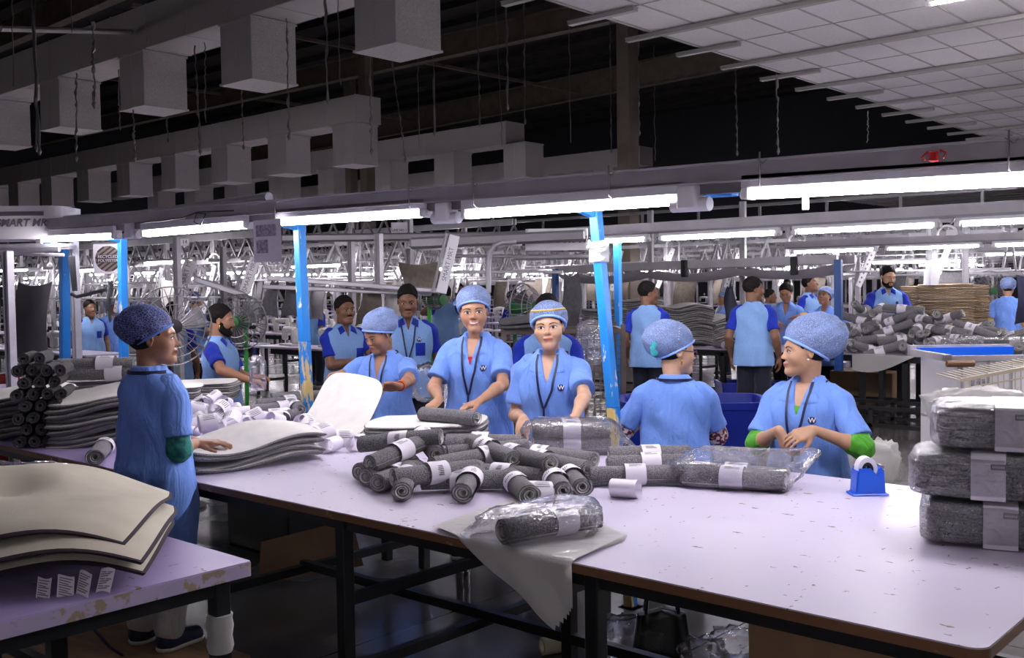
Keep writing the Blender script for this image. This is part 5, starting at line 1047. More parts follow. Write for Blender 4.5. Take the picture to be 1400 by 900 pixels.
# low black rack under the middle table
p = onz(1180, 600, .0); T = thing('low_rack', 'low black steel rack on the floor behind the woman at right', 'rack', (p.x, p.y + .5, 0), 0)
b = MB()
for z in (.12, .3):
    for y in (-.3, .3): b.bar((-1., y, z), (1.6, y, z), .04)
for x in (-1., 0, 1.6):
    for y in (-.3, .3): b.bar((x, y, 0), (x, y, .3), .04)
b.build('frame', 'black', T)
p = onz(1172, 600, .0); b = MB(); b.lathe([(.025, 0), (.05, 0), (.05, .05), (.025, .05), (.025, 0)], 20, None, False); o = b.build('tape_roll', 'cream', smooth=40); o.location = (p.x, p.y, 0); tag(o, 'tape roll on the floor behind the woman at right', 'tape')
for px, py, d, m, lab in ((1095, 535, 12.4, 'binb', 'blue crate under the middle table near the man with dark trousers'), (1020, 515, 12.6, 'binb', 'blue crate under the middle table behind the woman seen from behind'), (10, 512, 8.6, 'red', 'red crate on the floor at the left edge'), (30, 508, 9.6, 'green', 'green crate on the floor at the left edge'), (72, 470, 12., 'yellow', 'yellow crate beside the farthest blue post')):
    p = dep(px, py, d); o = link('crate', TOTES[m], None, (p.x, p.y, 0), yw); o.scale = (1.3, 1.3, 1.4); tag(o, lab, 'crate')
p = onz(1190, 560, .0); b = MB(); b.box((-.4, -.3, 0), (.4, .3, .5), .01); o = b.build('cardboard_box', 'card'); o.location = (ony(1185, 520, 12.6).x, 12.7, 0); tag(o, 'brown cardboard box under the middle table', 'box')
# ================================================================ PEOPLE
M['tunic'] = None
def mat_cloth(name, col, wr=.85, var=.06, sc=7.):
    m, nt, b = new_mat(name); v = coords(nt, (1.6, 1.6, .7))
    n = nd(nt, 'ShaderNodeTexNoise', Scale=sc, Detail=3., Distortion=.8); nt.links.new(v, n.inputs['Vector'])
    v2 = coords(nt, (1, 1, 1)); n2 = nd(nt, 'ShaderNodeTexNoise', Scale=320., Detail=1.); nt.links.new(v2, n2.inputs['Vector'])
    nt.links.new(ramp(nt, n2.outputs[0], .35, .65, (*[c * (1 - var) for c in col], 1), (*[min(1, c * (1 + var)) for c in col], 1)), b.inputs['Base Color'])
    bp = nd(nt, 'ShaderNodeBump', Strength=wr, Distance=.03); nt.links.new(n.outputs[0], bp.inputs['Height']); nt.links.new(bp.outputs[0], b.inputs['Normal'])
    b.inputs['Roughness'].default_value = .8; b.inputs['Specular IOR Level'].default_value = .25; b.inputs['Sheen Weight'].default_value = .1; return m
M['tunic'] = mat_cloth('blue_tunic_cloth', (.165, .315, .78)); M['heather'] = mat_cloth('heather_blue_cloth', (.20, .36, .66), .4, .18); M['royal'] = mat_cloth('royal_blue_cloth', (.008, .028, .36), .4)
M['trous'] = mat_cloth('dark_trousers', (.012, .014, .028)); M['whitec'] = mat_cloth('white_trousers', (.55, .54, .52)); M['greenc'] = mat_cloth('green_sleeve', (.08, .36, .03)); M['redc'] = mat_cloth('red_cloth', (.45, .01, .02)); M['yellowc'] = mat_cloth('yellow_sleeve', (.75, .42, .05)); M['greyc'] = mat_cloth('grey_sleeve', (.35, .34, .35))
def mat_print(name, a, b_, scale=60.):
    m, nt, b = new_mat(name); v = coords(nt); n = nd(nt, 'ShaderNodeTexVoronoi', Scale=scale); nt.links.new(v, n.inputs['Vector']); n2 = nd(nt, 'ShaderNodeTexNoise', Scale=scale * .7, Detail=2.); nt.links.new(v, n2.inputs['Vector'])
    nt.links.new(mixc(nt, ramp(nt, n2.outputs[0], .46, .54), a, b_), b.inputs['Base Color']); b.inputs['Roughness'].default_value = .8; return m
M['floral'] = mat_print('maroon_floral_cloth', (.16, .012, .03), (.75, .62, .58), 75.); M['teal'] = mat_print('teal_print_cloth', (.0, .10, .10), (.02, .20, .16), 50.)
for nm, c in (('skin_a', (.46, .25, .155)), ('skin_b', (.54, .325, .215)), ('skin_c', (.36, .18, .105)), ('skin_d', (.20, .095, .055)), ('skin_e', (.50, .29, .18))): M[nm] = mat(nm, c, .48, 0, .07, 25, sub=.12, spec=.4)
M['hair'] = mat('black_hair', (.008, .006, .006), .75, 0, .3, 60, spec=.2, bump=.8, bscale=120, sc=(1, 3, 1)); M['eyew'] = mat('eye_white', (.75, .70, .68), .25); M['iris'] = mat('dark_iris', (.012, .006, .004), .15); M['lip'] = mat('lips', (.42, .15, .125), .4); M['lipm'] = mat('dark_lips', (.17, .07, .05), .45); M['teeth'] = mat('teeth', (.82, .79, .74), .3); M['brow'] = mat('eyebrow', (.018, .011, .008), .7)
M['net'] = mat_net('blue_hair_net', (.025, .028, .05), (.26, .40, .80), 185, .03, .12, (.42, .56, .95)); M['netd'] = mat_net('dark_hair_net', (.012, .010, .018), (.07, .08, .25), 75, .03, .08, (.16, .22, .58)); M['netg'] = mat_net('grey_striped_net', (.05, .06, .09), (.15, .24, .50), 120, .04, .14); M['rim'] = mat('hair_net_band', (.26, .45, .95), .6, bump=.3, bscale=150); M['rimd'] = mat('worn_hair_net_band', (.10, .20, .60), .6)
M['lany'] = mat('navy_lanyard', (.006, .009, .06), .5); M['logo'] = mat('navy_emblem', (.006, .008, .10), .5); M['gold'] = mat('gold', (.75, .42, .08), .25, .9); M['pearl'] = mat('pearl', (.8, .78, .74), .2); M['frame_p'] = mat('plum_spectacle_frame', (.09, .015, .05), .3); M['teals'] = mat('teal_bow', (.05, .42, .45), .6); M['stripe'] = mat('mustard_band', (.62, .42, .10), .7); M['shoe'] = mat('navy_shoe', (.01, .012, .04), .6); M['sole'] = mat('white_sole', (.6, .58, .55), .5)

def smin(a, b, k):
    if k <= 0: return np.minimum(a, b)
    h = np.maximum(k - np.abs(a - b), 0) / k; return np.minimum(a, b) - h * h * k * .25
class Vol:
    def __init__(s, lo, hi, h):
        s.lo = np.array(lo, np.float32); s.h = h; s.n = np.ceil((np.array(hi) - s.lo) / h).astype(int) + 1; s.d = np.full(s.n, .2, np.float32)
    def reg(s, lo, hi):
        a = np.maximum(0, np.floor((np.array(lo) - s.lo) / s.h).astype(int)); b = np.minimum(s.n, np.ceil((np.array(hi) - s.lo) / s.h).astype(int) + 1)
        if (b <= a).any(): return None
        ax_ = [s.lo[i] + s.h * np.arange(a[i], b[i], dtype=np.float32) for i in range(3)]
        return (slice(a[0], b[0]), slice(a[1], b[1]), slice(a[2], b[2])), ax_[0][:, None, None], ax_[1][None, :, None], ax_[2][None, None, :]
    def op(s, fn, lo, hi, k=0., sub=False):
        m = k + 2.5 * s.h; r = s.reg(np.array(lo) - m, np.array(hi) + m)
        if r is None: return s
        sl, X, Y, Z = r; f = fn(X, Y, Z); s.d[sl] = -smin(-s.d[sl], f, k) if sub else smin(s.d[sl], f, k); return s
    def cone(s, a, b, ra, rb, k=.01, sub=False):
        a = np.array(a, float); b = np.array(b, float); ab = b - a; L2 = max(1e-9, ab @ ab)
        def fn(X, Y, Z):
            t = np.clip(((X - a[0]) * ab[0] + (Y - a[1]) * ab[1] + (Z - a[2]) * ab[2]) / L2, 0, 1)
            return np.sqrt((X - a[0] - t * ab[0]) ** 2 + (Y - a[1] - t * ab[1]) ** 2 + (Z - a[2] - t * ab[2]) ** 2) - (ra + (rb - ra) * t)
        R = max(ra, rb); return s.op(fn, np.minimum(a, b) - R, np.maximum(a, b) + R, k, sub)
    def ell(s, T, c, r, k=.01, sub=False, cut=None):
        """ellipsoid at c with radii r in frame T; cut(x,y,z) in that frame is kept where negative"""
        Ti = np.array(T.inverted()); c = np.array(c, float); r = np.array(r, float); C = np.array(T @ Vector(c)); R = r.max()
        def fn(X, Y, Z):
            x, y, z = (Ti[i, 0] * X + Ti[i, 1] * Y + Ti[i, 2] * Z + Ti[i, 3] for i in range(3))
            q = np.sqrt(((x - c[0]) / r[0]) ** 2 + ((y - c[1]) / r[1]) ** 2 + ((z - c[2]) / r[2]) ** 2); g = np.sqrt(((x - c[0]) / r[0] ** 2) ** 2 + ((y - c[1]) / r[1] ** 2) ** 2 + ((z - c[2]) / r[2] ** 2) ** 2)
            d = q * (q - 1) / np.maximum(g, 1e-6)
            if cut is not None: d = np.maximum(d, cut(x, y, z))
            return d
        return s.op(fn, C - R, C + R, k, sub)
    def loft(s, T, st, k=.02, p=2.2, fold=None, cut=None, z0=None, z1=None):
        Ti = np.array(T.inverted()); st = np.array(sorted(st)); zs = st[:, 0]; zf = np.linspace(zs[0], zs[-1], 120)
        def sm(v):
            w = np.interp(zf, zs, v); kk = np.ones(7) / 7; return np.convolve(np.pad(w, 3, 'edge'), kk, 'valid')
        A, B, O = sm(st[:, 1]), sm(st[:, 2]), sm(st[:, 3]); z0 = zs[0] if z0 is None else z0; z1 = zs[-1] if z1 is None else z1
        R = max(A.max(), B.max()) + .05; cs = [np.array(T @ Vector((sx * R, sy * R, z))) for sx in (-1, 1) for sy in (-1, 1) for z in (z0, z1)]
        def fn(X, Y, Z):
            x, y, z = (Ti[i, 0] * X + Ti[i, 1] * Y + Ti[i, 2] * Z + Ti[i, 3] for i in range(3))
            a = np.interp(z, zf, A); b = np.interp(z, zf, B); o = np.interp(z, zf, O); yy = y - o
            d = (((np.abs(x) / a) ** p + (np.abs(yy) / b) ** p) ** (1 / p) - 1) * np.minimum(a, b)
            if fold is not None: d = d + fold(x, yy, z)
            d = np.maximum(d, np.maximum(z - z1, z0 - z))
            if cut is not None: d = np.maximum(d, cut(x, y, z))
            return d.astype(np.float32)
        return s.op(fn, np.min(cs, 0), np.max(cs, 0), k)
    def mesh(s, smooth=1):
        d = s.d; h = s.h; ins = d < 0; n = d.shape; C = [(i, j, k) for i in (0, 1) for j in (0, 1) for k in (0, 1)]
        cnt = np.zeros(tuple(x - 1 for x in n), np.int8)
        for i, j, k in C: cnt += ins[i:n[0] - 1 + i, j:n[1] - 1 + j, k:n[2] - 1 + k]
        act = (cnt > 0) & (cnt < 8); idx = np.argwhere(act); N = len(idx); vid = np.full(act.shape, -1, np.int64); vid[act] = np.arange(N)
        if N == 0: return np.zeros((0, 3)), np.zeros((0, 4), int)
        val = {c: d[idx[:, 0] + c[0], idx[:, 1] + c[1], idx[:, 2] + c[2]] for c in C}; acc = np.zeros((N, 3)); w = np.zeros(N)
        for c in C:
            for a in range(3):
                if c[a] == 0:
                    e = list(c); e[a] = 1; e = tuple(e); v0, v1 = val[c], val[e]; m = (v0 < 0) != (v1 < 0); t = np.where(m, v0 / np.where(m, v0 - v1, 1), 0)
                    p = np.tile(np.array(c, float), (N, 1)); p[:, a] = t; acc += p * m[:, None]; w += m
        V = s.lo + (idx + acc / w[:, None]) * h; Q = []
        for a in range(3):
            sl0 = [slice(None)] * 3; sl1 = [slice(None)] * 3; sl0[a] = slice(0, n[a] - 1); sl1[a] = slice(1, n[a]); A, B = ins[tuple(sl0)], ins[tuple(sl1)]; m = A != B
            u, v = (a + 1) % 3, (a + 2) % 3; e = np.argwhere(m); ok = (e[:, u] > 0) & (e[:, v] > 0) & (e[:, u] < n[u] - 1) & (e[:, v] < n[v] - 1); e = e[ok]; fl = A[tuple(e.T)]
            def g(du, dv): q = e.copy(); q[:, u] -= du; q[:, v] -= dv; return vid[tuple(q.T)]
            q = np.stack([g(1, 1), g(0, 1), g(0, 0), g(1, 0)], 1); q[~fl] = q[~fl][:, ::-1]; Q.append(q)
        Q = np.concatenate(Q)
        E_ = np.concatenate([Q[:, [0, 1]], Q[:, [1, 2]], Q[:, [2, 3]], Q[:, [3, 0]]])
        for _ in range(smooth):
            S = np.zeros_like(V); c = np.zeros(len(V)); np.add.at(S, E_[:, 0], V[E_[:, 1]]); np.add.at(S, E_[:, 1], V[E_[:, 0]]); np.add.at(c, E_[:, 0], 1); np.add.at(c, E_[:, 1], 1); V = V * .45 + .55 * S / np.maximum(c, 1)[:, None]
        return V, Q
def np_mesh(name, parts, material, U):
    vs, qs, o = [], [], 0
    for V, Q in parts: vs.append(V); qs.append(Q + o); o += len(V)
    V = np.concatenate(vs); Q = np.concatenate(qs); me = bpy.data.meshes.new(name); me.vertices.add(len(V)); me.vertices.foreach_set('co', (V * U[0] + np.array([0, 0, U[1]])).astype(np.float32).ravel())
    me.loops.add(len(Q) * 4); me.loops.foreach_set('vertex_index', Q.astype(np.int32).ravel()); me.polygons.add(len(Q)); me.polygons.foreach_set('loop_start', np.arange(0, len(Q) * 4, 4, dtype=np.int32))
    me.polygons.foreach_set('use_smooth', np.ones(len(Q), bool)); me.materials.append(M[material]); me.update(calc_edges=True); me.validate(); return me
def T4(R=None, t=(0, 0, 0)):
    m = R.to_4x4() if R is not None else Matrix.Identity(4); m.translation = Vector(t); return m
TOP = 1.55
def person(label, xy, rotz, htop, skin='skin_a', s=1., male=False, lean=0., side=0., twist=0., head=(0, 0, 0), hands=None, cap='net', q=1., zf=0., top='tunic', sleeve=None, trous='trous', cuff=None, face=True, smile=0., look=0., group=None, lany=True, logo=True, card=True, hairnet_tilt=0., wide=1., hem=None, earring=None, beard=0, stache=False, down=0., glasses=False, bun=False, bulge=0., sleeve_long=.62, neck_skin=True, vneck=True, extra=None, jz=.985, seam=False, capscale=1., lips='lip', belly=0.):
    """one worker; hands = {'L':(world wrist, finger dir, palm normal, curl), 'R':...}; local +y is where the body faces"""
    base = Vector((xy[0], xy[1], 0)); dz = htop - s * TOP; U = (s, dz); root = thing('person', label, 'person', base, rotz, group)
    RZi = Matrix.Rotation(-rotz, 3, 'Z')
    def loc(p): v = RZi @ (Vector(p) - base); return Vector((v.x, v.y, v.z - dz)) / s
    fl = (zf - dz) / s
    piv = Vector((0, 0, .86)); TR = (Matrix.Rotation(twist, 3, 'Z') @ Matrix.Rotation(-lean, 3, 'X') @ Matrix.Rotation(side, 3, 'Y')); T = T4(TR, piv) @ Matrix.Translation(-piv)
    hy, hp, hr = head; HR = Matrix.Rotation(hy, 3, 'Z') @ Matrix.Rotation(-hp, 3, 'X') @ Matrix.Rotation(hr, 3, 'Y')
    hc = T @ Vector((0, .015, 1.438)) + Vector((0, .025 * math.sin(hp) * math.cos(hy), -.012 * (1 - math.cos(hp)))) ; HF = T4(HR, hc) @ Matrix.Scale(1. if male else 1.05, 4)
    W = wide * (1.07 if male else 1.)
    mk = lambda name, parts, m: link(name, np_mesh(name, parts, m, U), body if name != 'person_body' else root)
    # ---- head with neck
    hh = .0034 * q; lo = np.array(hc) - .2; hi = np.array(hc) + .17; lo[2] = (T @ Vector((0, 0, 1.27))).z - .02; v = Vol(lo, hi, hh)
    jw = .006 if male else 0.
    nb = T @ Vector((0, -.015, 1.24)); nt_ = HF @ Vector((0, -.028, -.05)); v.cone(nb, nt_, .055 if male else .048, .054 if male else .044, .012)
    P_ = lambda *a: np.array(HF @ Vector(a))
    v.ell(HF, (0, -.014, .034), (.0725, .092, .077), .02); v.ell(HF, (0, .022, -.026 if male else -.023), (.0595 if male else .0555, .062, .083 if male else .077), .03)
    jx, jr, cx1, cr1 = (.044, .020, .018, .017) if male else (.0345, .018, .011, .0145)
    jz1, cz1 = (-.060, -.096) if male else (-.054, -.087)
    v.cone(P_(-jx, .018, jz1), P_(-cx1, .062, cz1), jr, cr1, .03); v.cone(P_(jx, .018, jz1), P_(cx1, .062, cz1), jr, cr1, .03); v.ell(HF, (0, .070, -.092), (.026, .019, .017), .025) if male else v.ell(HF, (0, .070, -.084), (.0155, .020, .0145), .025)
    for sx in (-1, 1):
        v.ell(HF, (sx * .037, .050, -.022), (.028, .026, .028), .03); v.cone(P_(sx * .012, .077 if male else .0745, .026), P_(sx * .045, .062 if male else .060, .026), .010, .010, .02)
        v.ell(HF, (sx * .031, .093, .006), (.017, .0165 if male else .0145, .011), .016, True); v.ell(HF, (sx * .031, .068, .004), (.0165, .0150, .013), .008)
    nz = -.024 if male else -.020
    v.cone(P_(0, .080, .016), P_(0, .0985 if male else .0965, nz), .0075 if male else .0055, .0115 if male else .0078, .012); v.ell(HF, (0, .0985 if male else .0965, nz - .002), (.0125, .012, .010) if male else (.0092, .0095, .0078), .008)
    for sx in (-1, 1): v.ell(HF, (sx * (.0135 if male else .0098), .087, nz - .005), (.009, .0105, .008) if male else (.0066, .0085, .006), .008)
    LZ = 0. if male else .0055
    v.ell(HF, (0, .0835, -.0525 + LZ), (.022, .012, .0068), .009); v.ell(HF, (0, .0812, -.0635 + LZ), (.019, .0115, .008), .011)
    for sx in (-1, 1): E2 = HF @ T4(Matrix.Rotation(sx * -.35, 3, 'Z'), (sx * (.073 if male else .0705), -.008, -.002)); v.ell(E2, (0, 0, 0), (.0085, .018, .030) if male else (.007, .0155, .026), .006); v.ell(E2, (sx * .006, .004, .002), (.006, .009, .016), .004, True)
    hv = v.mesh(1); bv = BVHTree.FromPolygons([tuple(p) for p in hv[0]], [tuple(p) for p in hv[1]])
    # ---- trunk and legs
    v = Vol((-.36, -.34 - lean * .2, fl - .01), (.36, .34 + lean * .75 + belly, 1.34), .014 * max(1, q * .8))
    body_st = [(.74, .155, .115, -.01), (.84, .155, .105, -.005), (.94, .132, .092, 0), (1.02, .14, .1, .005), (1.1, .155, .112, .012), (1.17, .158 * W, .105, .008), (1.22, .155 * W, .09, 0), (1.26, .12 * W, .072, -.008), (1.295, .06, .055, -.014)]
    v.loft(T, body_st, .02); v.ell(Matrix.Identity(4), (0, -.005, .82), (.155, .105, .10), .04)
    for sx in (-1, 1):
        kz = fl + (.84 - fl) * .5; v.cone((sx * .085, 0, .80), (sx * .09, .012, kz), .085, .058, .03); v.cone((sx * .09, .012, kz), (sx * .092, -.015, fl + .07), .056, .038, .02); v.cone((sx * .092, -.03, fl + .035), (sx * .1, .11, fl + .028), .034, .026, .02)
    parts = [hv, v.mesh(1)]
    # ---- arms and hands
    arms = {}
    for sd, sx in (('R', 1), ('L', -1)):
        S = T @ Vector((sx * .150 * W, -.004, 1.225)); hd = (hands or {}).get(sd)
        if hd is None: Wp = T @ Vector((sx * .235, .06, .78)); fd, pn, curl = Vector((0, .15, -1)), Vector((-sx, 0, 0)), .35; hint = Vector((sx * .3, -1, 0))
        else:
            Wp = loc(hd[0]); fd = RZi @ Vector(hd[1]); pn = RZi @ Vector(hd[2]); curl = hd[3]; hint = (RZi @ Vector(hd[4])) if len(hd) > 4 else Vector((sx * .75, -.45, -.55))
        L1, L2 = .262, .238; D = Wp - S; dist = D.length
        if dist > (L1 + L2) * .985: f = dist / ((L1 + L2) * .985); f = min(f, 1.12); L1 *= f; L2 *= f; Wp = S + D.normalized() * min(dist, (L1 + L2) * .985); D = Wp - S; dist = D.length
        a = (L1 * L1 - L2 * L2 + dist * dist) / (2 * dist); hgt = math.sqrt(max(0, L1 * L1 - a * a)); dn = D.normalized(); hn = (hint - dn * hint.dot(dn)).normalized(); E = S + dn * a + hn * hgt
        arms[sd] = (S, E, Wp); am = 1.08 if male else .9
        fd = fd.normalized(); pn = (pn - fd * pn.dot(fd)).normalized(); sdv = fd.cross(pn) * (1 if sd == 'L' else -1)   # towards the thumb
        pts = [S, E, Wp, Wp + fd * .2]; lo = np.min([np.array(p) for p in pts], 0) - .09; hi = np.max([np.array(p) for p in pts], 0) + .09
        ha = .0042 * q; v = Vol(lo, hi, ha)
        mid = S.lerp(E, .4); v.cone(mid, E, .042 * am, .035 * am, 0); F1 = E.lerp(Wp, .3); v.cone(E, F1, .036 * am, .037 * am, .02); v.cone(F1, Wp, .037 * am, .0235 * am, .02)
        K0 = Wp; kn = []
        for fi, (off, ln) in enumerate(((.027, .073), (.009, .08), (-.009, .075), (-.026, .06))):
            st_ = Wp + sdv * off * .55 + fd * .012; kk = Wp + sdv * off + fd * (.083 - abs(off + .004) * .28) + pn * -.004; v.cone(st_, kk, .0135, .0115, .012)
            d = fd.copy(); p = kk; axis = None
            spread = sdv * off * 1.1; d = (fd + spread).normalized(); fr = .0082 * am
            for seg, (fl_, cc) in enumerate(((.45, curl * .7), (.31, curl * 1.1), (.24, curl * .9))):
                ang = cc; d = (d * math.cos(ang) + pn * math.sin(ang)).normalized() if seg == 0 else (d * math.cos(ang) + (pn - d * pn.dot(d)).normalized() * math.sin(ang)).normalized()
                p2 = p + d * ln * fl_; v.cone(p, p2, fr, fr * .9, .0035); p = p2; fr *= .9
        tb = Wp + sdv * .016 + fd * .02 + pn * .004; td = (sdv * .75 + fd * .7 + pn * .25).normalized(); t1 = tb + td * .042; td2 = (td * .7 + fd * .65 + pn * (.15 + curl * .3)).normalized(); t2 = t1 + td2 * .03; t3 = t2 + (td2 + fd * .35).normalized() * .024
        v.cone(tb, t1, .0145, .0112, .012); v.cone(t1, t2, .0098, .0088, .004); v.cone(t2, t3, .0088, .0072, .003)
        v.ell(T4(Matrix((sdv, fd, pn)).transposed(), Wp + fd * .048 + pn * .004), (0, 0, 0), (.036, .048, .0135), .01)
        parts.append(v.mesh(1))
    body = link('person_body', np_mesh('person_body', parts, skin, U), root)
    # ---- shirt
    z_hem = hem if hem is not None else (.70 if male else .57); ph = rnd.uniform(0, 6); cx_ = T
    def fold(x, y, z):
        th = np.arctan2(y, x); g = np.clip((1.15 - z) / .5, 0, 1); return .007 * g * np.sin(th * 6 + ph + 5 * z) + .004 * g * np.sin(th * 11 - 9 * z + ph * 2) + .003 * np.sin(th * 4 + 18 * z + ph) + .003 * np.sin(z * 34 + 3 * th + ph) * np.clip((z - .8) / .2, 0, 1)
    zv = 1.21 if male else 1.15
    def vcut(x, y, z): return -np.maximum(np.maximum(np.abs(x) - .27 * (z - zv), .02 - y), zv - z) if vneck else np.full_like(x + y + z, -1.)
    st = [(.5, .205, .15, -.005), (.6, .208, .152, -.005), (.76, .201, .146 + belly, belly * .5), (.9, .185, .132 + belly, belly * .6), (1.0, .172, .124 + belly * .6, .004 + belly * .4), (1.1, .176 * W, .127, .012), (1.17, .181 * W, .118, .008), (1.22, .181 * W, .102, 0), (1.25, .168 * W, .09, -.006), (1.275, .128 * W, .08, -.01), (1.295, .09, .072, -.014), (1.325, .064, .064, -.016)]
    vt = Vol((-.4, -.36 - lean * .2, z_hem - .08), (.4, .36 + lean * .75 + belly, 1.36), .0085 * max(1, q * .75)); vt.loft(T, st, 0, 2.3, fold, vcut, .84, 1.325); vt.loft(T4(Matrix.Rotation(twist, 3, 'Z')), st, .01, 2.3, fold, None, z_hem, .90)
    tm = vt.mesh(1); shirt = mk('tunic' if not male else 'shirt', [tm], top); tb_ = BVHTree.FromPolygons([tuple(p) for p in tm[0]], [tuple(p) for p in tm[1]])
    slv = sleeve or top
    for sd, (S, E, Wp) in arms.items():
        fr_ = sleeve_long; e = S.lerp(E, fr_ / .8 if fr_ > .62 else .78 if not male else .72); dv = (E - S).normalized(); sx = 1 if sd == 'R' else -1
        a = S - dv * .02 + (T.to_3x3() @ Vector((-sx * .03, 0, .0))); v = Vol(np.min([np.array(a), np.array(e)], 0) - .12, np.max([np.array(a), np.array(e)], 0) + .12, .007 * max(1, q * .75))
        v.cone(a, S + dv * .03, .052, .056, 0); v.cone(S + dv * .03, e + dv * .08, .0555, .068 if not male else .060, .03); nrm = np.array(dv); ee = np.array(e); ph2 = rnd.uniform(0, 6)
        r = v.reg(v.lo, v.lo + v.h * v.n); sl, X, Y, Z = r; cutd = (X - ee[0]) * nrm[0] + (Y - ee[1]) * nrm[1] + (Z - ee[2]) * nrm[2]
        v.d[sl] = np.maximum(v.d[sl] + .003 * np.sin(cutd * 55 + ph2 + X * 30 + Z * 18), cutd); mk('sleeve', [v.mesh(1)], slv)
        if cuff:
            c0 = e - dv * .04; c1 = E + (Wp - E).normalized() * .045; v = Vol(np.min([np.array(c0), np.array(E), np.array(c1)], 0) - .1, np.max([np.array(c0), np.array(E), np.array(c1)], 0) + .1, .006 * max(1, q * .75)); v.cone(c0, E, .052, .051, 0); v.cone(E, c1, .051, .047, .02)
            r = v.reg(v.lo, v.lo + v.h * v.n); sl, X, Y, Z = r; v.d[sl] += .0025 * np.sin(X * 90 + ph2) * np.sin(Z * 120 + Y * 60); o = mk('inner_sleeve', [v.mesh(1)], cuff); o['label'] = {'greenc': 'bright green rolled inner sleeve', 'floral': 'maroon and white floral inner sleeve', 'teal': 'teal patterned inner sleeve', 'yellowc': 'yellow inner sleeve', 'greyc': 'grey inner sleeve'}[cuff]
    # ---- trousers and shoes
    v = Vol((-.3, -.3, fl + .05), (.3, .3, .92), .013 * max(1, q * .75)); lw = .014 if trous == 'whitec' else .008
    for sx in (-1, 1):
        kz = fl + (.84 - fl) * .5; v.cone((sx * .078, 0, .83), (sx * .09, .012, kz), .092, .07 + lw, .04); v.cone((sx * .09, .012, kz), (sx * .092, -.015, fl + .1), .07 + lw, .052 + lw, .02)
    mk('trousers', [v.mesh(1)], trous)
    for sx in (-1, 1):
        v = Vol((sx * .1 - .09, -.13, fl - .005), (sx * .1 + .09, .2, fl + .14), .008); v.cone((sx * .092, -.035, fl + .045), (sx * .1, .115, fl + .035), .044, .038, 0); v.cone((sx * .092, -.02, fl + .05), (sx * .092, -.02, fl + .09), .042, .042, .03)
        r = v.reg(v.lo, v.lo + v.h * v.n); sl, X, Y, Z = r; v.d[sl] = np.maximum(v.d[sl], (fl + .012) - Z + 0 * X); sh = mk('shoe', [v.mesh(1)], 'shoe')
        v = Vol((sx * .1 - .09, -.13, fl - .012), (sx * .1 + .09, .2, fl + .06), .008); v.cone((sx * .092, -.035, fl + .03), (sx * .1, .118, fl + .03), .047, .041, 0); r = v.reg(v.lo, v.lo + v.h * v.n); sl, X, Y, Z = r; v.d[sl] = np.maximum(np.maximum(v.d[sl], fl + .001 - Z + 0 * X), Z - fl - .022 + 0 * X); link('sole', np_mesh('sole', [v.mesh(0)], 'sole', U), sh)
    # ---- things sewn or laid on the front
    def proj_patch(fn, nu, nv, off, bvh, F_, m, name, parent=None, d=(0, -1, 0), y0=.5, edge=0., mats=None):
        R3 = F_.to_3x3(); dr = R3 @ Vector(d); b = MB(); last = [None]
        def g(u, vv):
            x, z = fn(u, vv); o = F_ @ Vector((x, y0, z) if d[1] else (y0, x, z)); h_ = bvh.ray_cast(o, dr)
            p = h_[0] if h_[0] is not None else (o + dr * (last[0] or y0 - .08)); last[0] = (p - o).length; e = max(abs(2 * u - 1), abs(2 * vv - 1)); p = p - dr * (off * (1 - edge * e ** 8)); return (p.x * s, p.y * s, p.z * s + dz)
        b.grid(g, nu, nv); return b.build(name, m, parent or body, 70, fix=False)
    TF = T
    def strip(pts, w, off, bvh, F_, m, name, parent=None, n=16, **kw):
        L_ = [0]; [L_.append(L_[-1] + math.dist(a, b)) for a, b in zip(pts, pts[1:])]
        def fn(u, vv):
            t = vv * L_[-1]; i = max(0, min(len(pts) - 2, sum(1 for x in L_[1:] if x < t))); f = (t - L_[i]) / max(1e-6, L_[i + 1] - L_[i]); a, b = pts[i], pts[i + 1]; x, z = a[0] + (b[0] - a[0]) * f, a[1] + (b[1] - a[1]) * f; dx, dz_ = b[0] - a[0], b[1] - a[1]; l = math.hypot(dx, dz_) or 1; ww = (w if not callable(w) else w(vv)) * (u - .5); return x - dz_ / l * ww, z + dx / l * ww
        return proj_patch(fn, 2, n, off, bvh, F_, m, name, parent, **kw)
    colm = 'royal' if male else top
    if q < 2.2:
        for sx in (-1, 1):
            A_, B2, C2, D2 = (sx * .040, 1.312), (sx * .080, 1.29), (sx * (.098 if not male else .075), 1.215 if not male else 1.235), (sx * .022, zv + .055)
            proj_patch(lambda u, vv: tuple((A_[i] * (1 - u) + B2[i] * u) * (1 - vv) + (D2[i] * (1 - u) + C2[i] * u) * vv for i in (0, 1)), 8, 10, .009, tb_, TF, colm, 'collar_flap', shirt, edge=.7)
        b = MB()
        def cg(u, vv):
            a = math.radians(-35 + 250 * u + 180 - 90 - 0) if False else math.radians(150 + 240 * u); p = T @ Vector((.073 * math.cos(a), -.012 + .068 * math.sin(a), 1.285 + .034 * vv + .006 * math.sin(a) * -1)); p2 = p + (T.to_3x3() @ Vector((math.cos(a), math.sin(a), 0))) * (.006 - .010 * vv); return (p2.x * s, p2.y * s, p2.z * s + dz)
        b.grid(cg, 30, 4); b.build('collar_stand', colm, shirt, 70, fix=False)
        strip([(0, zv - .005), (0, z_hem + .02)], .022, .0035, tb_, TF, top, 'placket', shirt, 24, edge=.5)
    if seam:
        strip([(0, 1.27), (0, z_hem + .03)], .018, .004, tb_, TF, top, 'back_seam', shirt, 30, d=(0, 1, 0), y0=-.5, edge=.6)
        for sx in (-1, 1): strip([(sx * .10, 1.21), (sx * .085, .95), (sx * .10, .75)], .008, .003, tb_, TF, top, 'back_seam', shirt, 20, d=(0, 1, 0), y0=-.5, edge=.6)
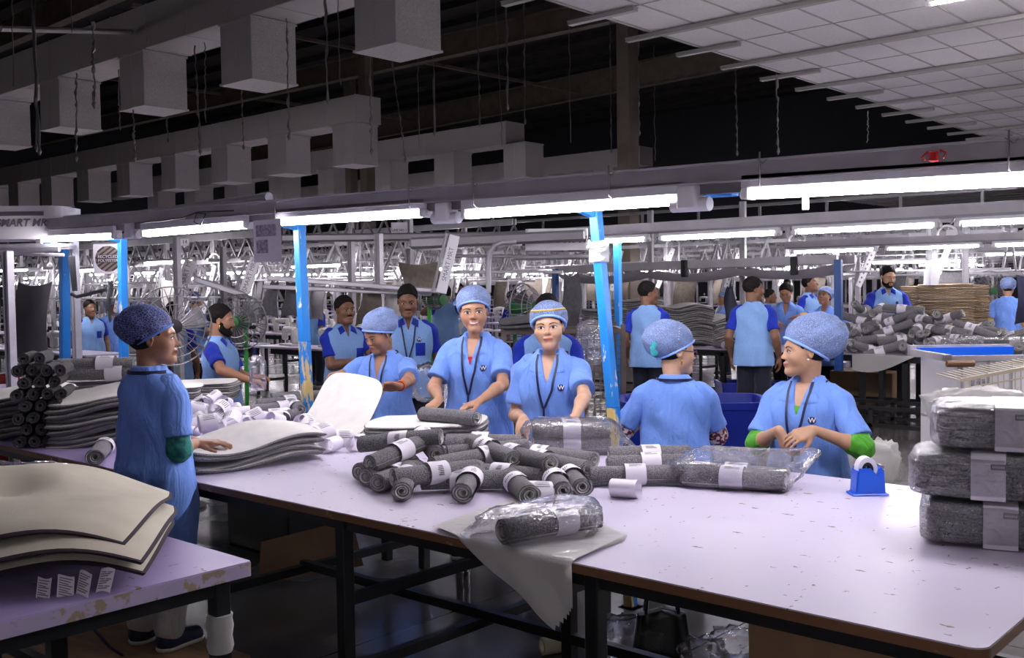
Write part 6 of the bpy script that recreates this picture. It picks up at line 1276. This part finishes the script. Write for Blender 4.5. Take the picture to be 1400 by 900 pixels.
    if male and q < 2.6: proj_patch(lambda u, vv: (-.05 - .075 * u, 1.02 + .1 * vv), 8, 8, .004, tb_, TF, 'royal', 'chest_pocket', shirt, edge=.6)
    elif q < 1.5: proj_patch(lambda u, vv: (-.05 - .078 * u, .99 + .09 * vv), 8, 8, .003, tb_, TF, top, 'chest_pocket', shirt, edge=.6)
    if logo and q < 2.6:
        lx_, lz = -.080, 1.135 if not male else 1.145; rr = .0175
        dsk = proj_patch(lambda u, vv: (lx_ + rr * vv * math.cos(u * 2 * PI), lz + rr * vv * math.sin(u * 2 * PI)), 20, 3, .0062, tb_, TF, 'logo', 'emblem', shirt)
        o = TF @ Vector((lx_, .5, lz)); h_ = tb_.ray_cast(o, TF.to_3x3() @ Vector((0, -1, 0)))
        if h_[0] is not None and q < 1.5:
            nrm = h_[1]; zz_ = TF.to_3x3() @ Vector((0, 0, 1)); yv = (zz_ - nrm * zz_.dot(nrm)).normalized(); xv = yv.cross(nrm); Fm = Matrix((xv, yv, nrm)).transposed().to_4x4(); Fm.translation = (h_[0] + nrm * .0075) * s + Vector((0, 0, dz)); text_mesh('W', .031 * s, Fm, 'emblem_letter', 'white', dsk, .0004, bold=.0005)
    if lany and q < 2.6:
        for sx in (-1, 1): strip([(sx * .052, 1.303), (sx * .055, 1.26), (sx * .035, 1.12), (sx * .004 + .01, jz)], .0125, .0115, tb_, TF, 'lany', 'lanyard_strap', None, 22)
        strip([(.01, jz + .005), (.012, jz - .05)], .012, .011, tb_, TF, 'lany', 'lanyard_strap', None, 4)
        b = MB()
        def bk(u, vv):
            a = math.radians(170 + 200 * u); p = T @ Vector((.096 * math.cos(a), -.012 + .089 * math.sin(a), 1.291 + .016 * vv)); return (p.x * s, p.y * s, p.z * s + dz)
        b.grid(bk, 24, 2); b.build('lanyard_strap', 'lany', body, 70, fix=False)
        if card:
            idc = proj_patch(lambda u, vv: (-.017 + .058 * u, jz - .045 - .078 * vv), 4, 6, .013, tb_, TF, 'paper', 'identity_card')
            proj_patch(lambda u, vv: (.025 + .011 * u, jz - .058 - .02 * vv), 2, 2, .014, tb_, TF, 'yellow', 'card_photo', idc)
            for k in range(3): proj_patch(lambda u, vv: (-.01 + .032 * u, jz - .07 - .012 * k - .004 * vv), 2, 1, .0142, tb_, TF, 'ink', 'card_print', idc)
    if extra: proj_patch(lambda u, vv: ((u - .5) * .07 * (.25 + vv), zv - .005 + .05 * vv), 6, 5, .004, BVHTree.FromPolygons([tuple(p) for p in parts[1][0]], [tuple(p) for p in parts[1][1]]), TF, extra, 'inner_garment', shirt)
    # ---- face
    if face and q < 3:
        E0 = .0062 if male else .0080; EW = .0158 if male else .0172; IR = .0062 if male else .0070
        for sx in (-1, 1):
            op = (1 - down * .75); ex, ez = sx * .031, .0045
            up = lambda t: ez + E0 * op * (1 - t * t) ** .8 + .0008 * (t * sx); lw_ = lambda t: ez - (.0042 if male else .0050) * (1 - t * t) ** .9 - .001 * down
            ew = proj_patch(lambda u, vv: (ex + (2 * u - 1) * EW, lw_(2 * u - 1) + (up(2 * u - 1) - lw_(2 * u - 1)) * vv), 14, 6, .0012, bv, HF, 'eyew', 'eye')
            ix_ = ex + look * .006
            def ir(u, vv):
                x = ix_ + IR * vv * math.cos(u * 2 * PI); z = ez + .001 - down * .003 + IR * vv * math.sin(u * 2 * PI); t = max(-.98, min(.98, (x - ex) / EW)); return x, max(lw_(t), min(up(t), z))
            proj_patch(ir, 18, 3, .0018, bv, HF, 'iris', 'iris', ew)
            strip([(ex + (k / 5 - 1) * EW * 1.05, up(max(-1, min(1, (k / 5 - 1))))) for k in range(11)], .0030 if male else .0038, .0022, bv, HF, 'brow', 'eyelashes', None, 14)
            strip([(ex - sx * .017, .0215), (ex - sx * .004, .0262), (ex + sx * .010, .0262), (ex + sx * .0215, .0195)], lambda t: (.0066 if male else .0052) * (1 - .55 * t) , .0016, bv, HF, 'brow', 'eyebrow', None, 12)
        mz = -.0578 + LZ; mw = .0235 + .006 * smile
        lift = lambda t: .0055 * smile * t * t
        lp = proj_patch(lambda u, vv: ((2 * u - 1) * mw, mz + lift(2 * u - 1) + (1 - (2 * u - 1) ** 2) ** .75 * ((-.0088 + .0155 * vv) if male else (-.0098 + .0175 * vv)) * (1 + .25 * smile) - .0018 * (1 if vv == 1 else 0) * math.exp(-((2 * u - 1) * 6) ** 2)), 18, 6, .0012, bv, HF, lips, 'lips')
        if smile > .4: proj_patch(lambda u, vv: ((2 * u - 1) * mw * .78, mz + lift((2 * u - 1) * .8) + (1 - (2 * u - 1) ** 2) ** .6 * (-.0035 + .0072 * vv)), 14, 4, .0022, bv, HF, 'teeth', 'teeth', lp)
        else: strip([(-mw * .95, mz - .0005 + lift(1)), (0, mz - .0012), (mw * .95, mz - .0005 + lift(1))], .0016, .0020, bv, HF, 'lipm', 'mouth_line', lp, 12)
        if stache: strip([(-.026, -.0475), (-.012, -.0425), (0, -.0415), (.012, -.0425), (.026, -.0475)], lambda t: .004 + .007 * math.sin(t * PI), .003, bv, HF, 'hair', 'moustache', None, 14)
    if beard:
        v = Vol(np.array(hc) - .13, np.array(hc) + .13, .006 * max(1, q * .6)); ct = lambda x, y, z: np.maximum(np.maximum(z + .036 - .3 * np.maximum(0, .06 - y) - .25 * np.abs(x), -(y + .005)), -np.maximum(.0, 0) - 1 + 0 * x); g = beard * .003
        v.ell(HF, (0, .022, -.026), (.060 + jw + g, .0655 + g, .087 + g), 0, cut=lambda x, y, z: ct(x, y, z)); v.cone(P_(-.040 - jw, .018, -.062), P_(-.016, .062, -.097), .022 + g, .020 + g, .02); v.cone(P_(.040 + jw, .018, -.062), P_(.016, .062, -.097), .022 + g, .020 + g, .02); v.ell(HF, (0, .070, -.092), (.023 + jw, .022, .020), .02)
        mk('beard', [v.mesh(1)], 'hair')
    # ---- hair, net cap, ornaments
    v = Vol(np.array(hc) - .17, np.array(hc) + .17, .005 * max(1, q * .7))
    earcut = lambda x, y, z: .030 - np.sqrt((np.abs(x) - .080) ** 2 + (y - .006) ** 2 + (z + .006) ** 2)
    if male: v.ell(HF, (0, -.015, .044), (.0785, .097, .089), 0, cut=lambda x, y, z: np.maximum(np.maximum(y - (-.002 + .84 * z), -z - .045), earcut(x, y, z)))
    elif not cap:
        v.ell(HF, (0, -.022, .036), (.0815, .098, .088), 0, cut=lambda x, y, z: np.maximum(np.maximum(y - (.020 + .72 * z), -z - .07), earcut(x, y, z)))
    else: v.ell(HF, (0, -.02, .028), (.0772, .094, .083), 0, cut=lambda x, y, z: np.maximum(np.maximum(y - (.046 + .62 * (z - .02)), -z - .058), earcut(x, y, z)))
    if bun: v.ell(HF, (0, -.105, .03 if bun != 2 else .1), (.045, .04, .042), .01)
    r = v.reg(v.lo, v.lo + v.h * v.n); sl, X, Y, Z = r
    if not cap: v.d[sl] += (.0030 * np.sin(X * 95 + 2 * np.sin(Z * 60)) * np.sin(Z * 80 + Y * 70) - .002).astype(np.float32)
    mk('hair', [v.mesh(1)], 'hair')
    if cap:
        P0, P1 = Vector((0, .082, .063)), Vector((0, -.108, -.045 + hairnet_tilt)); cn = Vector((0, -(P1 - P0).z, (P1 - P0).y)).normalized(); cn = cn if cn.z > 0 else -cn; c0 = (0, -.030 - .5 * bulge, .052 + .3 * bulge); cr = (.0955 * capscale, (.113 + .6 * bulge) * capscale, (.086 + .55 * bulge) * capscale); ph3 = rnd.uniform(0, 6)
        v = Vol(np.array(hc) - .24, np.array(hc) + .24, .005 * max(1, q * .7)); v.ell(HF, c0, cr, 0, cut=lambda x, y, z: -((y - P0.y) * cn.y + (z - P0.z) * cn.z) + 0 * x)
        r = v.reg(v.lo, v.lo + v.h * v.n); sl, X, Y, Z = r; v.d[sl] += .0022 * np.sin(X * 60 + ph3) * np.sin(Y * 55 + Z * 40) + .0015 * np.sin(Z * 110 + X * 70); cp = mk('hair_net', [v.mesh(1)], cap)
        rim = []; c0v = Vector((0, (P0.y + P1.y) / 2, (P0.z + P1.z) / 2)); ey = (P0 - P1).normalized()
        for k in range(40):
            a = 2 * PI * k / 40; dr = Vector((math.cos(a), 0, 0)) + ey * math.sin(a); lo_, hi_ = 0., .25
            for _ in range(24):
                m_ = (lo_ + hi_) / 2; pp_ = c0v + dr * m_ - Vector(c0); lo_, hi_ = (m_, hi_) if (pp_.x / cr[0]) ** 2 + (pp_.y / cr[1]) ** 2 + (pp_.z / cr[2]) ** 2 < 1 else (lo_, m_)
            p = HF @ (c0v + dr * (lo_ + .001)); rim.append(Vector((p.x * s, p.y * s, p.z * s + dz)))
        b = MB(); b.tube(rim, .0065 * s, 8, True); b.build('cap_band', 'rimd' if cap == 'netd' else 'rim', cp, 60)
        if cap == 'netg':
            b = MB(); b.tube([Vector((p.x * s, p.y * s, p.z * s + dz)) for p in [HF @ Vector((cr[0] * .905 * math.cos(a), c0[1] + cr[1] * .905 * math.sin(a), c0[2] + cr[2] * .44)) for a in [math.radians(15 + 150 * k / 20) for k in range(21)]]], .0055 * s, 8); b.build('mustard_stripe', 'stripe', cp, 60)
    hw = lambda *a: (lambda p: Vector((p.x * s, p.y * s, p.z * s + dz)))(HF @ Vector(a))
    if earring:
        for sx in (-1, 1):
            b = MB()
            if earring == 'gold': b.tube([hw(sx * .0795, .004, -.034), hw(sx * .082, .004, -.046), hw(sx * .0795, .004, -.058), hw(sx * .078, .004, -.046)], .0035 * s, 6, True)
            else: b.lathe([(.0005, -.005), (.005, -.002), (.005, .002), (.0005, .005)], 10, Matrix.Translation(hw(sx * .081, .006, -.031)))
            b.build('earring', earring, body, 60)
    if glasses:
        b = MB()
        for sx in (-1, 1):
            b.tube([hw(sx * .033 + .023 * math.cos(a), .089, .002 + .017 * math.sin(a)) for a in [2 * PI * k / 16 for k in range(16)]], .0025, 6, True); b.tube([hw(sx * .056, .086, .008), hw(sx * .077, .0, .010), hw(sx * .077, -.02, .0)], .0025, 6)
        b.tube([hw(-.011, .091, .006), hw(.011, .091, .006)], .0025, 6); b.build('spectacles', 'frame_p', body, 60)
    person.last = (root, body, HF, U, T, tb_, strip, hw); person.arms = arms; return root
def at_face(px, py, Y=None, d=None):
    return ony(px, py, Y) if Y is not None else dep(px, py, d)
def yaw_to_cam(p, deg):
    """rotz that makes local +y look at the camera, then turned deg towards image right"""
    v = Vector((CAMP[0] - p.x, CAMP[1] - p.y, 0)); return math.atan2(v.y, v.x) - PI / 2 + math.radians(deg)
def htop_of(px, py, pos, s, cap=True): return ony(px, py, pos.y).z - (.027 * s if cap else .006)
def at_d(px, d): q = dep(px, 400, d); return Vector((q.x, q.y, 0))
def at_Y(px, Y): q = ony(px, 450, Y); return Vector((q.x, Y, 0))
UPV = Vector((0, 0, 1)); DN = Vector((0, 0, -1))
# standing worker at left
p = at_d(204, 4.35); hd = dep(268, 606, 4.5)
person('person in blue tunic and dark purple hair net standing at left, hands on mats', (p.x, p.y), yaw_to_cam(p, 128), htop_of(205, 421, p, .97), 'skin_c', .97, head=(math.radians(-44), .0, .0), cap='netd', bulge=.02, capscale=.93, hairnet_tilt=.0, trous='whitec', cuff='teal', hands={'R': (hd, CR * 1 + CF * .15 + DN * .05, DN, .12, DN - CF * .5 + CR * .1), 'L': (p + CF * .33 + CR * .10 + UPV * .92, CR, DN, .3)}, zf=.1, lany=True, card=False, look=0, hem=.50, lips='lipm', wide=.97, vneck=True, seam=True)
# woman holding up the white mat
p = at_Y(530, 4.55); sh_R = ony(458, 510, 4.12); sh_L = ony(534, 536, 4.06)
person('person in blue tunic and hair net looking down, holding up a white mat', (p.x, p.y), yaw_to_cam(p, -28), htop_of(528, 424, p, 1.), 'skin_c', 1.02, lean=.16, head=(-.42, .45, -.05), cap='net', bulge=.01, hands={'R': (sh_R + CR * .05, -CR + DN * .2 - CF * .3, DN - CF * .2, .9), 'L': (sh_L + CR * .045 + UPV * .012, -CR + UPV * .02 - CF * .2, -CF * .7 + DN * .6, .9)}, belly=.035, wide=1.08, earring='gold', down=.75, card=False, smile=.1, capscale=1.03)
_S, _E, _W = person.arms['L']; _U = person.last[3]
for k, m in enumerate(('red', 'yellow', 'red')):
    c = (_W.lerp(_E, .06 + .05 * k)) * _U[0] + Vector((0, 0, _U[1])); d = (_E - _W).normalized(); x = d.orthogonal().normalized(); y = d.cross(x); b = MB(); b.tube([c + (x * math.cos(a) + y * math.sin(a)) * .0285 for a in [2 * PI * i / 20 for i in range(20)]], .004, 6, True); b.build('bangle', m, person.last[1], 60)
# smiling woman rolling a mat
p = at_Y(652, 4.45); a = onz(600, 548, .985); b_ = onz(650, 551, .985)
person('person in blue tunic and hair net smiling while rolling a grey mat', (p.x, p.y), yaw_to_cam(p, -18), htop_of(650, 393, p, 1.05), 'skin_a', 1.05, lean=.06, head=(.27, .04, .05), cap='net', hands={'R': (a + CF * .06, -CR * .45 - CF * .5 + DN * .35, DN - CF * .1, .45), 'L': (b_ + CF * .08 + CR * .02, -CR * .7 - CF * .35 + DN * .25, DN - CF * .1, .4)}, smile=1., extra='redc', earring='pearl', capscale=1.0, bulge=.012, look=-.2)
# woman with the striped cap
p = at_Y(753, 4.35); a = ony(716, 572, 4.05); b_ = ony(786, 570, 4.02)
person('person in blue tunic and grey hair net with a mustard stripe, facing the camera', (p.x, p.y), yaw_to_cam(p, -12), htop_of(746, 412, p, 1.03), 'skin_b', 1.03, lean=.05, side=.0, head=(.10, .0, .07), cap='netg', hands={'R': (a, DN * .8 - CF * .5 - CR * .1, -CF + DN * .2, .3, CF * .9 - CR * .15), 'L': (b_, -CR * .6 - CF * .6 + DN * .4, DN, .4, CR + CF * .4 + DN * .4)}, bun=2, smile=0., look=.0, capscale=1.02, jz=1.03)
# woman seen from behind
p = at_Y(922, 4.5)
person('person seen from behind, blue tunic, teal bow on hair net, floral inner sleeves', (p.x, p.y), yaw_to_cam(p, 168), htop_of(922, 446, p, .97), 'skin_b', .99, lean=.02, head=(-1.0, .08, -.05), cap='net', bulge=.03, cuff='floral', hands={'R': (p + CF * .24 + CR * .10 + UPV * .86, CF - CR * .6, DN, .4, CR * .6 - CF * .2 + DN * .8), 'L': (p + CF * .24 - CR * .10 + UPV * .90, CF + CR * .6, DN, .4, -CR * .7 - CF * .2 + DN * .7)}, earring='gold', glasses=True, card=False, wide=1.04, seam=True)
_r, _b, _HF, _U, _T, _tb, _strip, _hw = person.last
b = MB()
for k in range(6):
    a = k * 1.047; c = _hw(.066 + .012 * math.cos(a), -.136 - .022 * math.cos(a) * .6, .012 + .024 * math.sin(a)); b.lathe([(.002, -.006), (.016, -.003), (.016, .003), (.002, .006)], 10, Matrix.Translation(c) @ Matrix.Rotation(yw, 4, 'Z') @ Matrix.Rotation(PI / 2, 4, 'X'))
b.build('bow', 'teals', _b, 50)
b = MB()
for k in range(5): q = _hw(.086 - .004 * k, -.02 + .002 * k, .065 + .013 * k); b.lathe([(.001, -.004), (.005, 0), (.001, .004)], 8, Matrix.Translation(q + Vector((0, -.012, 0))))
b.build('hair_clip', 'white', _b, 50)
# woman at right looking left
p = at_Y(1104, 4.5); a = dep(1065, 588, 4.62); b_ = dep(1112, 588, 4.55)
person('person in blue tunic and hair net looking left, green inner sleeves, hands together', (p.x, p.y), yaw_to_cam(p, -24), htop_of(1100, 440, p, 1.0), 'skin_e', 1.0, lean=.02, head=(-.92, .02, .03), cap='net', bulge=.045, cuff='greenc', extra='greenc', hands={'R': (a, DN * .8 + CR * .3 - CF * .3, CR + CF * .2, .5), 'L': (b_, -CR + DN * .35 - CF * .15, DN * .6 + CF * .5, .4)}, smile=.35, earring='pearl', card=False, sleeve_long=.66)
# ---- people farther back
MEN = dict(male=True, top='heather', sleeve='royal', cap=None, s=1.06, lany=False)
def man(label, px, py, d, a, ha, skin='skin_d', **k):
    kw = dict(MEN); kw.update(k); p = at_d(px, d); person(label, (p.x, p.y), yaw_to_cam(p, a), dep(px, py, d).z - .006, skin, head=(math.radians(ha - a), kw.pop('hp', 0.), 0), **kw); return p
p = at_d(470, 9.3); man('person with moustache in blue shirt standing far left of the white mat', 470, 406, 9.3, 22, 30, stache=True, q=1.5, look=.4, hands={'R': (at_d(488, 9.1) + UPV * .98, CR + DN * .6, -CF, .4), 'L': (at_d(505, 9.0) + UPV * .95, -CR + DN, -CF, .4)}, logo=False)
man('tall person with moustache in blue shirt behind the woman looking down', 557, 391, 8.4, 2, 0, stache=True, q=1.4, hp=.28, down=.5, lany=True, card=False)
man('bearded person in blue shirt seen in profile beyond the standing worker', 298, 418, 8.4, 68, 82, skin='skin_c', beard=1, stache=True, q=1.4, hp=.1, hands={'R': (dep(340, 520, 8.0), CR + DN * .2, DN, .5), 'L': (dep(345, 515, 8.4), CR, DN, .5)}, earring='gold', logo=False)
man('mostly hidden person in royal blue sleeves behind the woman with the striped cap', 748, 404, 7.3, 178, 180, q=1.6, face=False, logo=False)
man('young person in blue shirt and dark trousers before the mat stacks, back turned', 886, 386, 10.9, 160, 105, q=1.6, logo=False, s=1.05)
man('person with back turned in heather shirt and dark trousers beside the heap of rolls', 1030, 380, 10.6, 165, 110, q=1.5, logo=False, stache=True)
man('bearded person in blue shirt sorting the heap of rolls, looking down', 1213, 365, 12.95, 12, 32, s=1.1, skin='skin_e', q=1.5, hp=.25, beard=.6, stache=True, cuff='greyc', down=.6, sleeve_long=.62, hands={'L': (dep(1232, 432, 12.6), -CR * .4 + DN, -CF, .4), 'R': (dep(1195, 436, 12.6), CR * .4 + DN, -CF, .4)})
man('person in blue shirt looking up, behind two women at the middle table', 1107, 377, 14.9, 60, 75, q=2., hp=-.25, logo=False)
def woman(label, px, py, d, a, ha, skin='skin_c', cap='net', hp=0., **k):
    p = at_d(px, d); person(label, (p.x, p.y), yaw_to_cam(p, a), dep(px, py, d).z - (.027 if cap else .006), skin, head=(math.radians(ha - a), hp, 0), cap=cap, **k); return p
woman('person without hair net in pale blue tunic looking down at the middle table', 1075, 388, 13.9, -8, -12, s=1.06, cap=None, hp=.35, q=1.7, down=.7, bun=2, lany=False, logo=False, hands={'R': (dep(1062, 440, 13.5), DN + CR * .4, -CF, .4), 'L': (dep(1085, 442, 13.5), DN - CR * .6, -CF, .4)})
woman('person in hair net with yellow sleeves, head tipped back, at the middle table', 1128, 391, 13.7, -20, -28, s=1.06, hp=-.25, q=1.7, lany=False, logo=False, cuff='yellowc', hands={'R': (dep(1092, 432, 13.3), -CR + DN * .2, DN, .3), 'L': (dep(1140, 445, 13.4), DN, -CF, .3)})
woman('person in blue tunic and hair net bent over at the right edge, back turned', 1378, 379, 13.6, 172, 178, q=2., lany=False, logo=False, cuff='yellowc', face=False)
# small figures deep in the hall
man('small person with bare head standing between the two farthest blue posts', 122, 411, 15.5, 15, 30, q=2.4, logo=False)
woman('small person in hair net standing close to the second farthest blue post', 152, 408, 16.5, 40, 60, q=2.4, lany=False, logo=False)
woman('small person in purple hair net with back turned beyond the big fan', 266, 399, 15.5, 150, 140, q=2.4, cap='netd', lany=False, logo=False, face=False)
man('small person in blue shirt behind the wire cage of the big fan', 236, 414, 12., 170, 170, q=2.2, logo=False, face=False)
man('small person in blue shirt with back turned above the green fan', 609, 391, 15., 172, 178, q=2.2, logo=False, face=False, hands={'R': (dep(624, 408, 14.8), CR + UPV * .2, DN, .3), 'L': (dep(596, 412, 14.8), -CR, DN, .3)})
man('small dark haired person deep in the hall to the left of the smiling woman', 627, 388, 18., 30, 30, q=2.8, logo=False)
man('small person in blue shirt deep in the hall left of the middle motor housing', 700, 398, 19., 60, 60, q=2.8, logo=False)
woman('small person at a sewing table left of the bearded man', 190, 412, 17., 100, 110, q=2.8, lany=False, logo=False)
man('small person seated deep in the hall beyond the hanging grey mats', 430, 402, 17., 130, 130, q=2.8, logo=False, face=False)
woman('small person in hair net deep in the hall behind the dark trousered man', 990, 398, 18., -60, -60, q=2.8, lany=False, logo=False)
man('small person deep in the hall behind the bare headed woman', 1052, 396, 18.5, 90, 90, q=2.8, logo=False)
woman('small person deep in the hall between the mat stacks and the man', 930, 402, 19., 40, 30, q=2.8, lany=False, logo=False)
EXPO = 2.0
# ---------------------------------------------------------------- view
SC.view_settings.view_transform = 'Standard'; SC.view_settings.look = 'None'; SC.view_settings.gamma = 1.; SC.view_settings.use_curve_mapping = False
SC.view_settings.exposure = EXPO
w = bpy.data.worlds.new('world'); SC.world = w; w.use_nodes = True; w.node_tree.nodes['Background'].inputs[0].default_value = (.02, .02, .025, 1); w.node_tree.nodes['Background'].inputs[1].default_value = .3
SC.cycles.use_denoising = True; SC.cycles.max_bounces = 7; SC.cycles.diffuse_bounces = 4; SC.cycles.glossy_bounces = 3; SC.cycles.transparent_max_bounces = 16; SC.cycles.transmission_bounces = 4
SC.cycles.sample_clamp_indirect = 6.; SC.cycles.caustics_reflective = False; SC.cycles.caustics_refractive = False
